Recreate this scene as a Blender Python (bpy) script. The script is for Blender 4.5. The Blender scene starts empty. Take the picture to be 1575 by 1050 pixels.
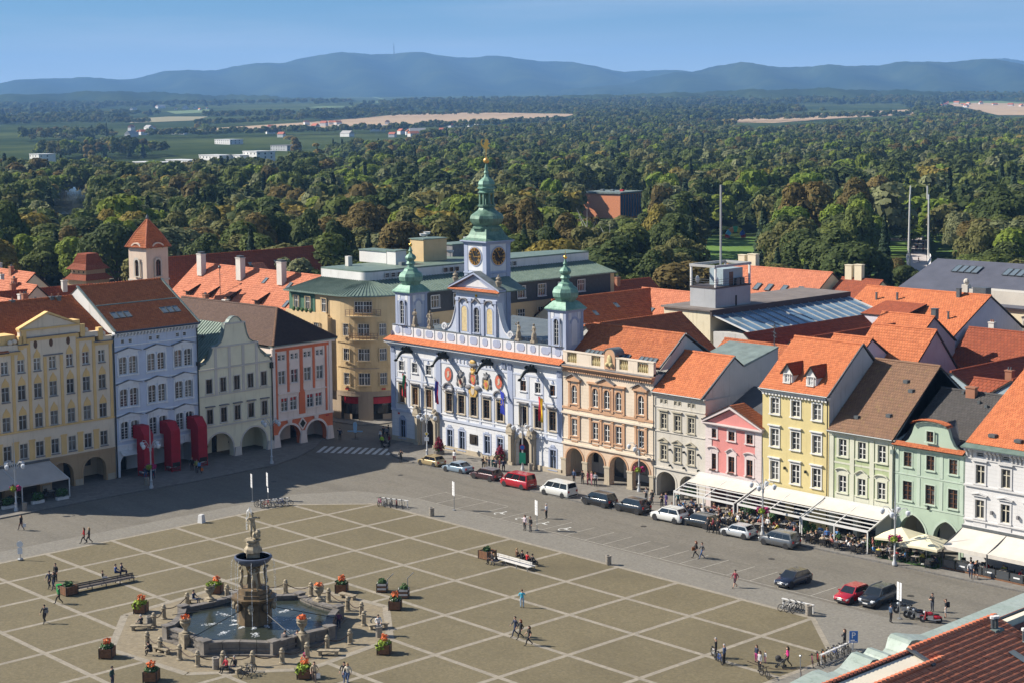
import bpy,bmesh,math,random
import numpy as np
from math import cos,sin
uf=random.uniform
from mathutils import Vector,Matrix
random.seed(11)
rng=np.random.default_rng(11)
sc=bpy.context.scene
COL=sc.collection
R=math.radians
PI=math.pi
F_PX,YAW,PITCH,ROLL,CX,CY=2574.5309,2.401245,-0.092200,-0.010771,747.0028,410.6354
CAM=np.array([146.5357,-122.8555,46.2909])
_f=np.array([cos(PITCH)*cos(YAW),cos(PITCH)*sin(YAW),sin(PITCH)])
_r=np.array([sin(YAW),-cos(YAW),0.0])
_u=np.cross(_r,_f)
_c,_s=cos(ROLL),sin(ROLL)
CR=np.stack([_c*_r+_s*_u,-_s*_r+_c*_u,_f])
cam=bpy.data.objects.new('camera',bpy.data.cameras.new('camera'))
COL.objects.link(cam)
cam.matrix_world=Matrix([[CR[0][i],CR[1][i],-CR[2][i],CAM[i]]for i in range(3)]+[[0,0,0,1]])
cam.data.sensor_width=36.0
cam.data.lens=F_PX/1575*36.0
cam.data.shift_x=(787.5-CX)/1575
cam.data.shift_y=(CY-525)/1575
cam.data.clip_start=1.0
cam.data.clip_end=60000.0
sc.camera=cam
SUN_AZ,SUN_EL=R(217.0),R(37.5)
SDIR=Vector((cos(SUN_AZ)*cos(SUN_EL),sin(SUN_AZ)*cos(SUN_EL),sin(SUN_EL)))
sun=bpy.data.objects.new('sun',bpy.data.lights.new('sun','SUN'))
COL.objects.link(sun)
sun.data.energy=5.0
sun.data.angle=R(0.5)
sun.data.color=(1.0,0.92,0.80)
sun.rotation_euler=(-SDIR).to_track_quat('-Z','Y').to_euler()
world=bpy.data.worlds.new('World')
sc.world=world
world.use_nodes=True
wn,wl=world.node_tree.nodes,world.node_tree.links
wn.clear()
wo=wn.new('ShaderNodeOutputWorld')
wb=wn.new('ShaderNodeBackground')
wb.inputs['Strength'].default_value=0.056
sky=wn.new('ShaderNodeTexSky')
sky.sky_type='NISHITA'
sky.sun_disc=False
sky.sun_elevation=SUN_EL
sky.sun_rotation=PI/2-SUN_AZ
sky.altitude=400
sky.air_density=1.0
sky.dust_density=1.1
sky.ozone_density=3.0
wtc=wn.new('ShaderNodeTexCoord')
wmp=wn.new('ShaderNodeMapping')
wmp.inputs['Scale'].default_value=(1.3,2.2,26.0)
wmp.inputs['Rotation'].default_value=(0.03,0.012,0.5)
wnz=wn.new('ShaderNodeTexNoise')
wnz.inputs['Scale'].default_value=1.6
wnz.inputs['Detail'].default_value=6
wnz.inputs['Roughness'].default_value=0.55
wrp=wn.new('ShaderNodeMapRange')
wrp.inputs['From Min'].default_value=0.43
wrp.inputs['From Max'].default_value=0.66
wrp.inputs['To Max'].default_value=0.40
wmx=wn.new('ShaderNodeMix')
wmx.data_type='RGBA'
wtint=wn.new('ShaderNodeMix')
wtint.data_type='RGBA'
wtint.blend_type='MULTIPLY'
wtint.inputs['Factor'].default_value=1.0
wtint.inputs['B'].default_value=(0.46,0.76,1.02,1)
wl.new(sky.outputs[0],wtint.inputs['A'])
wl.new(wtc.outputs['Generated'],wmp.inputs['Vector'])
wl.new(wmp.outputs[0],wnz.inputs['Vector'])
wl.new(wnz.outputs['Fac'],wrp.inputs['Value'])
wl.new(wrp.outputs[0],wmx.inputs['Factor'])
wl.new(wtint.outputs['Result'],wmx.inputs['A'])
wmx.inputs['B'].default_value=(7.0,7.6,8.4,1)
wsp=wn.new('ShaderNodeSeparateXYZ')
wl.new(wtc.outputs['Generated'],wsp.inputs[0])
whz=wn.new('ShaderNodeMapRange')
whz.interpolation_type='SMOOTHSTEP'
whz.inputs['From Min'].default_value=0.0
whz.inputs['From Max'].default_value=0.066
whz.inputs['To Min'].default_value=0.95
whz.inputs['To Max'].default_value=0.0
wl.new(wsp.outputs['Z'],whz.inputs['Value'])
wm2=wn.new('ShaderNodeMix')
wm2.data_type='RGBA'
wl.new(whz.outputs[0],wm2.inputs['Factor'])
wl.new(wmx.outputs['Result'],wm2.inputs['A'])
wm2.inputs['B'].default_value=(7.4,8.9,9.8,1)
wl.new(wm2.outputs['Result'],wb.inputs['Color'])
wl.new(wb.outputs[0],wo.inputs[0])
sc.view_settings.view_transform='Standard'
sc.view_settings.look='None'
sc.view_settings.gamma=1.0
sc.view_settings.use_curve_mapping=False
sc.view_settings.exposure=0.9
sc.render.engine='CYCLES'
sc.cycles.use_denoising=True
sc.cycles.max_bounces=6
sc.cycles.diffuse_bounces=3
sc.cycles.glossy_bounces=3
sc.cycles.transmission_bounces=4
sc.cycles.transparent_max_bounces=8
sc.cycles.volume_bounces=0
def ray(px,py):
 return CR.T@np.array([(px-CX)/F_PX,-(py-CY)/F_PX,1.0])
def G(px,py,z=0.0):
 """point at height z seen at that photo pixel"""
 d=ray(px,py)
 return CAM+d*((z-CAM[2])/d[2])
def GY(px,py,Y):
 d=ray(px,py)
 return CAM+d*((Y-CAM[1])/d[1])
def tag(o,label=None,cat=None,group=None,kind=None):
 if label:o['label']=label
 if cat:o['category']=cat
 if group:o['group']=group
 if kind:o['kind']=kind
 return o
def thing(name,label,cat,loc=(0,0,0),rz=0.0,group=None):
 o=bpy.data.objects.new(name,None)
 o.empty_display_size=0.5
 COL.objects.link(o)
 o.location=loc
 o.rotation_euler=(0,0,rz)
 return tag(o,label,cat,group)
def link(name,me,parent=None,loc=None,rz=0.0,scale=None,label=None,kind=None):
 o=bpy.data.objects.new(name,me)
 COL.objects.link(o)
 if parent is not None:o.parent=parent
 if loc is not None:o.location=loc
 if rz:o.rotation_euler=(0,0,rz)
 if scale is not None:o.scale=(scale,)*3 if isinstance(scale,(int,float))else scale
 if label:o['label']=label
 if kind:o['kind']=kind
 return o
KIDS={}
def copy_tree(o,parent=None):
 c=o.copy()
 COL.objects.link(c)
 if parent is not None:c.parent=parent
 for ch in o.children:copy_tree(ch,c)
 return c
class MB:
 """collects polygons; build() makes ONE mesh object of them"""
 def __init__(s):s.v,s.f,s.m,s.cur=[],[],[],0
 def mat(s,i):s.cur=i;return s
 def add(s,vs,fs):
  b=len(s.v)
  s.v.extend([tuple(map(float,p))for p in vs])
  for f in fs:
   s.f.append(tuple(b+i for i in f));s.m.append(s.cur)
  return s
 def quad(s,a,b,c,d):return s.add([a,b,c,d],[(0,1,2,3)])
 def tri(s,a,b,c):return s.add([a,b,c],[(0,1,2)])
 def poly(s,pts):return s.add(pts,[tuple(range(len(pts)))])
 def box(s,x0,x1,y0,y1,z0,z1):
  return s.add([(x0,y0,z0),(x1,y0,z0),(x1,y1,z0),(x0,y1,z0),(x0,y0,z1),(x1,y0,z1),(x1,y1,z1),(x0,y1,z1)],[(0,3,2,1),(4,5,6,7),(0,1,5,4),(1,2,6,5),(2,3,7,6),(3,0,4,7)])
 def cbox(s,cx,cy,z0,w,d,h):return s.box(cx-w/2,cx+w/2,cy-d/2,cy+d/2,z0,z0+h)
 def prism(s,pts,d0,d1,axis='y'):
  """polygon pts (2D) extruded along an axis between d0 and d1"""
  n=len(pts)
  def P(p,d):
   return {'y':(p[0],d,p[1]),'x':(d,p[0],p[1]),'z':(p[0],p[1],d)}[axis]
  vs=[P(p,d0)for p in pts]+[P(p,d1)for p in pts]
  fs=[tuple(range(n)),tuple(range(2*n-1,n-1,-1))]
  fs+=[(i,i+n,(i+1)%n+n,(i+1)%n)for i in range(n)]
  return s.add(vs,fs)
 def bar(s,a,b,w,h=None):
  """square-section bar from a to b"""
  a,b=Vector(a),Vector(b)
  h=w if h is None else h
  d=(b-a).normalized()
  up=Vector((0,0,1))if abs(d.z)<0.95 else Vector((1,0,0))
  x=d.cross(up).normalized()*(w/2);y=x.cross(d).normalized()*(h/2)
  vs=[a-x-y,a+x-y,a+x+y,a-x+y,b-x-y,b+x-y,b+x+y,b-x+y]
  return s.add(vs,[(0,3,2,1),(4,5,6,7),(0,1,5,4),(1,2,6,5),(2,3,7,6),(3,0,4,7)])
 def tube(s,pts,r,n=8,cap=True):
  """round tube through pts; r a number or one per point"""
  pts=[Vector(p)for p in pts]
  rs=r if isinstance(r,(list,tuple))else [r]*len(pts)
  vs,fs=[],[]
  for i,p in enumerate(pts):
   d=(pts[min(i+1,len(pts)-1)]-pts[max(i-1,0)])
   d=d.normalized()if d.length>1e-9 else Vector((0,0,1))
   up=Vector((0,0,1))if abs(d.z)<0.9 else Vector((1,0,0))
   x=d.cross(up).normalized();y=x.cross(d).normalized()
   for k in range(n):
    t=2*PI*k/n
    vs.append(p+(x*cos(t)+y*sin(t))*rs[i])
  for i in range(len(pts)-1):
   for k in range(n):
    fs.append((i*n+k,i*n+(k+1)%n,(i+1)*n+(k+1)%n,(i+1)*n+k))
  if cap:
   fs.append(tuple(range(n-1,-1,-1)));fs.append(tuple((len(pts)-1)*n+k for k in range(n)))
  return s.add(vs,fs)
 def lathe(s,prof,n=12,c=(0,0),rot=0.0,sq=1.0):
  """profile [(r, z)] turned round a vertical axis; n=4 or 8 gives faceted shapes"""
  vs,fs=[],[]
  for r,z in prof:
   for k in range(n):
    t=rot+2*PI*k/n
    vs.append((c[0]+r*cos(t),c[1]+r*sin(t)*sq,z))
  for i in range(len(prof)-1):
   for k in range(n):
    fs.append((i*n+k,i*n+(k+1)%n,(i+1)*n+(k+1)%n,(i+1)*n+k))
  fs.append(tuple(range(n-1,-1,-1)));fs.append(tuple((len(prof)-1)*n+k for k in range(n)))
  return s.add(vs,fs)
 def ball(s,c,r,n=8,m=6,sc_=(1,1,1)):
  prof=[(max(1e-4,sin(PI*i/m)),-cos(PI*i/m))for i in range(m+1)]
  vs,fs=[],[]
  for rr,z in prof:
   for k in range(n):
    t=2*PI*k/n
    vs.append((c[0]+r*rr*cos(t)*sc_[0],c[1]+r*rr*sin(t)*sc_[1],c[2]+r*z*sc_[2]))
  for i in range(m):
   for k in range(n):
    fs.append((i*n+k,i*n+(k+1)%n,(i+1)*n+(k+1)%n,(i+1)*n+k))
  return s.add(vs,fs)
 def moved(s,other,M):
  b=len(s.v)
  s.v.extend([tuple(M@Vector(p))for p in other.v])
  s.f.extend([tuple(b+i for i in f)for f in other.f]);s.m.extend(other.m)
  return s
 def mesh(s,name,mats,smooth=None):
  me=bpy.data.meshes.new(name)
  me.from_pydata(s.v,[],s.f)
  mats=mats if isinstance(mats,(list,tuple))else [mats]
  for m in mats:me.materials.append(m)
  if len(mats)>1:me.polygons.foreach_set('material_index',s.m)
  if smooth:
   me.polygons.foreach_set('use_smooth',[True]*len(s.f))
   me.set_sharp_from_angle(angle=R(smooth))
  me.update()
  return me
 def build(s,name,mats,parent=None,loc=None,rz=0.0,smooth=None,label=None,kind=None,scale=None):
  return link(name,s.mesh(name,mats,smooth),parent,loc,rz,scale,label,kind)
def np_mesh(name,verts,quads,mats,midx=None):
 me=bpy.data.meshes.new(name)
 verts=np.asarray(verts,np.float32);quads=np.asarray(quads,np.int32)
 me.vertices.add(len(verts));me.vertices.foreach_set('co',verts.ravel())
 k=quads.shape[1]
 me.loops.add(quads.size);me.loops.foreach_set('vertex_index',quads.ravel())
 me.polygons.add(len(quads))
 me.polygons.foreach_set('loop_start',np.arange(len(quads),dtype=np.int32)*k)
 for m in (mats if isinstance(mats,(list,tuple))else [mats]):me.materials.append(m)
 if midx is not None:me.polygons.foreach_set('material_index',np.asarray(midx,np.int32))
 me.update(calc_edges=True);me.validate()
 return me
MATS={}
def nmat(name):
 m=bpy.data.materials.new(name);m.use_nodes=True
 nt=m.node_tree;b=nt.nodes['Principled BSDF']
 return m,nt.nodes,nt.links,b
def _noise(n,l,scale,detail=3,rough=0.5,vec=None,stretch=None,coord='Object'):
 t=n.new('ShaderNodeTexNoise')
 t.inputs['Scale'].default_value=scale;t.inputs['Detail'].default_value=detail;t.inputs['Roughness'].default_value=rough
 if vec is None:
  g=n.new('ShaderNodeNewGeometry')if coord=='World' else n.new('ShaderNodeTexCoord')
  vec=g.outputs['Position']if coord=='World' else g.outputs[coord]
 if stretch:
  mp=n.new('ShaderNodeMapping');mp.inputs['Scale'].default_value=stretch
  l.new(vec,mp.inputs['Vector']);vec=mp.outputs[0]
 l.new(vec,t.inputs['Vector'])
 return t
def _range(n,l,sock,a,b,c,d):
 r=n.new('ShaderNodeMapRange')
 r.inputs['From Min'].default_value=a;r.inputs['From Max'].default_value=b
 r.inputs['To Min'].default_value=c;r.inputs['To Max'].default_value=d
 l.new(sock,r.inputs['Value']);return r.outputs[0]
def _mix(n,l,fac,A,B,mode='MIX'):
 m=n.new('ShaderNodeMix');m.data_type='RGBA';m.blend_type=mode
 for k,v in (('Factor',fac),('A',A),('B',B)):
  if hasattr(v,'links')or hasattr(v,'is_linked'):l.new(v,m.inputs[k])
  elif k=='Factor':m.inputs[k].default_value=v
  else:m.inputs[k].default_value=(*v[:3],1)
 return m.outputs['Result']
def _bump(n,l,b,sock,strength,dist=0.02):
 bp=n.new('ShaderNodeBump');bp.inputs['Strength'].default_value=strength;bp.inputs['Distance'].default_value=dist
 l.new(sock,bp.inputs['Height']);l.new(bp.outputs[0],b.inputs['Normal'])
def lin(r,g,b):
 """sRGB 0..255 to linear"""
 return tuple((c/255/12.92)if c/255<=0.04045 else ((c/255+0.055)/1.055)**2.4 for c in (r,g,b))
def plain(name,c,rough=0.6,metal=0.0,spec=0.4,var=0.0,scale=3.0,coord='Object',bump=0.0,emit=None):
 if name in MATS:return MATS[name]
 m,n,l,b=nmat(name)
 b.inputs['Roughness'].default_value=rough;b.inputs['Metallic'].default_value=metal
 b.inputs['Specular IOR Level'].default_value=spec
 if var:
  t=_noise(n,l,scale,5,0.6,coord=coord)
  f=_range(n,l,t.outputs['Fac'],0.3,0.7,0,1)
  l.new(_mix(n,l,f,[x*(1-var)for x in c],[min(1,x*(1+var))for x in c]),b.inputs['Base Color'])
  if bump:_bump(n,l,b,t.outputs['Fac'],bump)
 else:b.inputs['Base Color'].default_value=(*c[:3],1)
 MATS[name]=m
 return m
def plaster(name,c,dirt=0.28,joint=None):
 dirt*=2.2
 """painted render: faint patches, fine grain, rain streaks; joint = height of scored courses"""
 if name in MATS:return MATS[name]
 m,n,l,b=nmat(name)
 b.inputs['Roughness'].default_value=0.9;b.inputs['Specular IOR Level'].default_value=0.15
 big=_noise(n,l,0.45,5,0.6,coord='World');fine=_noise(n,l,9,3,0.6,coord='World')
 st=_noise(n,l,1.0,4,0.6,coord='World',stretch=(2.6,2.6,0.22))
 c0=_mix(n,l,_range(n,l,big.outputs['Fac'],0.3,0.7,0,1),[x*0.90 for x in c],[min(1,x*1.05)for x in c])
 c1=_mix(n,l,_range(n,l,fine.outputs['Fac'],0.3,0.75,0,0.16),c0,[x*0.7 for x in c])
 c2=_mix(n,l,_range(n,l,st.outputs['Fac'],0.56,0.80,0,dirt),c1,[c[0]*0.50,c[1]*0.47,c[2]*0.42])
 if joint:
  g=n.new('ShaderNodeNewGeometry');sp=n.new('ShaderNodeSeparateXYZ');l.new(g.outputs['Position'],sp.inputs[0])
  dv=n.new('ShaderNodeMath');dv.operation='DIVIDE';dv.inputs[1].default_value=joint;l.new(sp.outputs['Z'],dv.inputs[0])
  fr=n.new('ShaderNodeMath');fr.operation='FRACT';l.new(dv.outputs[0],fr.inputs[0])
  lt=n.new('ShaderNodeMath');lt.operation='LESS_THAN';lt.inputs[1].default_value=0.09;l.new(fr.outputs[0],lt.inputs[0])
  ml=n.new('ShaderNodeMath');ml.operation='MULTIPLY';ml.inputs[1].default_value=0.45;l.new(lt.outputs[0],ml.inputs[0])
  c2=_mix(n,l,ml.outputs[0],c2,[x*0.62 for x in c])
 l.new(c2,b.inputs['Base Color'])
 _bump(n,l,b,fine.outputs['Fac'],0.25,0.01)
 MATS[name]=m
 return m
def tilemat(name,c,c2,moss=(0.05,0.05,0.03),mf=0.25,dark=0.75):
 """clay tiles: every tile (mesh island) its own tint, patches of weathering"""
 if name in MATS:return MATS[name]
 m,n,l,b=nmat(name)
 b.inputs['Roughness'].default_value=0.78;b.inputs['Specular IOR Level'].default_value=0.25
 g=n.new('ShaderNodeNewGeometry')
 base=_mix(n,l,g.outputs['Random Per Island'],c,c2)
 big=_noise(n,l,0.35,5,0.65,coord='World')
 st=_noise(n,l,1.3,5,0.7,coord='World')
 a=_mix(n,l,_range(n,l,big.outputs['Fac'],0.35,0.7,0.0,0.55),base,[x*dark for x in c])
 z=_mix(n,l,_range(n,l,st.outputs['Fac'],0.55,0.8,0,mf),a,moss)
 l.new(z,b.inputs['Base Color'])
 MATS[name]=m
 return m
def glassmat(name,c=(0.018,0.022,0.028),curtain=(0.30,0.29,0.27),amount=0.35):
 """window glass seen by day: dark, mirror-like, some lights with a pale curtain close behind"""
 if name in MATS:return MATS[name]
 m,n,l,b=nmat(name)
 b.inputs['Roughness'].default_value=0.06;b.inputs['Specular IOR Level'].default_value=0.6
 g=n.new('ShaderNodeNewGeometry');oi=n.new('ShaderNodeObjectInfo')
 ad=n.new('ShaderNodeMath');ad.operation='MULTIPLY_ADD';ad.inputs[1].default_value=0.45
 l.new(g.outputs['Random Per Island'],ad.inputs[0])
 sc2=n.new('ShaderNodeMath');sc2.operation='MULTIPLY';sc2.inputs[1].default_value=0.55;l.new(oi.outputs['Random'],sc2.inputs[0])
 l.new(sc2.outputs[0],ad.inputs[2])
 t=_noise(n,l,3.0,3,0.5)
 f=_range(n,l,ad.outputs[0],1-amount,1.0,0.0,0.85)
 mm=n.new('ShaderNodeMath');mm.operation='MULTIPLY';l.new(f,mm.inputs[0]);l.new(_range(n,l,t.outputs['Fac'],0.3,0.6,0.5,1.0),mm.inputs[1])
 l.new(_mix(n,l,mm.outputs[0],c,curtain),b.inputs['Base Color'])
 MATS[name]=m
 return m
# GROUND AND TERRAIN
FWD=Vector((cos(YAW),sin(YAW),0));RGT=Vector((sin(YAW),-cos(YAW),0))
_TS=[-400,1200,1500,2000,2600,3500,4500,6000,8000,12000,20000]
_TZ=[0,0,0,4,13,30,46,82,112,170,240]
def TZ(s):return float(np.interp(s,_TS,_TZ))
def terr_pt(s,t,dz=0.0):
 p=Vector((CAM[0],CAM[1],0))+FWD*s+RGT*t
 return Vector((p.x,p.y,TZ(s)+dz))
def terr_hit(px,py,dz=0.0):
 """terrain point seen at that pixel"""
 d=ray(px,py);a,b=300.0,19000.0
 def h(k):
  p=CAM+d*k;s=(p[0]-CAM[0])*FWD.x+(p[1]-CAM[1])*FWD.y
  return p[2]-TZ(s)-dz
 k=a
 while k<b and h(k)>0:k*=1.02
 lo,hi=k/1.02,k
 for _ in range(30):
  m_=(lo+hi)/2
  if h(m_)>0:lo=m_
  else:hi=m_
 return Vector(CAM+d*hi)
def stone_mat(name,c,patch,fine,dark=0.72,worn=0.5,cell=None,streak=None):
 m,n,l,b=nmat(name)
 b.inputs['Roughness'].default_value=0.85;b.inputs['Specular IOR Level'].default_value=0.2
 big=_noise(n,l,patch,6,0.65,coord='World');mid=_noise(n,l,0.9,5,0.7,coord='World');fn=_noise(n,l,fine,4,0.75,coord='World')
 a=_mix(n,l,_range(n,l,big.outputs['Fac'],0.32,0.7,0,1),[x*dark for x in c],[min(1,x*1.1)for x in c])
 a=_mix(n,l,_range(n,l,mid.outputs['Fac'],0.42,0.72,0,worn),a,[x*0.66 for x in c])
 v=n.new('ShaderNodeTexVoronoi');v.inputs['Scale'].default_value=cell or 5.0
 g=n.new('ShaderNodeNewGeometry');l.new(g.outputs['Position'],v.inputs['Vector'])
 a=_mix(n,l,0.55,a,_mix(n,l,v.outputs['Color'],[x*0.72 for x in c],[min(1,x*1.3)for x in c]),'MIX')
 a=_mix(n,l,_range(n,l,fn.outputs['Fac'],0.38,0.7,0,0.42),a,[x*0.5 for x in c])
 if streak:
  sk=_noise(n,l,1.0,5,0.6,coord='World',stretch=streak)
  a=_mix(n,l,_range(n,l,sk.outputs['Fac'],0.48,0.72,0,0.55),a,[x*0.55 for x in c])
 l.new(a,b.inputs['Base Color'])
 _bump(n,l,b,fn.outputs['Fac'],0.5,0.02)
 MATS[name]=m
 return m
M_ROAD=stone_mat('road cobble',(0.172,0.157,0.130),0.10,3.5,0.70,0.45,streak=(.045,.33,1))
M_PAVE=stone_mat('pavement setts',(0.200,0.186,0.158),0.14,3.0,0.85,0.25)
M_SIDE=stone_mat('side pavement slabs',(0.200,0.186,0.164),0.2,2.0,0.85,0.25,1.6)
M_SQ=stone_mat('square cobble',(0.164,0.138,0.083),0.055,3.6,0.72,0.5,streak=(.05,.06,1))
M_STRIPE=stone_mat('granite strip',(0.280,0.248,0.196),0.3,3.0,0.85,0.25,2.2)
M_KERB=stone_mat('kerb granite',(0.160,0.152,0.140),0.3,4.0)
M_PAINT=plain('road paint',(0.52,0.52,0.49),0.7,var=0.18,scale=1.5,coord='Object')
M_LINE=plain('worn bay line',(0.30,0.28,0.24),0.8,var=0.25,scale=1.2)
M_PEBBLE=stone_mat('pebble ring',(0.240,0.200,0.136),0.4,2.2,0.8,0.3,3.2)
def terrain_mat():
 m,n,l,b=nmat('meadow and wood floor')
 b.inputs['Roughness'].default_value=1.0;b.inputs['Specular IOR Level'].default_value=0.0
 a=_noise(n,l,0.0035,5,0.6,coord='World');c=_noise(n,l,0.03,4,0.6,coord='World')
 x=_mix(n,l,_range(n,l,a.outputs['Fac'],0.42,0.62,0,1),(0.028,0.045,0.016),(0.075,0.095,0.030))
 l.new(_mix(n,l,_range(n,l,c.outputs['Fac'],0.4,0.7,0,0.5),x,(0.03,0.04,0.015)),b.inputs['Base Color'])
 return m
vs,fs=[],[]
_sv=[-400,0,300,600,900,1200,1500,2000,2600,3500,4500,6000,8000,12000,20000]
_tv=np.linspace(-1,1,25)
for s_ in _sv:
 w_=700+max(0,s_)*0.8
 for t_ in _tv:
  p=terr_pt(s_,t_*w_,-0.06)
  vs.append(p)
nt_=len(_tv)
for i in range(len(_sv)-1):
 for j in range(nt_-1):
  fs.append((i*nt_+j,i*nt_+j+1,(i+1)*nt_+j+1,(i+1)*nt_+j))
gm=MB();gm.add(vs,fs)
tag(gm.build('ground',terrain_mat()),kind='structure')
def sheet(name,pts,m,z,kind='structure'):
 mb=MB();mb.poly([(p[0],p[1],z)for p in pts])
 return tag(mb.build(name,m),kind=kind)
sheet('road',[(-330,-160),(140,-160),(140,130),(-330,130)],M_ROAD,0.0)
sheet('pavement',[(-19.2,-160),(100,-160),(100,4.6),(-8.5,4.6),(-14.5,2.0),(-18.4,-4.5)],M_PAVE,0.004)
SQX=[-14.3,-7.1,0.3,7.9,16.0,24.0,32.0,40.0,48.0,56.25,64.2]
SQY=[-0.35,-7.9,-15.5,-23.8,-31.9,-39.8,-47.8,-55.9,-63.8,-71.7,-79.6]
sheet('square',[(-14.3,-8.1),(-7.1,-0.35),(56.25,-0.35),(64.2,-8.3),(64.2,-90),(-14.3,-90)],M_SQ,0.008)
st=tag(thing('square_strips',None,None),kind='structure')
FC=(22.0,-38.4)
OCT=[(FC[0]+0.6+13.3*cos(R(a)),FC[1]-0.2+13.1*sin(R(a)))for a in range(-105,255,45)]
def strip(a,b,w=0.5,z=0.012):
 a,b=Vector((*a,0)),Vector((*b,0));d=(b-a).normalized();n_=Vector((-d.y,d.x,0))*w/2
 mb=MB();mb.quad(*[(p.x,p.y,z)for p in (a-n_,b-n_,b+n_,a+n_)])
 return mb.build('granite_strip',M_STRIPE,st)
def inside_oct(p):
 return math.hypot(p[0]-OC[0],p[1]-OC[1])<12.6
OC=(FC[0]+0.6,FC[1]-0.2)
for k,x in enumerate(SQX):
 y1=-0.35 if 1<=k<=9 else -8.2
 if abs(x-OC[0])<12.4:
  h_=math.sqrt(12.5**2-(x-OC[0])**2)
  strip((x,OC[1]+h_),(x,y1),z=0.012);strip((x,-90),(x,OC[1]-h_),z=0.012)
 else:strip((x,-90),(x,y1),z=0.012)
for k,y in enumerate(SQY):
 xa,xb=(-7.1,56.25)if k==0 else (-14.3,64.2)
 if abs(y-OC[1])<12.4:
  h_=math.sqrt(12.5**2-(y-OC[1])**2)
  strip((xa,y),(OC[0]-h_,y),z=0.016);strip((OC[0]+h_,y),(xb,y),z=0.016)
 else:strip((xa,y),(xb,y),z=0.016)
strip((-14.4,-8.2),(-7.1,-0.3),z=0.020);strip((56.2,-0.3),(64.3,-8.3),z=0.020)
for i in range(8):strip(OCT[i],OCT[(i+1)%8],0.7,0.020)
sheet('pebble_ring',OCT,M_PEBBLE,0.014)
pk=tag(thing('parking_markings',None,None),kind='structure')
def pline(a,b,w=0.11,z=0.007,m=None):
 a,b=Vector((*a,0)),Vector((*b,0));d=(b-a).normalized();n_=Vector((-d.y,d.x,0))*w/2
 mb=MB();mb.quad(*[(p.x,p.y,z)for p in (a-n_,b-n_,b+n_,a+n_)])
 return mb.build('bay_line',m or M_LINE,pk)
pline((-6.0,4.75),(58.0,5.3))
for x in [-6.0,-2.4,1.3,4.9,8.5,12.0,15.5,19.0,22.0,24.7,27.4,30.1,32.8,35.5,38.2,41.6,44.5,47.8,51.8,55.2]:
 pline((x,4.85+0.006*(x+6)),(x,9.7))
pline((-6.0,9.4),(4.8,9.9))
def chair_mark(x,y):
 mb=MB()
 for k in range(10):
  a0,a1=R(20+26*k),R(20+26*(k+1))
  mb.quad((x+.42*cos(a0),y+.42*sin(a0),.007),(x+.42*cos(a1),y+.42*sin(a1),.007),(x+.55*cos(a1),y+.55*sin(a1),.007),(x+.55*cos(a0),y+.55*sin(a0),.007))
 mb.quad((x-.1,y+.25,.009),(x+.1,y+.25,.009),(x+.05,y+1.0,.009),(x-.15,y+1.0,.009))
 mb.quad((x+.05,y+.2,.011),(x+.8,y+.2,.011),(x+.8,y+.34,.011),(x+.05,y+.34,.011))
 mb.poly([(x-.08+.16*cos(R(t)),y+1.25+.16*sin(R(t)),.009)for t in range(0,360,45)])
 mb.build('wheelchair_symbol',M_PAINT,pk)
for x in (6.6,10.2,13.6,17.1):chair_mark(x,6.6)
for x_,y_ in ((-17.5,11.8),(22.5,14.0),(41,13.2),(58.5,12.0),(9.0,11.5),(-26,-2)):
 q=MB();q.prism([(.36*cos(k*PI/8),.36*sin(k*PI/8))for k in range(16)],.0,.006,'z');tag(q.build('manhole_cover',plain('cast iron',(.05,.046,.042),.6,.4),None,(x_,y_,0)),kind='structure')
zc=tag(thing('zebra_crossing',None,None),kind='structure')
for k in range(12):
 f0=k/11
 bx,by=55+(1075-55)*f0,830+(868-830)*f0
 dx,dy=(105,-82)if k<11 else (60,-40)
 pts=[G(480+a/8.75,600+b/8.75,0.007)for a,b in ((bx,by),(bx+52,by),(bx+52+dx,by+dy),(bx+dx,by+dy))]
 MB().quad(*[(p[0],p[1],0.007)for p in pts]).build('stripe',M_PAINT,zc)
def raised(name,pts,h,m,kerb_edge):
 mb=MB()
 mb.prism([(p[0],p[1])for p in pts],-0.02,h,'z')
 o=tag(mb.build(name,m),kind='structure')
 kb=MB();w=0.22
 for i in range(len(kerb_edge)-1):
  a,b=Vector((*kerb_edge[i],0)),Vector((*kerb_edge[i+1],0));d=(b-a);L=d.length;d.normalize()
  n_=Vector((-d.y,d.x,0))
  nst=max(1,int(L/1.0))
  for k in range(nst):
   p,q=a+d*(L*k/nst+.012),a+d*(L*(k+1)/nst-.012)
   hh=h+0.012+uf(-.008,.008)
   kb.add([(p.x-n_.x*w/2,p.y-n_.y*w/2,-.02),(q.x-n_.x*w/2,q.y-n_.y*w/2,-.02),(q.x+n_.x*w/2,q.y+n_.y*w/2,-.02),(p.x+n_.x*w/2,p.y+n_.y*w/2,-.02),(p.x-n_.x*w/2,p.y-n_.y*w/2,hh),(q.x-n_.x*w/2,q.y-n_.y*w/2,hh),(q.x+n_.x*w/2,q.y+n_.y*w/2,hh),(p.x+n_.x*w/2,p.y+n_.y*w/2,hh)],[(4,5,6,7),(0,1,5,4),(1,2,6,5),(2,3,7,6),(3,0,4,7)])
 kb.build('kerb',M_KERB,o,kind='stuff')
 return o
PW=[(-34.5,27.5),(-33.6,23.5),(-30.7,20.6),(-27.0,18.6),(-21.6,17.75),(-5.6,17.3),(11.9,17.2),(34.3,19.4),(50.7,19.9),(65.4,20.6),(110,21.5)]
raised('pavement_west',PW+[(110,32),(-34.5,32)],0.12,M_SIDE,PW)
PS=[(-31.6,-90),(-32.4,-36),(-33.2,-19.4),(-33.0,-9.5),(-33.9,3.4),(-36.2,9.4),(-39.6,14.6),(-44.0,19.5),(-48,22.3)]
raised('pavement_south',list(reversed(PS))+[(-48,-90)],0.12,M_SIDE,PS)
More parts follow.
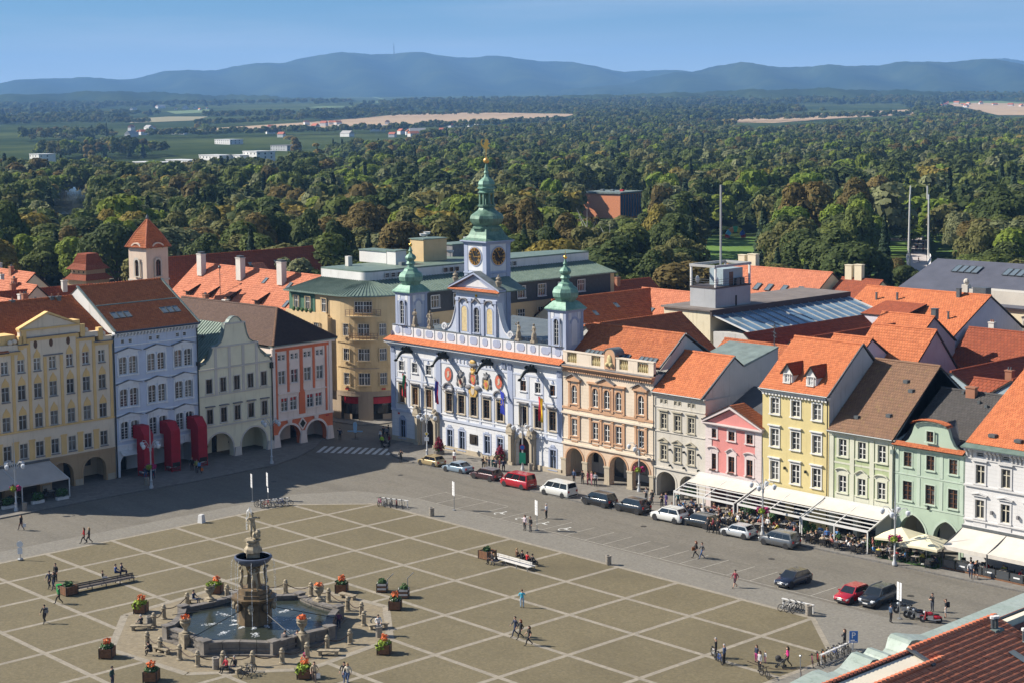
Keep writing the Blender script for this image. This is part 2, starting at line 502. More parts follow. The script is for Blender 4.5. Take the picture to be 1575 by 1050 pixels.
PCN=[(-78,28.2),(-60,28.4),(-52.5,28.6),(-48.5,29.4),(-46.8,32),(-46.4,40),(-46.2,80)]
raised('pavement_corner',PCN+[(-78,80)],0.12,M_SIDE,PCN)
# BUILDING KIT
M_WHITE=plaster('white paint',(0.62,0.61,0.585),0.25)
M_STONE=plaster('pale sandstone',(0.42,0.36,0.27),0.35)
M_ROOFBASE=plain('roof boarding',(0.035,0.03,0.028),0.9)
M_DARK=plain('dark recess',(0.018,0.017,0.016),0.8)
M_GUTTER=plain('zinc gutter',(0.10,0.11,0.115),0.5,0.3,var=0.2)
M_LEAD=plain('lead flashing',(0.13,0.15,0.155),0.55,0.2,var=0.25,scale=1.0)
M_ZINCG=plain('green grey sheet',(0.16,0.20,0.185),0.6,0.1,var=0.25,scale=0.8)
M_GLASS=glassmat('window glass')
M_GLASSC=glassmat('window glass curtained',amount=0.6)
M_GLASSB=glassmat('bright curtain glass',curtain=(0.42,0.42,0.40),amount=0.85)
M_FRW=plain('white window frame',(0.62,0.61,0.58),0.45)
M_FRB=plain('brown window frame',(0.10,0.045,0.022),0.5,var=0.2)
M_FRDB=plain('dark brown frame',(0.045,0.028,0.02),0.5)
M_FRG=plain('cream window frame',(0.50,0.46,0.36),0.5)
M_FRGREY=plain('grey window frame',(0.34,0.34,0.33),0.5)
M_CHIM=plaster('white chimney',(0.60,0.57,0.52),0.4)
M_BRICK=tilemat('chimney brick',(0.28,0.12,0.07),(0.36,0.17,0.10))
M_FLOORIN=plain('arcade floor',(0.10,0.095,0.085),0.9,var=0.2)
T_ORANGE=tilemat('orange tiles',(0.46,0.145,0.055),(0.31,0.085,0.034),mf=0.35,dark=.65)
T_ORANGE2=tilemat('bright orange tiles',(0.55,0.175,0.068),(0.40,0.115,0.045),mf=0.22,dark=0.75)
T_RED=tilemat('old red tiles',(0.30,0.075,0.032),(0.22,0.052,0.025),mf=0.35)
T_SALMON=tilemat('salmon tiles',(0.54,0.19,0.10),(0.40,0.13,0.068),mf=0.15,dark=0.8)
T_BROWN=tilemat('brown tiles',(0.125,0.075,0.055),(0.085,0.050,0.038),moss=(0.13,0.10,0.05),mf=0.25)
T_BROWNSH=tilemat('shaded brown tiles',(0.060,0.040,0.034),(0.042,0.029,0.026),moss=(0.10,0.08,0.06),mf=0.3)  # brown tiles darkened: shade on the coral house's front hip put into the colour
T_MOSS=tilemat('mossy brown tiles',(0.225,0.125,0.075),(0.165,0.095,0.060),moss=(0.22,0.17,0.05),mf=0.7)
T_SLATE=tilemat('dark grey shingles',(0.075,0.068,0.064),(0.055,0.050,0.048),mf=0.2)
def coppermat(name,c,c2,st_=0.5):
 m,n,l,b=nmat(name)
 b.inputs['Roughness'].default_value=0.55;b.inputs['Metallic'].default_value=0.15;b.inputs['Specular IOR Level'].default_value=0.4
 a=_noise(n,l,0.8,5,0.65,coord='World');s_=_noise(n,l,1.5,5,0.7,coord='World',stretch=(2.5,2.5,0.35))
 x=_mix(n,l,_range(n,l,a.outputs['Fac'],0.35,0.68,0,1),c,c2)
 l.new(_mix(n,l,_range(n,l,s_.outputs['Fac'],0.50,0.72,0,st_),x,(0.035,0.045,0.035)),b.inputs['Base Color'])
 MATS[name]=m
 return m
M_COPPER=coppermat('green copper',(0.10,0.215,0.16),(0.20,0.34,0.265),.6)
M_COPPERD=coppermat('dark green copper',(0.07,0.145,0.105),(0.17,0.275,0.205),0.75)
M_COPROOF=coppermat('copper sheet roof',(0.115,0.165,0.135),(0.17,0.225,0.185),0.35)
M_GOLD=plain('gilding',(0.85,0.52,0.10),0.25,1.0)
M_BRONZE=plain('dark patinated metal',(0.022,0.028,0.026),0.45,0.4)
M_REDSIGN=plain('red sign',(0.42,0.02,0.02),0.5)
_ring=lambda mb,x0,x1,z0,z1,w,y0,y1:(mb.box(x0-w,x0,y0,y1,z0-w,z1+w),mb.box(x1,x1+w,y0,y1,z0-w,z1+w),mb.box(x0,x1,y0,y1,z1,z1+w),mb.box(x0,x1,y0,y1,z0-w,z0))
WINC={}
def win_meshes(w,h,nx=2,rows=(0.62,),arch=False,sur=0.14,proud=0.06,hood=None,sill=True,fw=0.07,deep=0.17,panes=None):
 key=(w,h,nx,rows,arch,sur,proud,hood,sill,fw,deep)
 if key in WINC:return WINC[key]
 a=w/2
 S=MB()
 if sur:
  S.box(-a-sur,-a,-proud,.02,-.02,h);S.box(a,a+sur,-proud,.02,-.02,h)
  if not arch:S.box(-a-sur,a+sur,-proud,.02,h,h+sur)
 if arch:
  n_=8;rise=w*0.42 if arch is True else w*arch;zs=h-rise
  top=h+(sur or.03)
  P=[(-a+w*k/n_,zs+rise*math.sqrt(max(0,1-((-a+w*k/n_)/a)**2)))for k in range(n_+1)]
  for k in range(n_):
   p,q=P[k],P[k+1]
   S.quad((p[0],-proud,p[1]),(q[0],-proud,q[1]),(q[0],-proud,top),(p[0],-proud,top))
   S.quad((p[0],-proud,p[1]),(p[0],deep,p[1]),(q[0],deep,q[1]),(q[0],-proud,q[1]))
  S.box(-a-(sur or.03),a+(sur or.03),-proud+.004,.02,top,top+.03)
 if sill:S.box(-a-sur-.06,a+sur+.06,-proud-.12,.03,-.14,-.02)
 Fm=MB();y0,y1=deep-.07,deep
 Fm.box(-a,-a+fw,y0,y1,0,h);Fm.box(a-fw,a,y0,y1,0,h);Fm.box(-a+fw,a-fw,y0,y1,0,fw);Fm.box(-a+fw,a-fw,y0,y1,h-fw,h)
 for k in range(1,nx):
  x=-a+w*k/nx;bw=fw*(0.75 if nx<=2 or k==nx/2 else 0.35)
  Fm.box(x-bw,x+bw,y0-.01,y1-.004,fw,h-fw)
 for r in rows:
  big=r==rows[0]
  bw=fw*(.55 if big else.28)
  Fm.box(-a+fw,a-fw,y0-.006,y1-.008,h*r-bw,h*r+bw)
 Pn=MB();xs=[-a+w*k/nx for k in range(nx+1)];zs_=[0]+sorted(h*r for r in rows)+[h]
 for i in range(nx):
  for j in range(len(zs_)-1):
   Pn.quad((xs[i],deep+.01,zs_[j]),(xs[i+1],deep+.01,zs_[j]),(xs[i+1],deep+.01,zs_[j+1]),(xs[i],deep+.01,zs_[j+1]))
 H=None
 e=a+sur+.12;zb=h+sur+(.18 if hood else 0)
 if hood:
  H=MB()
  if hood=='flat':
   H.box(-e,e,-proud-.2,.02,zb,zb+.13);H.box(-e+.08,e-.08,-proud-.08,.02,zb-.12,zb)
  elif hood in ('pediment','lowped'):
   r=.42 if hood=='pediment' else.24
   H.box(-e,e,-proud-.16,.02,zb,zb+.07)
   H.prism([(-e+.12,zb+.07),(e-.12,zb+.07),(0,zb+r)],-proud-.02,.02)
   for sgn in (-1,1):
    H.prism([(sgn*(e+.06),zb+.07),(sgn*(e+.06),zb+.17),(0,zb+r+.16),(0,zb+r+.05)],-proud-.2,.02)
  elif hood in ('segment','ogee'):
   n_=10;pr=[]
   for k in range(n_+1):
    t=-1+2*k/n_
    z=.34*math.sqrt(max(0,1-t*t*.97))if hood=='segment' else.36*(cos(PI*t)*.5+.5)**.8+.10*(1-abs(t))
    pr.append((e*t,zb+z))
   for k in range(n_):
    p,q=pr[k],pr[k+1]
    H.prism([p,q,(q[0],q[1]+.1),(p[0],p[1]+.1)],-proud-.2,.02)
    H.prism([(p[0],h+sur),(q[0],h+sur),q,p],-proud,.02)
  elif hood=='shelf':
   H.prism([(-e,zb),(e,zb),(e-.05,zb+.16),(-e+.05,zb+.16)],-proud-.28,.02)
  elif hood=='spear':
   H.prism([(-a-.02,h+.04),(a+.02,h+.04),(a*.8,h+.55),(a*.35,h+.85),(0,h+1.18),(-a*.35,h+.85),(-a*.8,h+.55)],-.045,.02)
 WINC[key]=dict(S=S,F=Fm,P=Pn,H=H,w=w,h=h,sur=sur,cache={})
 return WINC[key]
def _cm(wm,k,mats,nm):
 ck=(k,mats.name)
 if ck not in wm['cache']:wm['cache'][ck]=wm[k].mesh(nm,mats)
 return wm['cache'][ck]
def put_window(root,wm,x,z,ms,mf=None,mg=None,mh=None,y=0.0,rz=0.0,name='window',label=None):
 nm_s=wm['S']
 if wm['S'].f:o=link(name,_cm(wm,'S',ms,'window surround'),root,(x,y,z),rz)
 else:o=link(name,_cm(wm,'F',mf or M_FRW,'window frame'),root,(x,y,z),rz)
 if wm['S'].f:link('frame',_cm(wm,'F',mf or M_FRW,'window frame'),o)
 link('pane',_cm(wm,'P',mg or M_GLASS,'window pane'),o)
 if wm['H']is not None:link('hood',_cm(wm,'H',mh or ms,'window hood'),o)
 if label:o['label']=label
 return o
def wall_holes(mb,x0,x1,z0,z1,holes,deep=0.26,y=0.0):
 """flat wall with rectangular openings (l, r, b, t) and their reveals"""
 xs=sorted({x0,x1,*[h[0]for h in holes],*[h[1]for h in holes]})
 zs=sorted({z0,z1,*[h[2]for h in holes],*[h[3]for h in holes]})
 xs=[v for v in xs if x0-1e-6<=v<=x1+1e-6];zs=[v for v in zs if z0-1e-6<=v<=z1+1e-6]
 for j in range(len(zs)-1):
  zc=(zs[j]+zs[j+1])/2;run=None
  for i in range(len(xs)-1):
   xc=(xs[i]+xs[i+1])/2
   solid=not any(h[0]<xc<h[1]and h[2]<zc<h[3]for h in holes)
   if solid and run is None:run=xs[i]
   if not solid and run is not None:
    mb.quad((run,y,zs[j]),(xs[i],y,zs[j]),(xs[i],y,zs[j+1]),(run,y,zs[j+1]));run=None
  if run is not None:mb.quad((run,y,zs[j]),(xs[-1],y,zs[j]),(xs[-1],y,zs[j+1]),(run,y,zs[j+1]))
 for l,r,b,t in holes:
  mb.quad((l,y,b),(l,y+deep,b),(l,y+deep,t),(l,y,t));mb.quad((r,y,b),(r,y,t),(r,y+deep,t),(r,y+deep,b))
  mb.quad((l,y,t),(l,y+deep,t),(r,y+deep,t),(r,y,t));mb.quad((l,y,b),(r,y,b),(r,y+deep,b),(l,y+deep,b))
def arch_z(u,uc,w,zs,ht,pointed=0.0):
 t=min(1.0,abs(u-uc)/(w/2))
 return zs+ht*math.sqrt(max(0.0,1-t**(2-.55*pointed)))
def arcade(mb,x0,x1,z1,arches,t=0.75,z0=0.0,n_=12,pointed=0.0):
 """wall from z0 to z1 pierced by arches (centre, width, spring, rise)"""
 x=x0
 for uc,w,zs,ht in arches:
  l,r=uc-w/2,uc+w/2
  mb.quad((x,0,z0),(l,0,z0),(l,0,z1),(x,0,z1))
  mb.quad((x,t,z0),(l,t,z0),(l,t,z1),(x,t,z1))
  mb.quad((l,0,z0),(l,t,z0),(l,t,zs),(l,0,zs));mb.quad((r,0,z0),(r,0,zs),(r,t,zs),(r,t,z0))
  for k in range(n_):
   a0,a1=uc-w/2*cos(PI*k/n_),uc-w/2*cos(PI*(k+1)/n_)
   za,zb=arch_z(a0,uc,w,zs,ht,pointed),arch_z(a1,uc,w,zs,ht,pointed)
   mb.quad((a0,0,za),(a1,0,zb),(a1,0,z1),(a0,0,z1))
   mb.quad((a0,t,za),(a1,t,zb),(a1,t,z1),(a0,t,z1))
   mb.quad((a0,0,za),(a0,t,za),(a1,t,zb),(a1,0,zb))
  x=r
 mb.quad((x,0,z0),(x1,0,z0),(x1,0,z1),(x,0,z1));mb.quad((x,t,z0),(x1,t,z0),(x1,t,z1),(x,t,z1))
def arch_ring(uc,w,zs,ht,rw=0.28,proud=0.06,n_=14,pointed=0.0,legs=True):
 mb=MB()
 P=[]
 for k in range(n_+1):
  u=uc-w/2*cos(PI*k/n_);P.append((u,arch_z(u,uc,w,zs,ht,pointed)))
 Q=[]
 for k in range(n_+1):
  u=uc-(w/2+rw)*cos(PI*k/n_);Q.append((u,arch_z(u,uc,w+2*rw,zs,ht+rw,pointed)))
 for k in range(n_):
  mb.prism([P[k],P[k+1],Q[k+1],Q[k]],-proud,.02)
 if legs:
  mb.box(uc-w/2-rw,uc-w/2,-proud,.02,0,zs);mb.box(uc+w/2,uc+w/2+rw,-proud,.02,0,zs)
 return mb
def cornice(mb,x0,x1,z,h=0.5,out=0.45,y=0.0,steps=3,ret=True):
 """stepped moulding growing outwards to its top at z + h"""
 for k in range(steps):
  o=out*(k+1)/steps
  mb.box(x0-(o*.5 if ret else 0),x1+(o*.5 if ret else 0),y-o,y+.02,z+h*k/steps,z+h*(k+1)/steps-.006)
def tiles(name,A,B,C,D,m,parent,tw=0.27,th=0.34,lift=0.05,kind='stuff',jit=0.012):
 """courses of single tiles on the slope A (eave left) B (eave right) C (ridge right) D (ridge left)"""
 A,B,C,D=[np.array(p,float)for p in (A,B,C,D)]
 nrm=np.cross(B-A,D-A);ln=np.linalg.norm(nrm)
 if ln<1e-6:nrm=np.cross(B-A,C-A);ln=np.linalg.norm(nrm)
 nrm/=ln
 if nrm[2]<0:nrm=-nrm
 n_=max(2,int(round(max(np.linalg.norm(D-A),np.linalg.norm(C-B))/th)))
 V,Q=[],[];base=0
 for k in range(n_):
  t0,t1=k/n_,min(1.0,(k+1.12)/n_)
  L0,R0,L1,R1=A+(D-A)*t0,B+(C-B)*t0,A+(D-A)*t1,B+(C-B)*t1
  w0=np.linalg.norm(R0-L0);nt=max(1,int(round(w0/tw)))
  e=np.arange(nt+1)/nt
  if k%2 and nt>2:
   e=np.concatenate([[0],(np.arange(nt)+.5)/nt,[1]])
  a0,a1=e[:-1],e[1:];m_=len(a0)
  g=.05/nt
  j=rng.uniform(-jit,jit,m_)[:,None]+lift
  b0=L0+(R0-L0)*(a0+g)[:,None]+nrm*j;b1=L0+(R0-L0)*(a1-g)[:,None]+nrm*(j+rng.uniform(-jit,jit,m_)[:,None])
  c1=L1+(R1-L1)*(a1-g)[:,None]+nrm*.012;c0=L1+(R1-L1)*(a0+g)[:,None]+nrm*.012
  f0,f1=b0-nrm*lift*1.1,b1-nrm*lift*1.1
  V.append(np.stack([b0,b1,c1,c0,f0,f1],1).reshape(-1,3))
  i=base+np.arange(m_)[:,None]*6
  Q.append(np.concatenate([i+[[0,1,2,3]],i+[[4,5,1,0]]],0));base+=m_*6
 me=np_mesh(name,np.concatenate(V),np.concatenate(Q),m)
 return link(name,me,parent,kind=kind)
def ridge_caps(A,B,parent,m,r=0.16,step=0.42):
 A,B=Vector(A),Vector(B);L=(B-A).length;n_=max(1,int(L/step));mb=MB()
 for k in range(n_):
  p,q=A+(B-A)*(k/n_),A+(B-A)*((k+1.08)/n_)
  mb.tube([p+Vector((0,0,.03)),q],[r*1.12,r*.95],6)
 return mb.build('ridge_tiles',m,parent,kind='stuff')
def roof_slab(mb,A,B,C,D,th=0.16,drop=0.02):
 A,B,C,D=[Vector(p)for p in (A,B,C,D)]
 n_=(B-A).cross(D-A)
 if n_.length<1e-6:n_=(B-A).cross(C-A)
 n_.normalize()
 if n_.z<0:n_=-n_
 t=[p-n_*drop for p in (A,B,C,D)];b=[p-n_*(th+drop)for p in (A,B,C,D)]
 mb.add(t+b,[(0,1,2,3),(7,6,5,4),(0,4,5,1),(1,5,6,2),(2,6,7,3),(3,7,4,0)])
def gable_roof(root,x0,x1,ye,ze,yr,zr,yb=None,zb=None,m=T_ORANGE,over=0.0,wall=None,tw=0.27,th=0.34,back=True,caps=True,gutter=True,hipl=0.0,hipr=0.0):
 """roof with its ridge along x: eave at (ye, ze), ridge at (yr, zr), back eave at (yb, zb)"""
 if yb is None:yb,zb=2*yr-ye,ze
 s=MB()
 A,B,C,D=(x0-over,ye,ze),(x1+over,ye,ze),(x1+over-hipr,yr,zr),(x0-over+hipl,yr,zr)
 E,Fp=(x1+over,yb,zb),(x0-over,yb,zb)
 roof_slab(s,A,B,C,D);roof_slab(s,E,Fp,D,C)
 r=s.build('roof',M_ROOFBASE,root)
 tiles('roof_tiles',A,B,C,D,m,root,tw,th)
 if back:tiles('roof_tiles',E,Fp,D,C,m,root,tw*1.3,th*1.2)
 if hipl:
  s2=MB();roof_slab(s2,Fp,A,D,D);s2.build('hip',M_ROOFBASE,root);tiles('roof_tiles',Fp,A,D,D,m,root,tw,th)
 if hipr:
  s2=MB();roof_slab(s2,B,E,C,C);s2.build('hip',M_ROOFBASE,root);tiles('roof_tiles',B,E,C,C,m,root,tw,th)
 if caps:ridge_caps(D,C,root,m)
 if wall is not None:
  for x in (x0+.05,x1-.05):
   w=MB();w.prism([(ye+.25,ze-.25),(yb-.25,zb-.25),(yr,zr-.2)],x-.02,x+.02,'x');w.build('gable_wall',wall,root)
 if gutter:
  gq=MB();gq.tube([(x0-over,ye-.07,ze-.03),(x1+over,ye-.07,ze-.03)],.085,6);gq.build('gutter',M_GUTTER,root)
 return r
def body(root,x0,x1,y0,y1,z0,z1,m,front=False):
 """side and back walls of a house (and a plain front if asked)"""
 mb=MB()
 mb.quad((x0,y0,z0),(x0,y1,z0),(x0,y1,z1),(x0,y0,z1));mb.quad((x1,y0,z0),(x1,y1,z0),(x1,y1,z1),(x1,y0,z1))
 mb.quad((x0,y1,z0),(x1,y1,z0),(x1,y1,z1),(x0,y1,z1))
 if front:mb.quad((x0,y0,z0),(x1,y0,z0),(x1,y0,z1),(x0,y0,z1))
 return mb.build('side_wall',m,root)
def passage(root,x0,x1,z1,wallm,y1=4.0,holes=(),y0=0.78):
 """vaulted walk behind an arcade: back wall with dark shop openings, ceiling, end walls"""
 mb=MB()
 wall_holes(mb,x0,x1,0,z1-.05,list(holes),.2,y1)
 mb.quad((x0,y0,z1-.05),(x1,y0,z1-.05),(x1,y1,z1-.05),(x0,y1,z1-.05))
 mb.quad((x0+.03,y0,0),(x0+.03,y1,0),(x0+.03,y1,z1-.05),(x0+.03,y0,z1-.05));mb.quad((x1-.03,y0,0),(x1-.03,y1,0),(x1-.03,y1,z1-.05),(x1-.03,y0,z1-.05))
 mb.build('arcade_wall',wallm,root)
 for l,r,b,t in holes:
  g=MB();g.quad((l,y1+.15,b),(r,y1+.15,b),(r,y1+.15,t),(l,y1+.15,t));g.build('shop_window',M_GLASS,root)
def skylights(root,x0,n_,w,h,yz0,slope,gap=0.12,frame=None):
 """row of n roof windows lying on a front slope; yz0 = (y, z) of their lower edge, slope = (dy, dz) unit"""
 for k in range(n_):
  x=x0+k*(w+gap);a=Vector((x,yz0[0],yz0[1]));u=Vector((0,slope[0],slope[1])).normalized();nn=Vector((0,-u.z,u.y));X=Vector((1,0,0))
  f=MB()
  def bx(xa,xb,va,vb,ha,hb,mb):
   c=[a+X*p+u*q+nn*r for r in (ha,hb)for p,q in ((xa,va),(xb,va),(xb,vb),(xa,vb))]
   mb.add(c,[(0,3,2,1),(4,5,6,7),(0,1,5,4),(1,2,6,5),(2,3,7,6),(3,0,4,7)])
  t=.07
  bx(0,t,0,h,.02,.15,f);bx(w-t,w,0,h,.02,.15,f);bx(t,w-t,0,t,.02,.15,f);bx(t,w-t,h-t,h,.02,.15,f)
  o=f.build('skylight',frame or M_GUTTER,root)
  g=MB();bx(t,w-t,t,h-t,.03,.11,g);g.build('pane',M_SKYL,o)
M_SKYL=plain('skylight glass',(0.12,0.15,0.17),0.04,spec=0.9)
def chimney(root,x,y,z,w=.8,d=.6,h=1.8,m=None,pots=2):
 mb=MB();mb.cbox(x,y,z,w,d,h);mb.cbox(x,y,z+h,w+.16,d+.16,.14)
 o=mb.build('chimney',m or M_CHIM,root)
 p=MB()
 for k in range(pots):p.lathe([(.12,z+h+.14),(.10,z+h+.5)],6,(x+(k-(pots-1)/2)*.34,y))
 if pots:p.build('chimney_pot',M_BRICK if m is not M_BRICK else M_GUTTER,o)
 return o
S0=Vector((-40.6,-36,0));_se=(Vector((-43.9,24,0))-S0).normalized();S_RZ=math.atan2(_se.y,_se.x)
W_Y=26.2
def house_w(name,label,x0,x1,cat='house',group=None):
 r=thing(name,label,cat,(x0,W_Y,0),0,group);r['w']=x1-x0
 return r,x1-x0
def house_s(name,label,u0,u1,cat='house',group=None):
 p=S0+_se*u0
 r=thing(name,label,cat,(p.x,p.y,0),S_RZ,group)
 return r,u1-u0
def pilaster(root,x,z0,z1,w,m,proud=.07,cap=True,mcap=None):
 mb=MB();mb.box(x-w/2,x+w/2,-proud,.02,z0,z1)
 if cap:mb.box(x-w/2-.06,x+w/2+.06,-proud-.06,.02,z1-.22,z1);mb.box(x-w/2-.05,x+w/2+.05,-proud-.05,.02,z0,z0+.25)
 return mb.build('pilaster',m,root)
def strip_part(root,name,x0,x1,z0,z1,m,proud=.06):
 mb=MB();mb.box(x0,x1,-proud,.02,z0,z1);return mb.build(name,m,root)
# WEST ROW (sunlit facades, plane y = 26.2)
M_THW=plaster('town hall white',(0.595,0.603,0.620),0.25,joint=0.62)
M_THW2=plaster('town hall white plain',(0.595,0.603,0.620),0.2)
M_THB=plaster('town hall blue',(0.323,0.365,0.476),0.2)
M_THBL=plaster('town hall pale blue',(0.433,0.468,0.552),0.2)
M_FRGREYBL=plain('grey blue window reveal',(0.20,0.24,0.33),0.7)  # grey blue, deeper than the wall blue, for the ground floor window frames
def town_hall():
 x0,x1=-36.75,-2.35
 r,W=house_w('town_hall','pale blue baroque town hall with three towers, four flags and dragon waterspouts',x0,x1,'town hall')
 L=lambda x:x-x0
 gw=[(-34.34,.57,3.15),(-24.22,.5,3.1),(-21.71,.6,3.12),(-16.65,.8,3.2),(-14.1,.85,3.2),(-4.14,.55,3.25)]
 f1=[-34.34,-31.48,-28.57,-24.23,-21.73,-19.24,-16.68,-14.03,-9.55,-6.80,-4.15]
 s1=[-34.45,-31.56,-28.58,-9.57,-6.82,-4.09]
 holes=[(L(x)-.55,L(x)+.55,b,t)for x,b,t in gw]+[(L(x)-.62,L(x)+.62,5.6,8.1)for x in f1]+[(L(x)-.55,L(x)+.55,10.15,11.5)for x in s1]
 port=[L(-28.8),L(-9.7)]
 mb=MB()
 edges=[0]+[e for p in port for e in (p-1.45,p+1.45)]+[W]
 for i in range(0,6,2):
  wall_holes(mb,edges[i],edges[i+1],0,4.3,[h for h in holes if edges[i]<h[0]<edges[i+1]and h[2]<4])
 for p in port:
  m2=MB();arcade(m2,p-1.45,p+1.45,4.3,[(p,2.7,2.75,1.35)],.6,n_=12);mb.moved(m2,Matrix())
 mb.build('ground_floor_wall',M_THW,r)
 mb=MB();wall_holes(mb,0,W,4.3,14.0,[h for h in holes if h[2]>4])
 mb.build('wall',M_THW2,r)
 body(r,.04,W-.04,0.02,24,0,15.6,M_THBL)
 for p in port:
  m2=MB();m2.quad((p-1.4,.9,0),(p+1.4,.9,0),(p+1.4,.9,4.1),(p-1.4,.9,4.1));m2.build('gate',M_FRDB,r)
  q=MB()
  for s in (-1,1):
   q.box(p+s*2.02-.42,p+s*2.02+.42,-.42,.02,0,4.15);q.box(p+s*1.95-.2,p+s*1.95+.2,-.6,-.42,.5,3.9)
   q.box(p+s*2.02-.55,p+s*2.02+.55,-.7,.02,4.15,4.5);q.box(p+s*2.02-.5,p+s*2.02+.5,-.6,.02,0,.55)
   q.prism([(p+s*1.3,4.5),(p+s*2.6,4.5),(p+s*2.55,4.75),(p+s*1.9,5.3),(p+s*1.55,5.15)],-.75,.02)
  q.moved(arch_ring(p,2.7,2.75,1.35,.3,.16,legs=True),Matrix())
  q.box(p-.25,p+.25,-.4,.02,3.95,4.6)
  q.build('portal',M_STONE,r)
  for s in (-1,1):
   q=MB();q.ball((p+s*1.95,-.55,5.35),.32,8,6,(1.2,.8,1));q.ball((p+s*2.3,-.5,5.08),.3,8,6)
   q.build('portal_ornament',M_STONEFIG,r,smooth=50)
 mb=MB()
 for i in range(0,6,2):mb.box(edges[i]+(.9 if i else 0),edges[i+1]-(.9 if i<4 else 0),-.12,.02,0,.75 if i else.7)
 mb.build('plinth',M_STONE,r)
 wg=win_meshes(1.1,2.55,2,(.68,),sur=.26,proud=.05)
 for x,b,t in gw:put_window(r,wg,L(x),b,M_THB,M_FRGREYBL,M_GLASS)
 for x in (-34.34,-24.22,-21.71,-16.65,-14.1,-4.14):
  MB().prism([(L(x)-.55,3.45),(L(x)+.55,3.45),(L(x)+.25,3.75),(L(x)-.25,3.75)],-.1,.02).build('keystone',M_THB,r)
 wf=win_meshes(1.24,2.5,2,(.66,.33,.83),sur=.24,proud=.09)
 wfs=win_meshes(1.24,2.5,2,(.66,.33,.83),sur=.24,proud=.09,hood='shelf')
 for i,x in enumerate(f1):
  warm=i<3
  put_window(r,wf if i==5 else wfs,L(x),5.6,M_STONE,M_FRB if warm else M_FRDB,M_GLASSW if warm else M_GLASS,M_LEADW)
  MB().box(L(x)-.85,L(x)+.85,-.05,.02,8.42,8.62).build('frieze_panel',M_THB,r)
 ws=win_meshes(1.1,1.35,2,(.5,),sur=.16,proud=.05)
 for x in s1:
  put_window(r,ws,L(x),10.15,M_THW2,M_FRGREY if x!=-9.57 and x!=-4.09 else M_FRB)
  MB().prism([(L(x)-.25,11.7),(L(x)+.25,11.7),(L(x),12.15)],-.12,.02).build('keystone',M_THB,r)
 strip_part(r,'string_course',-.05,W+.05,4.28,4.62,M_THBL,.14)
 strip_part(r,'string_course',-.05,W+.05,5.02,5.18,M_THW2,.09)
 strip_part(r,'band',0,W,8.95,9.12,M_THBL,.05)
 strip_part(r,'band',0,W,12.15,12.4,M_THBL,.06)
 for x in (-36.25,-26.4,-12.0,-2.85):
  MB().box(L(x)-.48,L(x)+.48,-.10,.02,4.62,13.3).build('pilaster',M_THB,r)
 for x in (-32.95,-30.0,-22.98,-20.5,-17.95,-15.35,-8.2,-5.45):
  MB().box(L(x)-.22,L(x)+.22,-.07,.02,4.62,8.9).build('pilaster',M_THBL,r)
 for xa,xb in ((-35.7,-27),(-11.4,-3.4)):
  for i in range(4):
   xx=xa+(xb-xa)*(i+.0)/3
   mb=MB();mb.box(L(xx)-.28,L(xx)+.28,-.045,.02,9.2,12.1);mb.build('blue_field',M_THBL,r)
 for i in range(16):
  x=-24.9+i*.74
  MB().prism([(L(x)-.18,12.6),(L(x),12.5),(L(x)+.18,12.6),(L(x)+.1,13.05),(L(x)-.1,13.05)],-.09,.02).build('stucco_garland',M_THBL if i%2 else M_THB,r)
 for x in (-36.25,-26.4,-12.0,-2.85,-25.2,-13.2):
  q=MB()
  for k in (-.25,0,.25):q.box(L(x)+k-.06,L(x)+k+.06,-.2,.02,12.7,13.5)
  q.build('bracket',M_THB,r)
 mb=MB();cornice(mb,-.1,W+.1,13.55,.72,.85,0,3);mb.build('cornice',M_THW2,r)
 mb=MB();mb.box(-.3,W+.3,-.98,.6,14.27,14.36);mb.build('gutter',M_DARKBLUE,r)
 s=MB();roof_slab(s,(-.55,-1.0,14.38),(W+.45,-1.0,14.38),(W+.3,.35,14.95),(-.35,.35,14.95),.1);s.build('tile_strip',M_ROOFBASE,r)
 tiles('roof_tiles',(-.55,-1.0,14.38),(W+.45,-1.0,14.38),(W+.3,.35,14.95),(-.35,.35,14.95),T_ORANGE2,r,.3,.3)
 mb=MB();mb.box(0,W,.36,.8,14.3,16.38);mb.build('parapet',M_THW2,r)
 mb=MB();mb.box(-.08,W+.08,.3,.86,16.38,16.5);mb.build('parapet_coping',M_LEAD,r)
 n_=15;px=np.linspace(0,W,n_+1)
 for i in range(n_):
  c=(px[i]+px[i+1])/2;hw=(.72 if i%2 else.5)
  q=MB();e=.24
  z0,z1=15.25,16.2
  q.prism([(c-hw+e,z0),(c+hw-e,z0),(c+hw,z0+e),(c+hw,z1-e),(c+hw-e,z1),(c-hw+e,z1),(c-hw,z1-e),(c-hw,z0+e)],.31,.37)
  q.build('parapet_panel',M_THB,r)
  if i:
   MB().box(px[i]-.05,px[i]+.05,.33,.37,14.98,16.38).build('parapet_joint',M_LEAD,r)
 mb=MB();mb.box(.1,W-.1,.8,24,15.3,15.6);mb.build('flat_roof',M_LEAD,r)
 for i in range(14):
  MB().cbox(18+i*1.05,6.0+(i%3)*.35,15.6,.8,.5,.35+.1*(i%2)).build('roof_slab',M_CHIM,r)
 chimney(r,23.5,11,15.6,2.4,2.0,4.2,M_CHIM,0)
 s=MB();s.prism([(22.1,19.9),(24.9,19.9),(23.5,20.9)],9.8,12.2);s.build('chimney_roof',T_ORANGE,r)
 gx0,gx1=L(-23.15),L(-14.95);gc=(gx0+gx1)/2;gy=.5
 wx=[L(-21.5),gc,L(-16.45)]
 mb=MB()
 body_holes=[(wx[1]-.55,wx[1]+.55,16.75,20.2)]
 wall_holes(mb,gx0,gx1,16.4,22.4,body_holes,.3,gy)
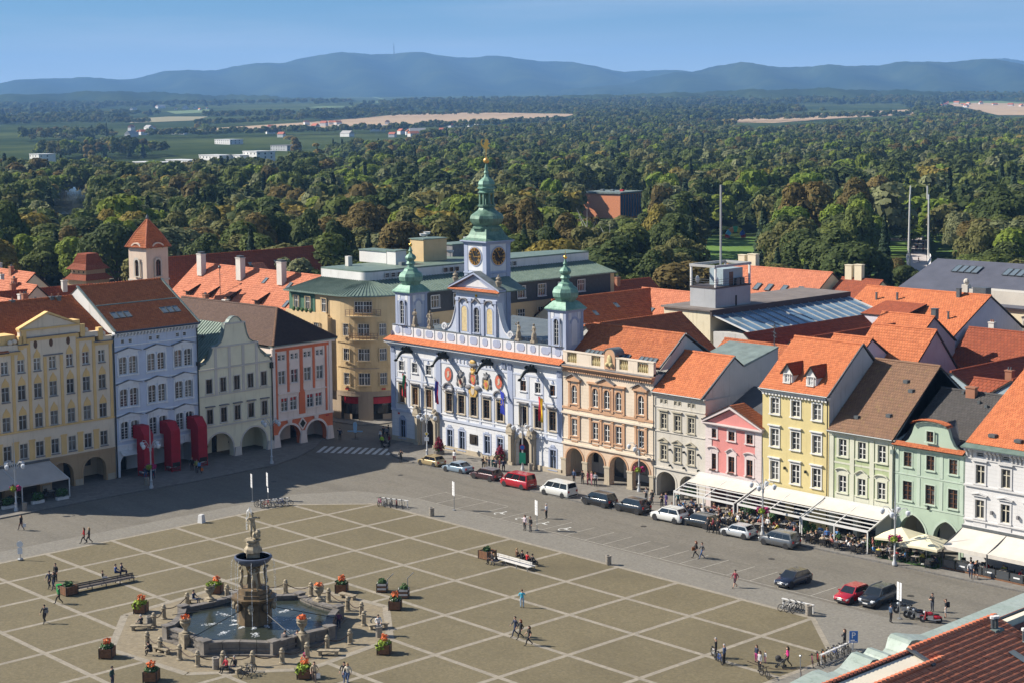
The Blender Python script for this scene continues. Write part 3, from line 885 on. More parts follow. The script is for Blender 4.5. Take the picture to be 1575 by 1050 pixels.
 mb.quad((gx0,gy,16.4),(gx0,gy+1.2,16.4),(gx0,gy+1.2,22.4),(gx0,gy,22.4));mb.quad((gx1,gy,16.4),(gx1,gy,22.4),(gx1,gy+1.2,22.4),(gx1,gy+1.2,16.4))
 mb.quad((gx0,gy+1.2,16.4),(gx1,gy+1.2,16.4),(gx1,gy+1.2,22.4),(gx0,gy+1.2,22.4))
 mb.build('gable',M_THBL,r)
 for s in (-1,1):
  pr=[]
  n2=12
  base=gx0 if s<0 else gx1
  for k in range(n2+1):
   t=k/n2
   pr.append((base+s*(2.55*t),16.5+4.3*(1-t)**2.6+.35*t))
  pl=[(base,16.4)]+[(p[0],p[1])for p in pr]+[(base+s*2.55,16.4)]
  MB().prism(pl,gy+.1,gy+.7).build('volute',M_THBL,r)
  for k in range(n2):
   q=MB();q.prism([pr[k],pr[k+1],(pr[k+1][0],pr[k+1][1]+.22),(pr[k][0],pr[k][1]+.22)],gy-.02,gy+.85)
   q.build('volute_coping',M_THW2,r)
  q=MB()
  c=(base+s*2.5,17.05)
  for k in range(14):
   a0,a1=k*.55,(k+1)*.55;r0,r1=.55-.03*k,.55-.03*(k+1)
   q.bar((c[0]+r0*cos(a0),gy-.05,c[1]+r0*sin(a0)),(c[0]+r1*cos(a1),gy-.05,c[1]+r1*sin(a1)),.12,.25)
  q.build('volute_scroll',M_THW2,r)
 for x in (gx0+.35,L(-20.25),L(-17.7),gx1-.35):
  MB().box(x-.24,x+.24,gy-.16,gy,16.5,20.9).box(x-.34,x+.34,gy-.24,gy,20.9,21.35).build('pilaster',M_THB,r)
 w3=win_meshes(1.1,3.4,2,(.66,.33,.5,.16),arch=.45,sur=.16,proud=.06)
 put_window(r,w3,wx[1],16.8,M_THB,M_FRGREY,M_GLASS,y=gy)
 for x in (wx[0],wx[2]):
  q=MB();n2=10;pts=[(x-.55,16.8),(x+.55,16.8)]+[(x+.55*cos(PI*k/n2),19.7+.55*sin(PI*k/n2))for k in range(n2+1)]
  q.prism(pts,gy-.03,gy+.02);q.build('painted_niche',M_OCHRE,r)
  MB().moved(arch_ring(x,1.1,19.7-16.8,.55,.16,.06),Matrix.Translation((0,gy,16.8))).build('niche_frame',M_THB,r)
 for x,hd in ((wx[0],0),(wx[1],1),(wx[2],0)):
  q=MB()
  if hd:q.prism([(x-.8,20.75),(x,21.3),(x+.8,20.75),(x+.8,20.9),(x,21.5),(x-.8,20.9)],gy-.3,gy)
  else:
   for k in range(8):
    a0,a1=PI*k/8,PI*(k+1)/8
    f=lambda a,rr:(x-rr*cos(a),20.65+.75*rr*sin(a))
    q.prism([f(a0,.75),f(a1,.75),f(a1,.9),f(a0,.9)],gy-.3,gy)
  q.build('niche_hood',M_LEADW,r)
 MB().cbox(gc,gy-.06,21.6,.3,.1,.5).build('gilt_boss',M_GOLD,r)
 mb=MB();cornice(mb,gx0-.35,gx1+.35,22.0,.45,.5,gy,2);mb.build('cornice',M_THW2,r)
 A,B,C,D=(gx0-1.0,gy-.75,22.46),(gx1+1.0,gy-.75,22.46),(gx1+.9,gy+.05,22.75),(gx0-.9,gy+.05,22.75)
 s=MB();roof_slab(s,A,B,C,D,.07);s.build('tile_strip',M_ROOFBASE,r);tiles('roof_tiles',A,B,C,D,T_ORANGE,r,.3,.3)
 mb=MB();mb.prism([(gx0-.5,22.6),(gx1+.5,22.6),(gc,24.65)],gy,gy+.5);mb.build('pediment',M_THB,r)
 mb=MB();mb.prism([(gx0+1.7,22.95),(gx1-1.7,22.95),(gc,24.15)],gy-.05,gy);mb.build('tympanum',M_THW2,r)
 for s in (-1,1):
  e=gx0-.95 if s<0 else gx1+.95
  MB().prism([(e,22.6),(e,22.85),(gc,25.0),(gc,24.7)],gy-.55,gy+.7).build('raking_cornice',M_THB,r)
  MB().prism([(e,22.86),(e-s*-.02,22.92),(gc,25.08),(gc,25.01)],gy-.6,gy+.75).build('flashing',M_LEAD,r)
  vx=gx0-.2 if s<0 else gx1+.2
  q=MB();q.lathe([(.28,22.9),(.34,23.0),(.2,23.15),(.22,23.3),(.42,23.75),(.44,24.0),(.2,24.1),(.38,24.3),(.3,24.5),(.1,24.6),(.14,24.75),(.02,24.9)],10,(vx,gy+.1))
  q.build('urn',M_STONEFIG,r,smooth=40)
 s=MB();roof_slab(s,(gx0-.4,gy+.5,22.6),(gx0-.4,gy+5,22.6),(gc,gy+5,24.6),(gc,gy+.5,24.6));roof_slab(s,(gx1+.4,gy+.5,22.6),(gx1+.4,gy+5,22.6),(gc,gy+5,24.6),(gc,gy+.5,24.6))
 s.build('gable_roof',M_COPROOF,r)
 tx,ty,tw=CLK[0]-x0,CLK[1]-W_Y,4.3;a=tw/2
 mb=MB();mb.cbox(tx,ty,15,tw,tw,13.9);mb.build('clock_tower',M_THBL,r)
 for sx in (-1,1):
  for sy in (-1,1):
   MB().cbox(tx+sx*(a-.3),ty+sy*(a-.3),15,.74,.74,13.8).build('tower_pilaster',M_THB,r)
 for z in (23.1,24.6):
  MB().cbox(tx,ty,z,tw+.3,tw+.3,.2).build('tower_band',M_THB,r)
 MB().cbox(tx,ty,25.0,tw+.05,tw-1.4,3.6).cbox(tx,ty,25.0,tw-1.4,tw+.05,3.6).build('tower_panel',M_THW2,r)
 q=MB()
 for k,(o,z)in enumerate(((.2,28.6),(.42,28.75),(.6,28.9))):q.cbox(tx,ty,z,tw+2*o*.8,tw+2*o*.8,.15)
 q.build('tower_cornice',M_THB,r)
 for ax in ('y','x'):
  o=thing('clock_face',None,None);o.parent=r
  o.location=(tx,ty-a-.06,26.95)if ax=='y' else (tx+a+.06,ty,26.95)
  o.rotation_euler=(0,0,0 if ax=='y' else PI/2)
  rr=1.2
  f=MB()
  f.prism([((rr+.16)*cos(2*PI*k/32),(rr+.16)*sin(2*PI*k/32))for k in range(32)],-.05,.03)
  f.build('dial_rim',M_THB,o)
  f=MB();f.prism([(rr*cos(2*PI*k/32),rr*sin(2*PI*k/32))for k in range(32)],-.07,-.052);f.build('dial',M_BLACK,o)
  f=MB()
  for k in range(36):
   a0,a1=2*PI*k/36,2*PI*(k+1)/36
   f.quad((rr*cos(a0),-.085,rr*sin(a0)),(rr*cos(a1),-.085,rr*sin(a1)),(rr*.955*cos(a1),-.085,rr*.955*sin(a1)),(rr*.955*cos(a0),-.085,rr*.955*sin(a0)))
  f.build('gilt_ring',M_GILT,o)
  NUM=['XII','I','II','III','IIII','V','VI','VII','VIII','IX','X','XI']
  for h in range(12):
   th=PI/2-h*PI/6;f=MB()
   ch=NUM[h];wd={'I':.10,'V':.19,'X':.19};tot=sum(wd[c]for c in ch);off=-tot/2
   up=Vector((cos(th),0,sin(th)));rt=Vector((sin(th),0,-cos(th)))
   def seg(xa,ya,xb,yb,w_):
    pa=up*(.78*rr+ya)+rt*xa;pb=up*(.78*rr+yb)+rt*xb
    f.bar((pa.x,-.10,pa.z),(pb.x,-.10,pb.z),w_,.03)
   for c in ch:
    w_=wd[c];m_=off+w_/2
    if c=='I':seg(m_,-.19,m_,.19,.07)
    if c=='V':seg(m_-.06,.19,m_,-.19,.07);seg(m_+.06,.19,m_,-.19,.045)
    if c=='X':seg(m_-.07,.19,m_+.07,-.19,.07);seg(m_+.07,.19,m_-.07,-.19,.045)
    off+=w_
   f.build('numeral',M_GILT,o)
  for ang,ln,w_ in ((R(90-333),.66,.13),(R(90-94),1.05,.10)):
   f=MB();d=Vector((cos(ang),0,sin(ang)))
   f.bar(tuple(-d*.2+Vector((0,-.13,0))),tuple(d*ln+Vector((0,-.13,0))),w_,.03);f.build('hand',M_GILT,o)
 q=MB();s8=PI/8
 q.lathe([(3.5,29.02),(3.48,29.14),(2.9,29.4),(2.45,29.8),(2.2,30.3),(2.1,30.6)],4,(tx,ty),PI/4)
 q.build('spire_skirt',M_COPPERD,r)
 q=MB()
 q.lathe([(1.8,30.3),(1.9,30.6),(2.05,30.65),(2.05,30.85),(1.8,30.9),(1.8,31.1),(2.05,31.2),(2.35,31.6),(2.45,32.0),(2.3,32.4),(1.8,32.75),(1.4,33.0),(1.15,33.3),(1.05,33.55),(1.28,33.6),(1.28,33.8),(1.0,33.85)],8,(tx,ty),s8)
 q.build('spire_bulb',M_COPPERD,r,smooth=25)
 q=MB()
 for k in range(8):
  t=s8+k*PI/4;q.cbox(tx+.92*cos(t),ty+.92*sin(t),33.85,.26,.26,1.5)
 q.lathe([(.3,33.85),(.3,35.3)],6,(tx,ty))
 q.build('lantern',M_COPPERD,r)
 q=MB()
 q.lathe([(1.15,35.35),(1.3,35.5),(1.02,35.6),(1.05,35.9),(1.3,36.0),(1.3,36.15),(1.1,36.25),(1.22,36.6),(1.05,37.05),(.6,37.4),(.34,37.6),(.26,37.9),(.36,38.15),(.24,38.4),(.25,38.7),(.1,39.4)],8,(tx,ty),s8)
 q.build('spire_top',M_COPPER,r,smooth=25)
 MB().ball((tx,ty,39.75),.4,14,10).tube([(tx,ty,39.3),(tx,ty,41.4)],.05,6).build('gilt_ball',M_GILT,r,smooth=60)
 q=MB()
 lion=[(-.1,0),(.15,0),(.2,.35),(.5,.25),(.55,.5),(.3,.65),(.35,.95),(.65,1.0),(.6,1.2),(.3,1.2),(.4,1.5),(.3,1.75),(.0,1.85),(-.2,1.65),(-.15,1.35),(-.35,1.2),(-.3,.8),(-.6,1.0),(-.65,1.5),(-.45,1.75),(-.62,1.85),(-.85,1.5),(-.8,.9),(-.45,.5),(-.25,.4)]
 cs=cos(R(40)),sin(R(40))
 for d0 in (-.07,):
  n2=len(lion)
  vs=[(tx+x*.85*cs[0]-d*cs[1],ty+x*.85*cs[1]+d*cs[0],41.1+z*.85)for d in (-.07,.07)for x,z in lion]
  q.add(vs,[tuple(range(n2)),tuple(range(2*n2-1,n2-1,-1))]+[(i,i+n2,(i+1)%n2+n2,(i+1)%n2)for i in range(n2)])
 q.build('lion_vane',M_GILT,r)
 for cx,cy,x_off in ((-34.35,1.9,0),(-3.6,1.9,0)):
  cx=L(cx);b=1.55
  MB().cbox(cx,cy,15.4,2*b,2*b,5.6).build('turret',M_THBL,r)
  for sx in (-1,1):
   for sy in (-1,1):
    p=MB();p.cbox(cx+sx*(b-.2),cy+sy*(b-.2),15.6,.5,.5,5.3);p.build('turret_pilaster',M_THB,r)
  wt=win_meshes(.95,3.3,2,(.6,.3,.45,.78),arch=.5,sur=.2,proud=.05)
  put_window(r,wt,cx,16.7,M_THB,M_FRGREY,M_GLASS,y=cy-b-.02-.18+.0)
  p=MB();n2=10;yy=cy
  pts=[(yy-.5,16.7),(yy+.5,16.7)]+[(yy+.5*cos(PI*k/n2),19.4+.55*sin(PI*k/n2))for k in range(n2+1)]
  p.prism(pts,cx+b,cx+b+.04,'x');p.build('blind_niche',M_THW2,r)
  p=MB()
  for k in range(n2):
   f=lambda t,rr:(yy+rr*cos(t),19.4+1.1*rr*sin(t))
   p.prism([f(PI*k/n2,.52),f(PI*(k+1)/n2,.52),f(PI*(k+1)/n2,.78),f(PI*k/n2,.78)],cx+b,cx+b+.08,'x')
  p.build('niche_arch',M_THB,r)
  for face in (0,1):
   for s in (-1,1):
    p=MB()
    if face==0:p.box(cx+s*.85-.3,cx+s*.85+.3,cy-b-.05,cy-b,19.9,20.75)
    else:p.box(cx+b,cx+b+.05,cy+s*.85-.3,cy+s*.85+.3,19.9,20.75)
    p.build('white_panel',M_THW2,r)
  p=MB()
  for o,z in ((.12,20.85),(.28,21.0)):p.cbox(cx,cy,z,2*b+2*o,2*b+2*o,.15)
  p.build('turret_cornice',M_THB,r)
  p=MB();p.lathe([(2.75,21.15),(2.72,21.3),(2.3,21.6),(1.7,22.1),(1.5,22.2)],4,(cx,cy),PI/4);p.build('turret_skirt',M_COPPER,r)
  p=MB();p.lathe([(1.25,22.0),(1.35,22.3),(1.72,22.75),(1.8,23.3),(1.6,23.75),(1.1,24.1),(.95,24.4),(.55,24.6),(.5,25.0),(.72,25.1),(.55,25.35),(.5,25.5),(.78,25.75),(.82,26.0),(.6,26.3),(.3,26.5),(.22,26.75),(.32,26.9),(.2,27.15),(.06,27.6)],8,(cx,cy),s8)
  p.build('turret_bulb',M_COPPER,r,smooth=25)
  p=MB();p.ball((cx,cy,27.75),.26,12,8);p.tube([(cx,cy,27.5),(cx,cy,28.6)],.03,5);p.build('gilt_ball',M_GOLD,r,smooth=60)
 arms=[(-24.32,10.74,0),(-21.76,10.18,1),(-19.23,10.82,2),(-16.61,10.41,1),(-14.16,10.80,0)]
 for x,z,k in arms:
  x=L(x)
  o=thing('coat_of_arms',None,None);o.parent=r;o.location=(x,0,z)
  sh=MB()
  if k==0:
   oval=[(.66*cos(2*PI*i/20),.9*sin(2*PI*i/20))for i in range(20)]
   sh.prism([(p[0]*1.2,p[1]*1.18)for p in oval],-.1,.02);sh.build('frame',M_LEADW,o)
   MB().prism(oval,-.14,-.1).build('shield',M_ARMSRED,o)
   MB().prism([(-.25,-.45),(.05,-.4),(.3,-.1),(.2,.1),(.3,.4),(.05,.5),(-.2,.3),(-.1,0)],-.17,-.14).build('charge',M_ARMSPALE,o)
   q=MB()
   for i in range(8):
    a0,a1=PI*i/8,PI*(i+1)/8;f=lambda t,rr:(rr*cos(t),-2.0+.85*rr*sin(t))
    q.prism([f(a0,.85),f(a1,.85),f(a1,1.05),f(a0,1.05)],-.28,.02)
   q.build('lunette_hood',M_LEADW,o)
  else:
   for s in (-1,1):
    MB().ball((s*.62,-.08,.2),.34,8,6,(.8,.4,1.6)).ball((s*.72,-.08,-.5),.28,8,6,(.9,.4,1.2)).build('supporter',M_STATUE,o,smooth=50)
   MB().prism([(-.48,.35),(.48,.35),(.5,-.3),(.3,-.75),(0,-1.0),(-.3,-.75),(-.5,-.3)],-.16,.02).build('shield',M_ARMSGOLD if x>L(-18)else M_ARMSPALE if k==1 else M_ARMSRED,o)
   MB().prism([(-.3,.0),(.1,.15),(.3,-.2),(.15,-.6),(-.1,-.5),(-.2,-.3)],-.19,-.16).build('charge',M_ARMSRED if k==1 else M_ARMSGOLD,o)
   MB().ball((0,-.1,.65),.36,8,6,(1,.6,.8)).prism([(-.4,.85),(.4,.85),(.5,1.25),(.2,1.05),(0,1.45),(-.2,1.05),(-.5,1.25)],-.2,.0).build('crest',M_STATUE if k==1 else M_ARMSGOLD,o)
   if k==2:
    MB().ball((0,-.15,2.05),.5,12,8,(1.2,.4,.75)).build('sun_disc',M_ARMSGOLD,o,smooth=60)
    MB().ball((0,-.1,1.75),.75,10,6,(1.25,.35,.5)).ball((-.9,-.12,-1.35),.5,8,6,(1.4,.5,.7)).ball((.9,-.12,-1.35),.5,8,6,(1.4,.5,.7)).build('drapery',M_LEADW,o,smooth=50)
    MB().prism([(-.75,-1.2),(.75,-1.2),(.85,-2.0),(.5,-2.6),(-.5,-2.6),(-.85,-2.0)],-.2,.02).build('cartouche',M_ARMSGOLD,o)
    MB().prism([(-.35,-1.45),(.35,-1.45),(.35,-2.0),(0,-2.4),(-.35,-2.0)],-.24,-.2).build('cartouche_shield',M_ARMSPALE,o)
 MB().box(L(-20.1),L(-18.55),-.1,.02,1.7,3.05).box(L(-19.75),L(-18.9),-.2,-.1,1.95,2.85).build('relief_plaque',M_PLAQUE,r)
 MB().box(L(-35.35),L(-34.95),-.06,.02,3.85,4.1).build('street_plate',M_REDSIGN,r)
 for x in (-32.5,-24.75,-15.85,-7.55):
  o=thing('dragon_waterspout',None,None);o.parent=r;o.location=(L(x)+.35,-.15,13.15)
  g=MB()
  g.tube([(0,.2,-.15),(0,-.5,.05),(-.02,-1.1,.1),(-.05,-1.7,-.05),(-.08,-2.2,-.45),(-.1,-2.55,-.95)],[.26,.34,.32,.24,.2,.13],8)
  g.build('neck',M_BRONZE,o,smooth=50)
  g=MB();g.ball((-.1,-2.65,-1.0),.24,8,6,(.8,1.5,.8));g.add([(-.2,-2.9,-1.0),(0,-2.9,-1.0),(-.1,-3.1,-1.25)],[(0,1,2)]);g.build('head',M_BRONZE,o,smooth=50)
  for s in (-1,1):
   g=MB();g.prism([(-.2,.0),(-.5,.75),(-.9,.62),(-1.3,.72),(-1.7,.5),(-1.2,.1)],s*.28-.03,s*.28+.03,'x');g.build('wing',M_BRONZE,o)
 return r
M_STONEFIG=plain('weathered statue stone',(0.26,0.22,0.165),0.9,var=0.4,scale=4)
M_STATUE=plain('dark relief stone',(0.17,0.17,0.175),0.8,var=0.4,scale=5)
M_LEADW=plain('grey moulding',(0.17,0.165,0.17),0.7,var=0.25,scale=2)
M_DARKBLUE=plain('dark blue gutter',(0.045,0.055,0.085),0.5)
M_OCHRE=plain('ochre niche',(0.50,0.40,0.22),0.9,var=0.2,scale=2)
M_BLACK=plain('black dial',(0.012,0.011,0.010),0.5)
M_ARMSRED=plain('arms red',(0.50,0.12,0.07),0.6,var=0.2)
M_ARMSGOLD=plain('arms gold',(0.46,0.29,0.08),0.5,var=0.3,scale=4)
M_ARMSPALE=plain('arms pale',(0.45,0.38,0.30),0.7,var=0.3,scale=4)
M_PLAQUE=plain('bronze plaque',(0.05,0.042,0.035),0.5,0.5,var=0.3,scale=4)
M_GLASSW=glassmat('warm brown blinds behind glass',(0.10,0.055,0.025),(0.24,0.14,0.06),0.7)  # brown pane and blind tones of the three left first floor windows
CLK=(-20.2,29.8)
M_GILT=plain('gilt on black',(0.80,0.46,0.13),0.35,0.6)
town_hall()
M_PEACH=plaster('peach render',(0.612,0.518,0.408),0.3,joint=0.42)
M_PEACHD=plaster('terracotta trim',(0.476,0.289,0.178),0.3)
M_PEACHP=plaster('pale peach',(0.612,0.527,0.425),0.3)
M_CREAMW=plaster('cream white render',(0.510,0.476,0.416),0.3)
M_GREYW=plaster('grey white firewall',(0.468,0.459,0.442),0.35)
def peach_house():
 x0,x1=-2.3,13.05
 r,W=house_w('peach_house','peach neo-renaissance house with roof balustrade and four arches beside the town hall',x0,x1)
 L=lambda x:x-x0
 xs=[-.25,3.4,5.38,7.36,11.07]
 holes=[(L(x)-.5,L(x)+.5,9.6,11.95)for x in xs]+[(L(x)-.5,L(x)+.5,5.5,7.65)for x in xs]
 mb=MB();wall_holes(mb,0,W,4.4,14.0,holes);mb.build('wall',M_PEACH,r)
 ar=[(L(x),2.95,2.45,1.45)for x in (-.26,3.46,7.33,10.97)]
 mb=MB();arcade(mb,0,W,4.4,ar);mb.build('arcade',M_PEACHR,r)
 for a in ar:
  arch_ring(a[0],a[1],a[2],a[3],.22,.07,legs=False).build('arch_moulding',M_PEACHD,r)
 for x in (.12,3.9,7.7,11.55,15.2):
  MB().box(x-.42,x+.42,-.12,.06,0,2.2).box(x-.5,x+.5,-.18,.06,2.2,2.42).box(x-.48,x+.48,-.16,.06,0,.35).build('pier',M_STONE,r)
 passage(r,.1,W-.1,4.3,M_CREAMW,4.2,[(1.2,2.2,1.4,3.6),(4.9,6.6,0.02,3.4),(9,10.6,1.0,3.0),(12.6,14.2,0.02,3.1)])
 body(r,.03,W-.03,.02,14,0,14.6,M_GREYW)
 wa=win_meshes(1.0,2.35,2,(.66,.33),arch=.5,sur=.16,proud=.06)
 wb=win_meshes(1.0,2.15,2,(.66,.33),sur=.16,proud=.06)
 for x in xs:
  put_window(r,wa,L(x),9.6,M_PEACHD,M_FRW,M_GLASSC);put_window(r,wb,L(x),5.5,M_PEACHD,M_FRW,M_GLASSC)
  for z in (8.65,4.62):
   MB().box(L(x)-.55,L(x)+.55,-.08,.02,z+.12,z+.62).build('apron_panel',M_PEACHD,r)
 for x in [-.25-.85,-.25+.85,2.55,4.39,6.37,8.25,10.22,11.92]:
  for z0,z1 in ((9.15,12.5),(5.0,8.2)):
   pilaster(r,L(x),z0,z1,.32,M_PEACHD,.12)
 for xa,xb,pk_ in ((-1.35,.85,1),(2.3,8.5,0),(9.97,12.17,1)):
  q=MB();q.box(L(xa)-.1,L(xb)+.1,-.35,.02,12.5,12.72);
  c=L((xa+xb)/2);hw=(xb-xa)/2 if pk_ else 1.25
  q.prism([(c-hw-.15,12.72),(c+hw+.15,12.72),(c,13.35)],-.3,.02);q.build('pediment',M_PEACHD,r)
  MB().prism([(c-hw-.3,12.74),(c,13.42),(c,13.54),(c-hw-.3,12.86)],-.5,.02).prism([(c+hw+.3,12.74),(c,13.42),(c,13.54),(c+hw+.3,12.86)],-.5,.02).build('pediment_flashing',M_LEADW,r)
 for z,o,h in ((8.25,.28,.22),(8.85,.1,.3),(4.3,.24,.22),(4.95,.1,.12)):
  MB().box(-.05,W+.05,-o,.02,z,z+h).build('string_course',M_PEACHD if z>8.5 else M_PEACHP,r)
 mb=MB()
 for i in range(40):mb.box(.2+i*.38,.42+i*.38,-.32,.02,13.62,13.86)
 mb.build('dentils',M_PEACHD,r)
 mb=MB();cornice(mb,0,W,13.86,.6,.7,0,3);mb.build('cornice',M_PEACHD,r)
 mb=MB();mb.box(-.1,W+.1,-.74,.3,14.46,14.52);mb.build('cornice_flashing',M_LEADW,r)
 segs=[(0,.75),(2.45,5.0),(6.55,9.75),(11.2,12.75),(14.5,W)]
 runs=[(.75,2.45),(5.0,6.55),(9.75,11.2),(12.75,14.5)]
 for a,b in segs:
  MB().box(a,b,.05,.5,14.5,16.05).build('balustrade_block',M_PEACHP,r)
 MB().box(-.05,W+.05,0,.55,16.05,16.2).box(0,W,.03,.52,14.5,14.75).build('balustrade_rail',M_PEACHP,r)
 for a,b in runs:
  k=5
  for i in range(k):
   MB().lathe([(.10,14.75),(.14,15.0),(.17,15.25),(.08,15.55),(.07,15.75),(.13,16.05)],8,(a+(b-a)*(i+.5)/k,.28)).build('baluster',M_OCHREB,r,smooth=40)
 q=MB();pts=[(7.3,14.6),(9.1,14.6),(9.1,16.4)]+[(8.2+.9*cos(PI*i/10),16.4+.75*sin(PI*i/10))for i in range(11)]+[(7.3,16.4)]
 q.prism(pts,-.05,.6);q.build('cartouche_niche',M_PEACHD,r)
 q=MB()
 for i in range(10):
  f=lambda t,rr:(8.2+rr*cos(t),16.4+.83*rr*sin(t))
  q.prism([f(PI*i/10,.92),f(PI*(i+1)/10,.92),f(PI*(i+1)/10,1.02),f(PI*i/10,1.02)],-.12,1.6)
 q.build('cartouche_hood',M_LEAD,r)
 MB().ball((8.2,-.08,15.7),.5,8,6,(.9,.4,1.5)).ball((7.85,-.1,15.2),.3,8,6).ball((8.55,-.1,15.2),.3,8,6).build('cartouche_relief',M_OCHREB,r,smooth=50)
 gable_roof(r,.05,W+.1,.95,15.3,5.75,19.0,11.4,15.6,T_ORANGE,wall=M_GREYW)
 sl=(4.8,3.7)
 for x,n_ in ((2.4,4),(7.8,3),(11.5,4)):skylights(r,x,n_,.62,1.25,(1.15,15.5),sl)
 b=MB();b.bar((W+.12,.95,15.35),(W+.12,5.75,19.1),.14,.1);b.build('verge_flashing',M_LEAD,r)
 b=MB();b.bar((W+.12,5.75,19.1),(W+.12,11.4,15.7),.35,.1);b.build('verge_flashing',M_LEAD,r)
M_PEACHR=plaster('peach arcade render',(0.578,0.433,0.315),0.3,joint=0.36)
M_OCHREB=plain('ochre baluster stone',(0.46,0.38,0.20),0.9,var=0.25,scale=3)
peach_house()
def white_house():
 x0,x1=13.12,21.2
 r,W=house_w('white_house','narrow white house with two arches and plain orange roof',x0,x1)
 L=lambda x:x-x0
 xs=[14.72,16.9,19.03]
 holes=[(L(x)-.48,L(x)+.48,8.38,10.22)for x in xs]+[(L(x)-.48,L(x)+.48,4.62,6.4)for x in xs]
 at=[]
 for x in xs:
  for s in (-1,1):holes.append((L(x)+s*.33-.19,L(x)+s*.33+.19,11.47,11.92));at.append(L(x)+s*.33)
 mb=MB();wall_holes(mb,0,W,3.6,12.6,holes);mb.build('wall',M_CREAMW,r)
 ar=[(L(15.09),3.0,2.0,1.2),(L(18.6),2.6,2.0,1.2)]
 mb=MB();arcade(mb,0,W,3.6,ar);mb.build('arcade',M_CREAMW,r)
 for a in ar:arch_ring(*a,.22,.05).build('arch_moulding',M_CREAMW,r)
 passage(r,.1,W-.1,3.5,M_CREAMW,4.0,[(4.4,6.0,.9,2.6)])
 body(r,.03,W-.03,.02,12,0,12.5,M_GREYW)
 wa=win_meshes(.96,1.84,2,(.66,.33),sur=.17,proud=.06,hood='flat');wb=win_meshes(.96,1.78,2,(.66,.33),sur=.17,proud=.06,hood='pediment')
 for x in xs:put_window(r,wa,L(x),8.38,M_KHAKI,M_FRG,M_GLASSC);put_window(r,wb,L(x),4.62,M_KHAKI,M_FRG,M_GLASSC)
 wat=win_meshes(.38,.45,1,(.5,),sur=.06,proud=.03,sill=False)
 for x in at:put_window(r,wat,x,11.47,M_KHAKI,M_FRG,M_GLASS)
 for z,h,o in ((3.55,.2,.18),(8.0,.12,.1),(10.95,.12,.08)):strip_part(r,'string_course',0,W,z,z+h,M_CREAMW,o)
 for x in (15.8,17.97,20.2):
  for z in (4.0,5.9):
   MB().box(L(x)-.07,L(x)+.07,-.3,.02,z,z+.22).build('lamp_bracket',M_BRONZE,r)
 mb=MB();cornice(mb,0,W-.1,12.3,.4,.35,0,3);mb.build('cornice',M_CREAMW,r)
 gable_roof(r,0.02,W-.3,-.42,12.75,5.7,17.04,7.4,15.85,T_ORANGE2,wall=M_GREYW,back=True)
 b=MB();b.bar((W-.27,-.45,12.72),(W-.27,5.7,17.1),.16,.14);b.build('verge',M_GUTTER,r);b=MB();b.bar((.0,-.45,12.72),(.0,5.7,17.1),.16,.14);b.build('verge',M_GUTTER,r)
 d=MB();d.tube([(.12,-.16,.1),(.12,-.16,12.2),(.2,-.42,12.6)],.06,6);d.build('downpipe',M_GUTTER,r)
 w=MB();w.add([(W-.3,.3,9),(W-.3,7.2,9),(W-.3,14,9),(W-.3,14,17.4),(W-.3,7.3,15.9),(W-.3,5.7,16.9),(W-.3,.3,12.8)],[(0,1,2,3,4,5,6)]);w.build('firewall',M_GREYW,r)
 s=MB();roof_slab(s,(.2,7.4,15.85),(W-.25,7.4,15.85),(W-.25,14,17.45),(.2,14,17.45),.2);s.build('rear_roof',M_ZINCG,r)
M_KHAKI=plaster('khaki stone trim',(0.374,0.340,0.264),0.3)
white_house()
M_PINK=plaster('pink render',(0.561,0.221,0.204),0.2)
M_PINKW=plaster('pinkish white trim',(0.561,0.484,0.468),0.25,joint=0.45)
M_PINKW2=plaster('pinkish white band',(0.561,0.484,0.468),0.25)
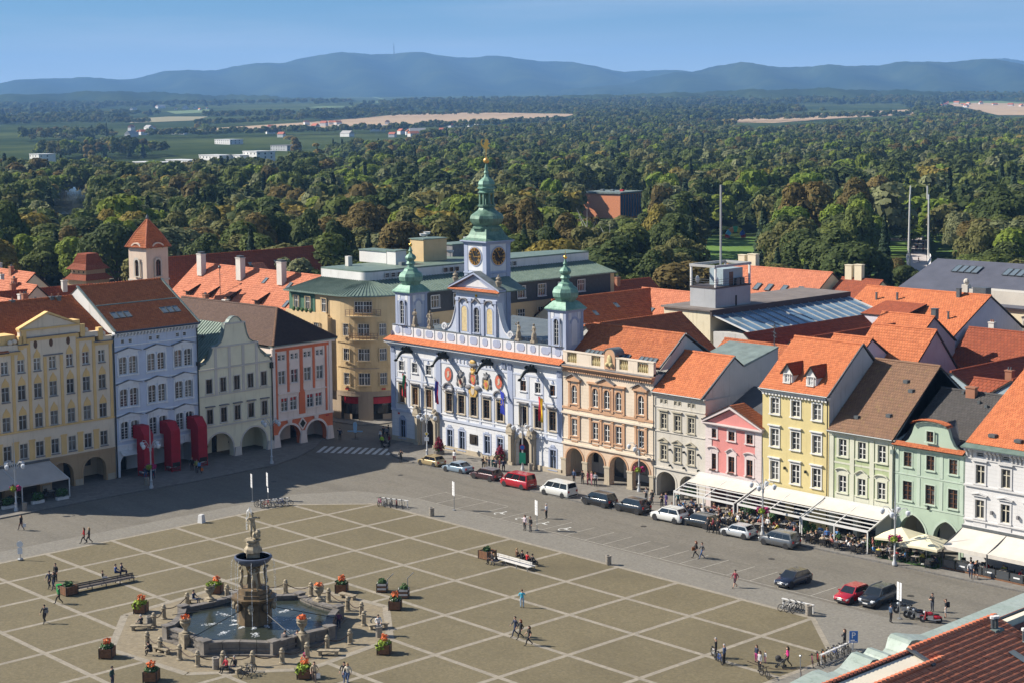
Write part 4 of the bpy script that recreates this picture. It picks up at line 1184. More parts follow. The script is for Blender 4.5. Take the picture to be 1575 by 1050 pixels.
def pink_house():
 x0,x1=21.25,29.5
 r,W=house_w('pink_house','small pink house with triangular gable between the white and the yellow house',x0,x1)
 L=lambda x:x-x0
 xs=[22.39,25.1,27.75]
 holes=[(L(x)-.45,L(x)+.45,8.36,9.42)for x in xs]+[(L(x)-.45,L(x)+.45,4.65,6.5)for x in xs]
 mb=MB();wall_holes(mb,0,W,3.6,10.0,holes);mb.build('wall',M_PINK,r)
 ar=[(1.9,2.3,2.0,1.0),(4.5,2.3,2.0,1.0),(7.0,1.9,2.0,1.0)]
 mb=MB();arcade(mb,0,W,3.6,ar);mb.build('arcade',M_PINKW2,r)
 passage(r,.1,W-.1,3.5,M_PINK,4.0,[(1.2,3.0,.1,2.8),(4.4,6.2,.1,2.8)])
 body(r,.03,W-.03,.02,12,0,10.3,M_GREYW)
 for x in (.5,W-.45):
  MB().box(x-.5,x+.45,-.08,.02,3.6,9.9).build('corner_strip',M_PINKW,r)
 wa=win_meshes(.9,1.06,2,(.5,),sur=.24,proud=.05);wb=win_meshes(.9,1.85,2,(.68,),sur=.26,proud=.06,hood='segment');wc=win_meshes(.9,1.85,2,(.68,),sur=.26,proud=.06,hood='ogee')
 for i,x in enumerate(xs):
  put_window(r,wa,L(x),8.36,M_PINKW2,M_FRB,M_GLASS);put_window(r,wc if i==1 else wb,L(x),4.65,M_PINKW2,M_FRB,M_GLASS,M_PINKW2)
  MB().tube([(L(x)-.4,-.2,4.6),(L(x)+.4,-.2,4.6)],.1,5).build('flower_box',M_LEAFP,r)
 strip_part(r,'string_course',-.02,W+.02,3.5,3.72,M_PINKW2,.12);strip_part(r,'band',.9,W-.9,3.72,4.4,M_PINKW2,.04)
 mb=MB();cornice(mb,-.05,W+.05,9.75,.38,.5,0,3);mb.build('cornice',M_PINKW2,r)
 c=L(24.95)+.15
 mb=MB();mb.prism([(0,10.1),(W,10.1),(c,12.0)],0,.35);mb.build('gable',M_PINK,r)
 for e in (-.3,W+.3):
  MB().prism([(e,10.1),(e,10.4),(c,12.5),(c,12.1)],-.45,.3).build('raking_cornice',M_PINKW2,r)
 for s,e in ((-1,-.3),(1,W+.3)):
  A,B,C,D=(e,-.5,10.42),(e,2.2,10.42),(c,2.2,12.52),(c,-.5,12.52)
  q=MB();roof_slab(q,A,B,C,D,.06);q.build('roof',M_ROOFBASE,r);tiles('roof_tiles',A,B,C,D,T_ORANGE2,r,.3,.42,.07)
 s=MB();roof_slab(s,(-.1,2.2,10.4),(W+.1,2.2,10.4),(W+.1,9,13.2),(-.1,9,13.2),.2);s.build('rear_roof',M_SLATEF,r)
M_LEAFP=plain('balcony plants',(0.10,0.07,0.05),0.9,var=0.5,scale=8)
M_SLATEF=plain('dark grey sheet roof',(0.065,0.068,0.075),0.6,0.1,var=0.2,scale=0.8)
pink_house()
M_YEL=plaster('pale yellow render',(0.561,0.468,0.230),0.2)
def yellow_house():
 x0,x1=29.55,38.65
 r,W=house_w('pale_yellow_house','tall pale yellow house with two dormers in its orange roof',x0,x1)
 L=lambda x:x-x0
 xs=[31.3,34.18,37.05]
 rows=[(12.3,1.8),(8.6,2.0),(4.77,2.15)]
 holes=[(L(x)-.58,L(x)+.58,z,z+h)for x in xs for z,h in rows]
 mb=MB();wall_holes(mb,0,W,3.7,14.6,holes,.3);mb.build('wall',M_YEL,r)
 ar=[(2.0,2.6,2.0,1.1),(5.2,2.6,2.0,1.1)]
 mb=MB();arcade(mb,0,W,3.7,ar);mb.build('arcade',M_YEL,r)
 passage(r,.1,W-.1,3.6,M_CREAMW,4.0,[(1.0,3.0,.1,2.7),(5.5,8.0,.1,2.7)])
 body(r,.03,W-.03,.02,12,0,14.9,M_GREYW)
 for k,(z,h)in enumerate(rows):
  wm=win_meshes(1.16,h,2,(.66,.33),sur=.16,proud=.07,hood=None if k==0 else 'flat',deep=.2)
  for x in xs:put_window(r,wm,L(x),z,M_WHITE,M_FRW,M_GLASSC,M_WHITE)
 for x in (32.75,35.6):
  MB().box(L(x)-.08,L(x)+.08,-.25,.02,6.2,6.5).build('wall_lamp',M_BRONZE,r)
 strip_part(r,'string_course',-.02,W+.02,3.55,3.85,M_ZINCG,.3)
 mb=MB()
 for i in range(20):mb.box(.15+i*.45,.4+i*.45,-.3,.02,14.42,14.62)
 mb.build('dentils',M_WHITE,r)
 mb=MB();cornice(mb,0,W,14.6,.42,.42,0,3);mb.build('cornice',M_WHITE,r)
 gable_roof(r,-.2,W+.1,-.5,15.1,6.1,20.2,8.6,18.0,T_ORANGE2,wall=M_GREYW)
 b=MB();b.bar((W+.12,-.5,15.1),(W+.12,6.1,20.25),.12,.16);b.build('verge',M_GUTTER,r);b=MB();b.bar((W+.12,6.1,20.25),(W+.12,8.6,18.05),.12,.16);b.build('verge',M_GUTTER,r)
 w=MB();w.add([(W-.02,.4,10),(W-.02,12,10),(W-.02,12,16.6),(W-.02,8.6,17.8),(W-.02,6.1,19.9),(W-.02,.4,15.5)],[(0,1,2,3,4,5)]);w.build('firewall',M_GREYW,r)
 b=MB();b.box(W,W+.14,2.6,7.0,13.65,13.85);b.build('firewall_flashing',M_GUTTER,r)
 d=MB();d.tube([(W-.1,-.16,.1),(W-.1,-.16,14.4),(W-.15,-.45,14.95)],.06,6);d.build('downpipe',M_BRONZE,r)
 k=(20.2-15.1)/6.6
 for x in (3.1,6.3):
  yf=.55;zb=15.1+(yf+.5)*k;o=thing('dormer',None,None);o.parent=r;o.location=(x,yf,zb)
  f=MB();f.add([(-.72,0,-.1),(.72,0,-.1),(.72,0,1.15),(0,0,2.1),(-.72,0,1.15)],[(0,1,2,3,4)])
  for s in (-.72,.72):f.add([(s,0,-.1),(s,0,1.15),(s,1.6,1.15)],[(0,1,2)])
  f.build('wall',M_WHITE,o)
  wd=win_meshes(.75,.9,2,(.5,),sur=.08,proud=.05);
  S_,F_,P_=_cm(wd,'S',M_WHITE,'w'),_cm(wd,'F',M_FRW,'w'),_cm(wd,'P',M_GLASS,'w')
  link('window',S_,o,(0,-.16,.1));link('frame',F_,o,(0,-.16,.1));link('pane',P_,o,(0,-.16,.1))
  for s in (-1,1):
   A,B,C,D=(s*.95,-.25,.95),(s*.95,1.5,.95),(0,2.75,2.2),(0,-.25,2.2)
   q=MB();roof_slab(q,A,B,C,D,.08);q.build('roof',M_ROOFBASE,o);tiles('roof_tiles',A,B,C,D,T_RED,o,.3,.36)
yellow_house()
M_LGW=plaster('cream green trim',(0.527,0.527,0.425),0.2)
M_LG=plaster('light green field',(0.357,0.408,0.238),0.2)
M_BLUEW=plaster('blue grey firewall',(0.306,0.374,0.408),0.35)
def green_house():
 x0,x1=38.7,47.05
 r,W=house_w('light_green_house','light green and cream house under a mossy brown tiled roof',x0,x1)
 L=lambda x:x-x0
 xs=[40.48,42.96,45.47]
 holes=[(L(x)-.5,L(x)+.5,8.8,10.68)for x in xs]+[(L(x)-.5,L(x)+.5,4.82,6.68)for x in xs]
 mb=MB();wall_holes(mb,0,W,3.7,11.3,holes);mb.build('wall',M_LG,r)
 ar=[(2.0,2.4,2.0,1.1),(4.9,2.4,2.0,1.1)]
 mb=MB();arcade(mb,0,W,3.7,ar);mb.build('arcade',M_LGW,r)
 passage(r,.1,W-.1,3.6,M_CREAMW,4.0,[(1.0,3.0,.1,2.7),(4.5,7.0,.1,2.7)])
 body(r,.03,W-.03,.02,13,0,11.2,M_BLUEW)
 for x in (.35,3.02,5.55,W-.35):pilaster(r,x,3.8,11.2,.55,M_LGW,.08)
 strip_part(r,'band',0,W,7.95,8.15,M_LGW,.03);strip_part(r,'band',0,W,10.95,11.3,M_LGW,.06)
 wa=win_meshes(1.0,1.88,2,(.62,.3),sur=.3,proud=.05);wb=win_meshes(1.0,1.86,2,(.62,.3),sur=.26,proud=.05,hood='segment');wc=win_meshes(1.0,1.86,2,(.62,.3),sur=.26,proud=.05,hood='ogee')
 for i,x in enumerate(xs):
  put_window(r,wa,L(x),8.8,M_LGW,M_FRW,M_GLASS);put_window(r,wc if i==1 else wb,L(x),4.82,M_LGW,M_FRW,M_GLASS,M_LGW)
  MB().box(L(x)-.95,L(x)+.95,-.035,.02,3.9,4.6).build('apron_panel',M_LGW,r)
 strip_part(r,'string_course',-.02,W+.02,3.55,3.78,M_LGW,.15)
 mb=MB();cornice(mb,0,W,11.2,.3,.35,0,2);mb.build('cornice',M_LGW,r)
 gable_roof(r,0.02,W,-.45,11.5,8.5,18.35,13.1,15.3,T_MOSS,wall=M_BLUEW,tw=.3,th=.42)
 w=MB();w.add([(W-.03,.4,8),(W-.03,13.3,8),(W-.03,13.3,15.2),(W-.03,8.5,18.1),(W-.03,.4,11.9)],[(0,1,2,3,4)]);w.build('firewall',M_BLUEW,r)
 k=6.85/8.95
 for x,y in ((2.6,1.4),(6.2,2.1),(5.6,6.2),(6.9,5.2)):
  q=MB();z=11.5+(y+.45)*k;q.cbox(x,y,z-.1,.55,.5,.35);q.build('roof_hatch',M_GUTTER,r)
 d=MB();d.tube([(W-.1,-.16,.1),(W-.1,-.16,10.4),(W-.15,-.4,11.3)],.06,6);d.box(W-.3,W+.05,-.4,-.1,10.0,10.45);d.build('downpipe',M_ZINCG,r)
green_house()
M_MINT=plaster('mint render',(0.357,0.442,0.348),0.2)
M_MINTL=plaster('pale mint trim',(0.408,0.484,0.399),0.2)
def mint_house():
 x0,x1=47.1,55.4
 r,W=house_w('mint_house','mint green house with a curved gable topped by orange tiles',x0,x1)
 L=lambda x:x-x0
 xs=[48.67,51.4,54.1]
 holes=[(L(x)-.48,L(x)+.48,8.9,10.42)for x in xs]+[(L(x)-.55,L(x)+.55,5.32,7.32)for x in xs]
 mb=MB();wall_holes(mb,0,W,4.2,11.1,holes);mb.build('wall',M_MINT,r)
 ar=[(L(49.35),3.2,1.9,1.95),(L(53.35),3.0,1.9,1.9)]
 mb=MB();arcade(mb,0,W,4.2,ar,pointed=1.0);mb.build('arcade',M_MINT,r)
 for a in ar:arch_ring(*a,.22,.05,pointed=1.0).build('arch_moulding',M_MINTL,r)
 passage(r,.1,W-.1,4.1,M_CREAMW,4.0,[(1.0,3.0,.1,2.9),(4.8,7.2,.1,2.9)])
 body(r,.03,W-.03,.02,14,0,11.3,M_GREYW)
 wa=win_meshes(.96,1.52,2,(.66,.33),sur=.14,proud=.04);wb=win_meshes(1.1,2.0,2,(.75,.5,.25),sur=.12,proud=.04)
 for x in xs:put_window(r,wa,L(x),8.9,M_MINTL,M_FRB,M_GLASSC);put_window(r,wb,L(x),5.32,M_MINTL,M_FRB,M_GLASS)
 for x in (.3,2.9,5.6,W-.3):
  for z0,z1 in ((8.2,10.9),(4.9,7.9)):pilaster(r,x,z0,z1,.4,M_MINTL,.045,False)
 for z in (8.0,4.75):strip_part(r,'band',0,W,z,z+.15,M_MINTL,.05)
 MB().lathe([(.05,4.7),(.18,4.9),(.06,5.05),(.16,5.2)],8,(W/2,-.1)).build('wall_emblem',M_BRONZE,r)
 c=L(51.42);y=0
 pr=[(-4.1,11.2),(-3.3,11.35),(-2.7,11.8),(-2.3,12.5),(-2.1,13.1),(-1.95,13.5)]
 pl=[(c+x,z)for x,z in pr]+[(c-x,z)for x,z in reversed(pr)]
 top=[(c+1.95*cos(PI*k/8),13.5+.45*sin(PI*k/8))for k in range(1,8)]
 poly=[(c-4.1,11.0)]+pl[:6]+list(reversed(top))+pl[6:]+[(c+4.1,11.0)]
 mb=MB();mb.prism(poly,0,.45);mb.build('gable',M_MINT,r)
 ws=win_meshes(.86,1.08,2,(.5,),sur=.13,proud=.05);put_window(r,ws,c,11.93,M_MINTL,M_FRB,M_GLASS,y=-.2)
 A,B,C,D=(-.1,-.55,11.12),(W+.1,-.55,11.12),(W+.1,.1,11.5),(-.1,.1,11.5)
 q=MB();roof_slab(q,A,B,C,D,.08);q.build('tile_strip',M_ROOFBASE,r);tiles('roof_tiles',A,B,C,D,T_ORANGE,r,.22,.3,.08)
 for k in range(8):
  a0,a1=PI*k/8,PI*(k+1)/8
  f=lambda t,yy:(c-2.15*cos(t),yy,13.6+.5*sin(t))
  tiles('roof_tiles',f(a0,-.5),f(a0,.7),f(a1,.7),f(a1,-.5),T_ORANGE,r,.3,.25,.08)
 mb=MB();cornice(mb,-.02,W+.02,10.8,.3,.35,0,2);mb.build('cornice',M_MINTL,r)
 gable_roof(r,.02,W,.5,10.9,8.6,16.0,15,12,T_SLATE,wall=M_GREYW,gutter=False,tw=.35,th=.4)
 for s in (-1,1):
  q=MB();roof_slab(q,(c+s*2.3,.45,11.4),(c+s*2.3,2.2,11.9),(c,4.6,13.6),(c,.45,13.6),.08);q.build('saddle_roof',M_SLATEF,r)
 chimney(r,4.1,8.0,15.4,1.1,.6,1.15,M_BRICK,0)
 for x,yy in ((5.5,7.2),(6.6,6.8),(7.4,6.2),(3.0,8.2)):
  MB().cbox(x,yy,10.9+(yy-.5)*.63,.3,.3,.3).build('roof_vent',M_GUTTER,r)
mint_house()
M_WH2=plaster('cool white render',(0.578,0.570,0.561),0.15,joint=0.40)
M_WH2T=plaster('cool white trim',(0.527,0.518,0.510),0.2)
def white_house2():
 x0,x1=55.45,71.0
 r,W=house_w('white_corner_house','white neo-renaissance house with bracketed eaves under a large orange roof',x0,x1)
 L=lambda x:x-x0
 xs=[57.2,60.06,62.92,65.8,68.7]
 holes=[(L(x)-.5,L(x)+.5,8.4,10.32)for x in xs]+[(L(x)-.5,L(x)+.5,4.85,6.74)for x in xs]
 att=[58.6+2.86*k-1.43 for k in range(5)]
 holes+=[(L(x)-.4,L(x)+.4,11.15,11.6)for x in att]
 mb=MB();wall_holes(mb,0,W,0,12.0,holes);mb.build('wall',M_WH2,r)
 body(r,.03,W-.03,.02,20,0,12.1,M_GREYW)
 wa=win_meshes(1.0,1.92,2,(.66,),sur=.2,proud=.07,hood='flat');wb=win_meshes(1.0,1.89,2,(.66,),sur=.2,proud=.07,hood='lowped')
 for x in xs:
  put_window(r,wa,L(x),8.4,M_WH2T,M_FRG,M_GLASSC);put_window(r,wb,L(x),4.85,M_WH2T,M_FRG,M_GLASSC)
  MB().box(L(x)-.7,L(x)+.7,-.08,.02,4.0,4.5).build('apron_panel',M_WH2T,r)
 wt=win_meshes(.8,.45,1,(.5,),sur=.1,proud=.05,sill=False)
 for x in att:put_window(r,wt,L(x),11.15,M_WH2T,M_FRGREY,M_GLASS)
 for z,h,o in ((8.02,.2,.2),(4.5,.16,.2),(3.75,.25,.3),(10.85,.12,.1)):strip_part(r,'string_course',-.02,W,z,z+h,M_WH2T,o)
 for i in range(34):
  x=.25+i*.46
  if any(abs(x-L(a))<.55 for a in att):continue
  MB().prism([(-.6,11.95),(-.6,11.75),(-.25,11.55),(-.12,11.0),(0,11.0),(0,11.95)],x-.09,x+.09,'x').build('eaves_bracket',M_WH2T,r)
 mb=MB();mb.box(-.05,W,-.75,.02,11.95,12.12);mb.build('cornice',M_WH2T,r)
 s=MB();roof_slab(s,(-.1,-.85,12.14),(W,-.85,12.14),(W,.15,12.4),(-.1,.15,12.4),.08);s.build('eaves_sheet',M_COPROOF,r)
 gable_roof(r,-.05,W,.1,12.4,11.4,18.7,22,12.5,T_ORANGE2,wall=M_GREYW,gutter=False)
 for x,y in ((2.3,1.3),(5.3,1.1)):
  MB().cbox(x,y,12.4+y*.56-.05,.75,.6,.3).build('roof_hatch',M_GUTTER,r)
 for x in (58.6,61.5,64.4):
  MB().box(L(x)-.1,L(x)+.1,-.28,.02,5.5,5.85).build('wall_lamp',M_LEADW,r)
white_house2()
# SOUTH ROW (facades in shade)
M_BEIGE=plaster('beige render',(0.74,0.61,0.46),0.2)
M_OCHREW=plaster('ochre ornament',(0.74,0.49,0.21),0.2)
M_BROWNST=plaster('brown arcade stone',(0.42,0.29,0.17),0.35)
M_BLUEH=plaster('light blue render',(0.52,0.57,0.68),0.2)
M_BLUEHW=plaster('white blue trim',(0.74,0.75,0.77),0.25)
M_CRM=plaster('pale cream render',(0.77,0.71,0.52),0.2)
M_CRMS=plaster('lilac grey strip',(0.58,0.53,0.47),0.2)
M_CORAL=plaster('coral red trim',(0.64,0.17,0.08),0.25)
M_BLUSH=plaster('blush white render',(0.77,0.65,0.58),0.25)
def ochre_house():
 u0,u1=-2.0,20.6
 r,W=house_s('ochre_gabled_house','long yellow ochre house with stepped gable, pointed window ornaments and three oval windows',u0,u1)
 L=lambda u:u-u0
 cols=[.95,3.2,5.4,7.62,9.83,11.97,14.39,16.69,19.0]
 arcs=[(L(u),3.3,1.7,1.65)for u in (1.4,3.7+1.3*0+3.4,12.81-0.0,17.48)]
 arcs=[(L(3.2),3.2,1.7,1.65),(L(8.0),3.2,1.7,1.65),(L(12.81),3.15,1.7,1.65),(L(17.48),3.35,1.7,1.67)]
 step=lambda u:18.0 if u<7.36 else 18.7 if u<8.53 else 19.42 if u<15.46 else 18.68 if u<17.94 else 17.95
 rows=[(15.33,1.54,.96),(11.95,1.8,1.06),(8.28,1.77,1.08),(4.68,1.84,1.08)]
 holes=[(L(c)-w/2,L(c)+w/2,z,z+h)for c in cols for z,h,w in rows]
 mb=MB();wall_holes(mb,0,W,4.2,17.9,holes)
 for a,b in ((-2,7.36),(7.36,8.53),(8.53,15.46),(15.46,17.94),(17.94,20.6)):
  t=step((a+b)/2)
  if t>17.91:mb.quad((L(a),0,17.9),(L(b),0,17.9),(L(b),0,t),(L(a),0,t));mb.quad((L(a),0,t),(L(b),0,t),(L(b),.5,t),(L(a),.5,t));mb.quad((L(a),0,17.9),(L(a),.5,17.9),(L(a),.5,t),(L(a),0,t));mb.quad((L(b),0,17.9),(L(b),0,t),(L(b),.5,t),(L(b),.5,17.9))
 mb.build('wall',M_BEIGE,r)
 mb=MB();arcade(mb,0,W,4.2,arcs);mb.build('arcade',M_BROWNST,r)
 for a in arcs:arch_ring(*a,.25,.05).build('arch_moulding',M_BROWNST,r)
 for u in (10.45,15.15,19.9):
  MB().box(L(u)-.55,L(u)+.55,-.12,.1,0,.9).build('pier_base',M_STONE,r)
 passage(r,.1,W-.1,4.1,M_BEIGE,4.2,[(13,15.2,.6,2.6),(17.5,19.2,.1,2.6),(20.2,21.6,1.4,2.4)])
 body(r,.03,W-.03,.02,18,0,17.5,M_WHITE)
 strip_part(r,'string_course',0,W,3.95,4.2,M_BROWNST,.15)
 strip_part(r,'string_course',0,W,8.0,8.22,M_OCHREW,.16);strip_part(r,'plain_band',.2,W-.6,6.75,7.95,M_BEIGE,.04)
 for k,(z,h,w)in enumerate(rows):
  for i,c in enumerate(cols):
   hd='spear' if (k in (1,2)or (k==0 and i in (3,4,6,7)))else None
   wm=win_meshes(w,h,2,(.66,),sur=0,proud=.02,sill=True,hood=hd,deep=.2)
   put_window(r,wm,L(c),z,M_LEADW,M_FRGREY if k else M_FRW,M_GLASSC,M_OCHREW)
  if k==3:
   for i in range(len(cols)-1):
    c=L((cols[i]+cols[i+1])/2);MB().box(c-.38,c+.38,-.05,.02,z-.3,z+h+.15).box(c-.45,c+.45,-.09,.02,z+h+.15,z+h+.4).build('ochre_panel',M_OCHREW,r)
 pil=[L(x)for x in (2.05,4.3,6.5,8.72,10.9,13.2,15.55,17.85,20.3)]
 for i,x in enumerate(pil):
  t=step(x+u0-.1)-.12
  MB().box(x-.2,x+.2,-.09,.02,8.22,t if i not in (4,5)else 16.9).build('pilaster',M_OCHREW,r)
 MB().box(L(10.7),L(13.4),-.14,.02,17.0,17.15).build('window_hood',M_LEADW,r)
 for a,b in ((-2,7.36),(7.36,8.53),(8.53,15.46),(15.46,17.94),(17.94,20.6)):
  t=step((a+b)/2)
  MB().box(L(a)-.05,L(b)+.05,-.12,.02,t-.42,t-.06).build('ochre_band',M_OCHREW,r)
  MB().box(L(a)-.08,L(b)+.08,-.25,.55,t-.05,t+.05).build('step_coping',M_LEADW,r)
 for u in (9.67,11.83,14.24):
  MB().prism([(L(u)+.25*cos(2*PI*k/16),18.54+.5*sin(2*PI*k/16))for k in range(16)],-.05,.02).build('oval_window',M_FRB,r)
 for a,b,z0,z1 in ((-2,7.5,18.0,18.75),(7.6,16.35,19.4,20.3),(16.35,18.9,18.6,19.3),(18.9,20.6,17.9,18.55)):
  MB().box(L(a),L(b),.05,.6,z0,z1).build('attic_wall',M_BEIGE,r)
 for u,z in ((7.7,18.7),(16.35,19.4),(18.95,18.7),(8.15,19.4)):
  MB().box(L(u)-.32,L(u)+.32,-.05,.65,z-.6,z+1.0).build('attic_pier',M_OCHREW,r)
 for u,z in ((7.0,19.1),(17.0,19.55),(19.5,18.85),(6.4,19.0)):
  MB().ball((L(u),.3,z),.33,10,8).build('stone_ball',M_BEIGE,r,smooth=60)
 MB().box(L(7.5),L(15.9),-.12,.65,20.28,20.5).build('pediment_cornice',M_OCHREW,r)
 MB().prism([(L(7.8),20.5),(L(15.6),20.5),(L(11.5),22.1)],.05,.6).build('pediment',M_BEIGE,r)
 for s,e in ((-1,7.45),(1,15.85)):
  MB().prism([(L(e),20.45),(L(e),20.65),(L(11.5),22.42),(L(11.5),22.15)],-.12,.7).build('raking_cornice',M_OCHREW,r)
 MB().box(L(13.9),L(16.4),.65,2.5,19.0,20.9).build('attic_block',M_OCHREW,r)
 MB().box(L(2.5),L(7.3),.65,3.5,18.3,19.9).build('attic_block',M_OCHREW,r)
 gable_roof(r,0,W+.05,.6,18.55,9.2,22.9,17.5,18.5,T_ORANGE,wall=M_WHITE,tw=.3,th=.36)
 gable_roof(r,0,L(6.0),-.25,18.0,3.0,19.6,6,18.5,T_ORANGE,caps=False,gutter=False)
 for u,y in ((17.5,8.9),(18.3,8.6),(12.0,9.2)):chimney(r,L(u),y,22.4,.5,.5,.6,M_GUTTER,1)
ochre_house()
def light_blue_house():
 u0,u1=20.68,33.72
 r,W=house_s('light_blue_house','tall light blue house with paired arched windows and red ducts on its front',u0,u1)
 L=lambda u:u-u0
 prs=[22.86,27.2,31.42]
 rows=[(13.35,2.25),(9.16,2.3),(4.94,2.28)]
 holes=[(L(c)+s*.735-.56,L(c)+s*.735+.56,z,z+h)for c in prs for s in (-1,1)for z,h in rows]
 att=[22.15,23.3,26.4,27.55,30.63,31.75]
 holes+=[(L(u)-.24,L(u)+.24,17.32,17.8)for u in att]
 mb=MB();wall_holes(mb,0,W,4.2,18.6,holes);mb.build('wall',M_BLUEH,r)
 arcs=[(L(22.9),3.3,1.7,1.5),(L(27.2),3.3,1.7,1.5),(L(31.5),3.3,1.7,1.5)]
 mb=MB();arcade(mb,0,W,4.2,arcs);mb.build('arcade',M_BLUEHW,r)
 for a in arcs:
  arch_ring(*a,.3,.06).build('arch_moulding',M_BLUEHW,r)
  MB().box(a[0]-.3,a[0]+.3,-.14,.02,3.3,4.1).build('keystone',M_BLUEHW,r)
 passage(r,.1,W-.1,4.1,M_BLUEHW,3.6,[(3.0,3.9,.1,2.6),(6.8,7.9,.1,2.6)])
 MB().quad((.5,-.05,3.55),(3.4,-.05,3.55),(3.4,-1.0,3.0),(.5,-1.0,3.0)).build('white_awning',M_WHITE,r)
 body(r,.03,W-.03,.02,16,0,18.6,M_WHITE)
 wm=win_meshes(1.12,rows[0][1],2,(.64,.32,.16,.48),arch=.22,sur=.12,proud=.05);wm2=win_meshes(1.12,2.3,2,(.64,.32,.16,.48),arch=.22,sur=.12,proud=.05)
 for c in prs:
  for z,h in rows:
   for s in (-1,1):put_window(r,wm if h==2.25 else wm2,L(c)+s*.735,z,M_BLUEHW,M_FRW,M_GLASSC)
   q=MB();e=1.5
   q.box(L(c)-e,L(c)+e,-.06,.02,z+h+.15,z+h+.62);q.box(L(c)-e-.12,L(c)-e+.2,-.05,.02,z-.3,z+h+.3);q.box(L(c)+e-.2,L(c)+e+.12,-.05,.02,z-.3,z+h+.3)
   q.build('window_group_frame',M_BLUEHW,r)
   MB().prism([(L(c)-e-.35,z+h+.62),(L(c)+e+.35,z+h+.62),(L(c),z+h+1.08)],-.28,.02).build('hood',M_BLUEHW,r)
   for s in (-1,1):
    MB().prism([(L(c)+s*(e+.42),z+h+.64),(L(c),z+h+1.1),(L(c),z+h+1.18),(L(c)+s*(e+.42),z+h+.72)],-.4,.02).build('hood_flashing',M_LEADW,r)
   MB().box(L(c)-e-.1,L(c)+e+.1,-.16,.02,z-.2,z-.05).build('sill',M_BLUEHW,r)
 wt=win_meshes(.48,.48,1,(.5,),sur=.06,proud=.03,sill=False)
 for u in att:put_window(r,wt,L(u),17.32,M_BLUEHW,M_FRGREY,M_GLASS)
 for z,h,o in ((16.95,.14,.12),(12.3,.16,.06),(8.1,.16,.06),(4.1,.2,.16)):strip_part(r,'string_course',0,W,z,z+h,M_BLUEHW,o)
 for i in range(26):
  MB().prism([(-.42,18.62),(-.42,18.45),(-.1,18.1),(.02,18.1),(.02,18.62)],.2+i*.505,.42+i*.505,'x').build('eaves_bracket',M_BLUEHW,r)
 mb=MB();mb.box(-.05,W+.05,-.6,.02,18.62,18.85);mb.build('cornice',M_BLUEHW,r)
 gable_roof(r,.02,W+.02,-.7,18.95,7.9,24.2,15.5,19.5,T_ORANGE2,wall=M_WHITE)
 for x in (0,W):b=MB();b.bar((x,-.7,19.0),(x,7.9,24.3),.3,.15);b.build('verge_flashing',M_ZINCG,r)
 b=MB();b.tube([(0,-.8,18.85),(W,-.8,18.85)],.12,6);b.build('dark_gutter',M_DARKBLUE,r)
 sl=(8.6,5.25)
 for u in (22.0,29.6):skylights(r,L(u),3,.85,1.3,(1.5,20.3),sl)
 MB().box(.3,W-.3,3.9,4.0,21.85,22.0).build('snow_guard',M_ZINCG,r)
 d=MB();d.tube([(W-.05,-.14,.1),(W-.05,-.14,18.4)],.08,6);d.box(W-.25,W+.15,-.4,0,13.2,13.7);d.build('downpipe',M_BRONZE,r)
 d=MB();d.tube([(.05,-.14,.1),(.05,-.14,18.4)],.08,6);d.build('downpipe',M_BRONZE,r)
light_blue_house()
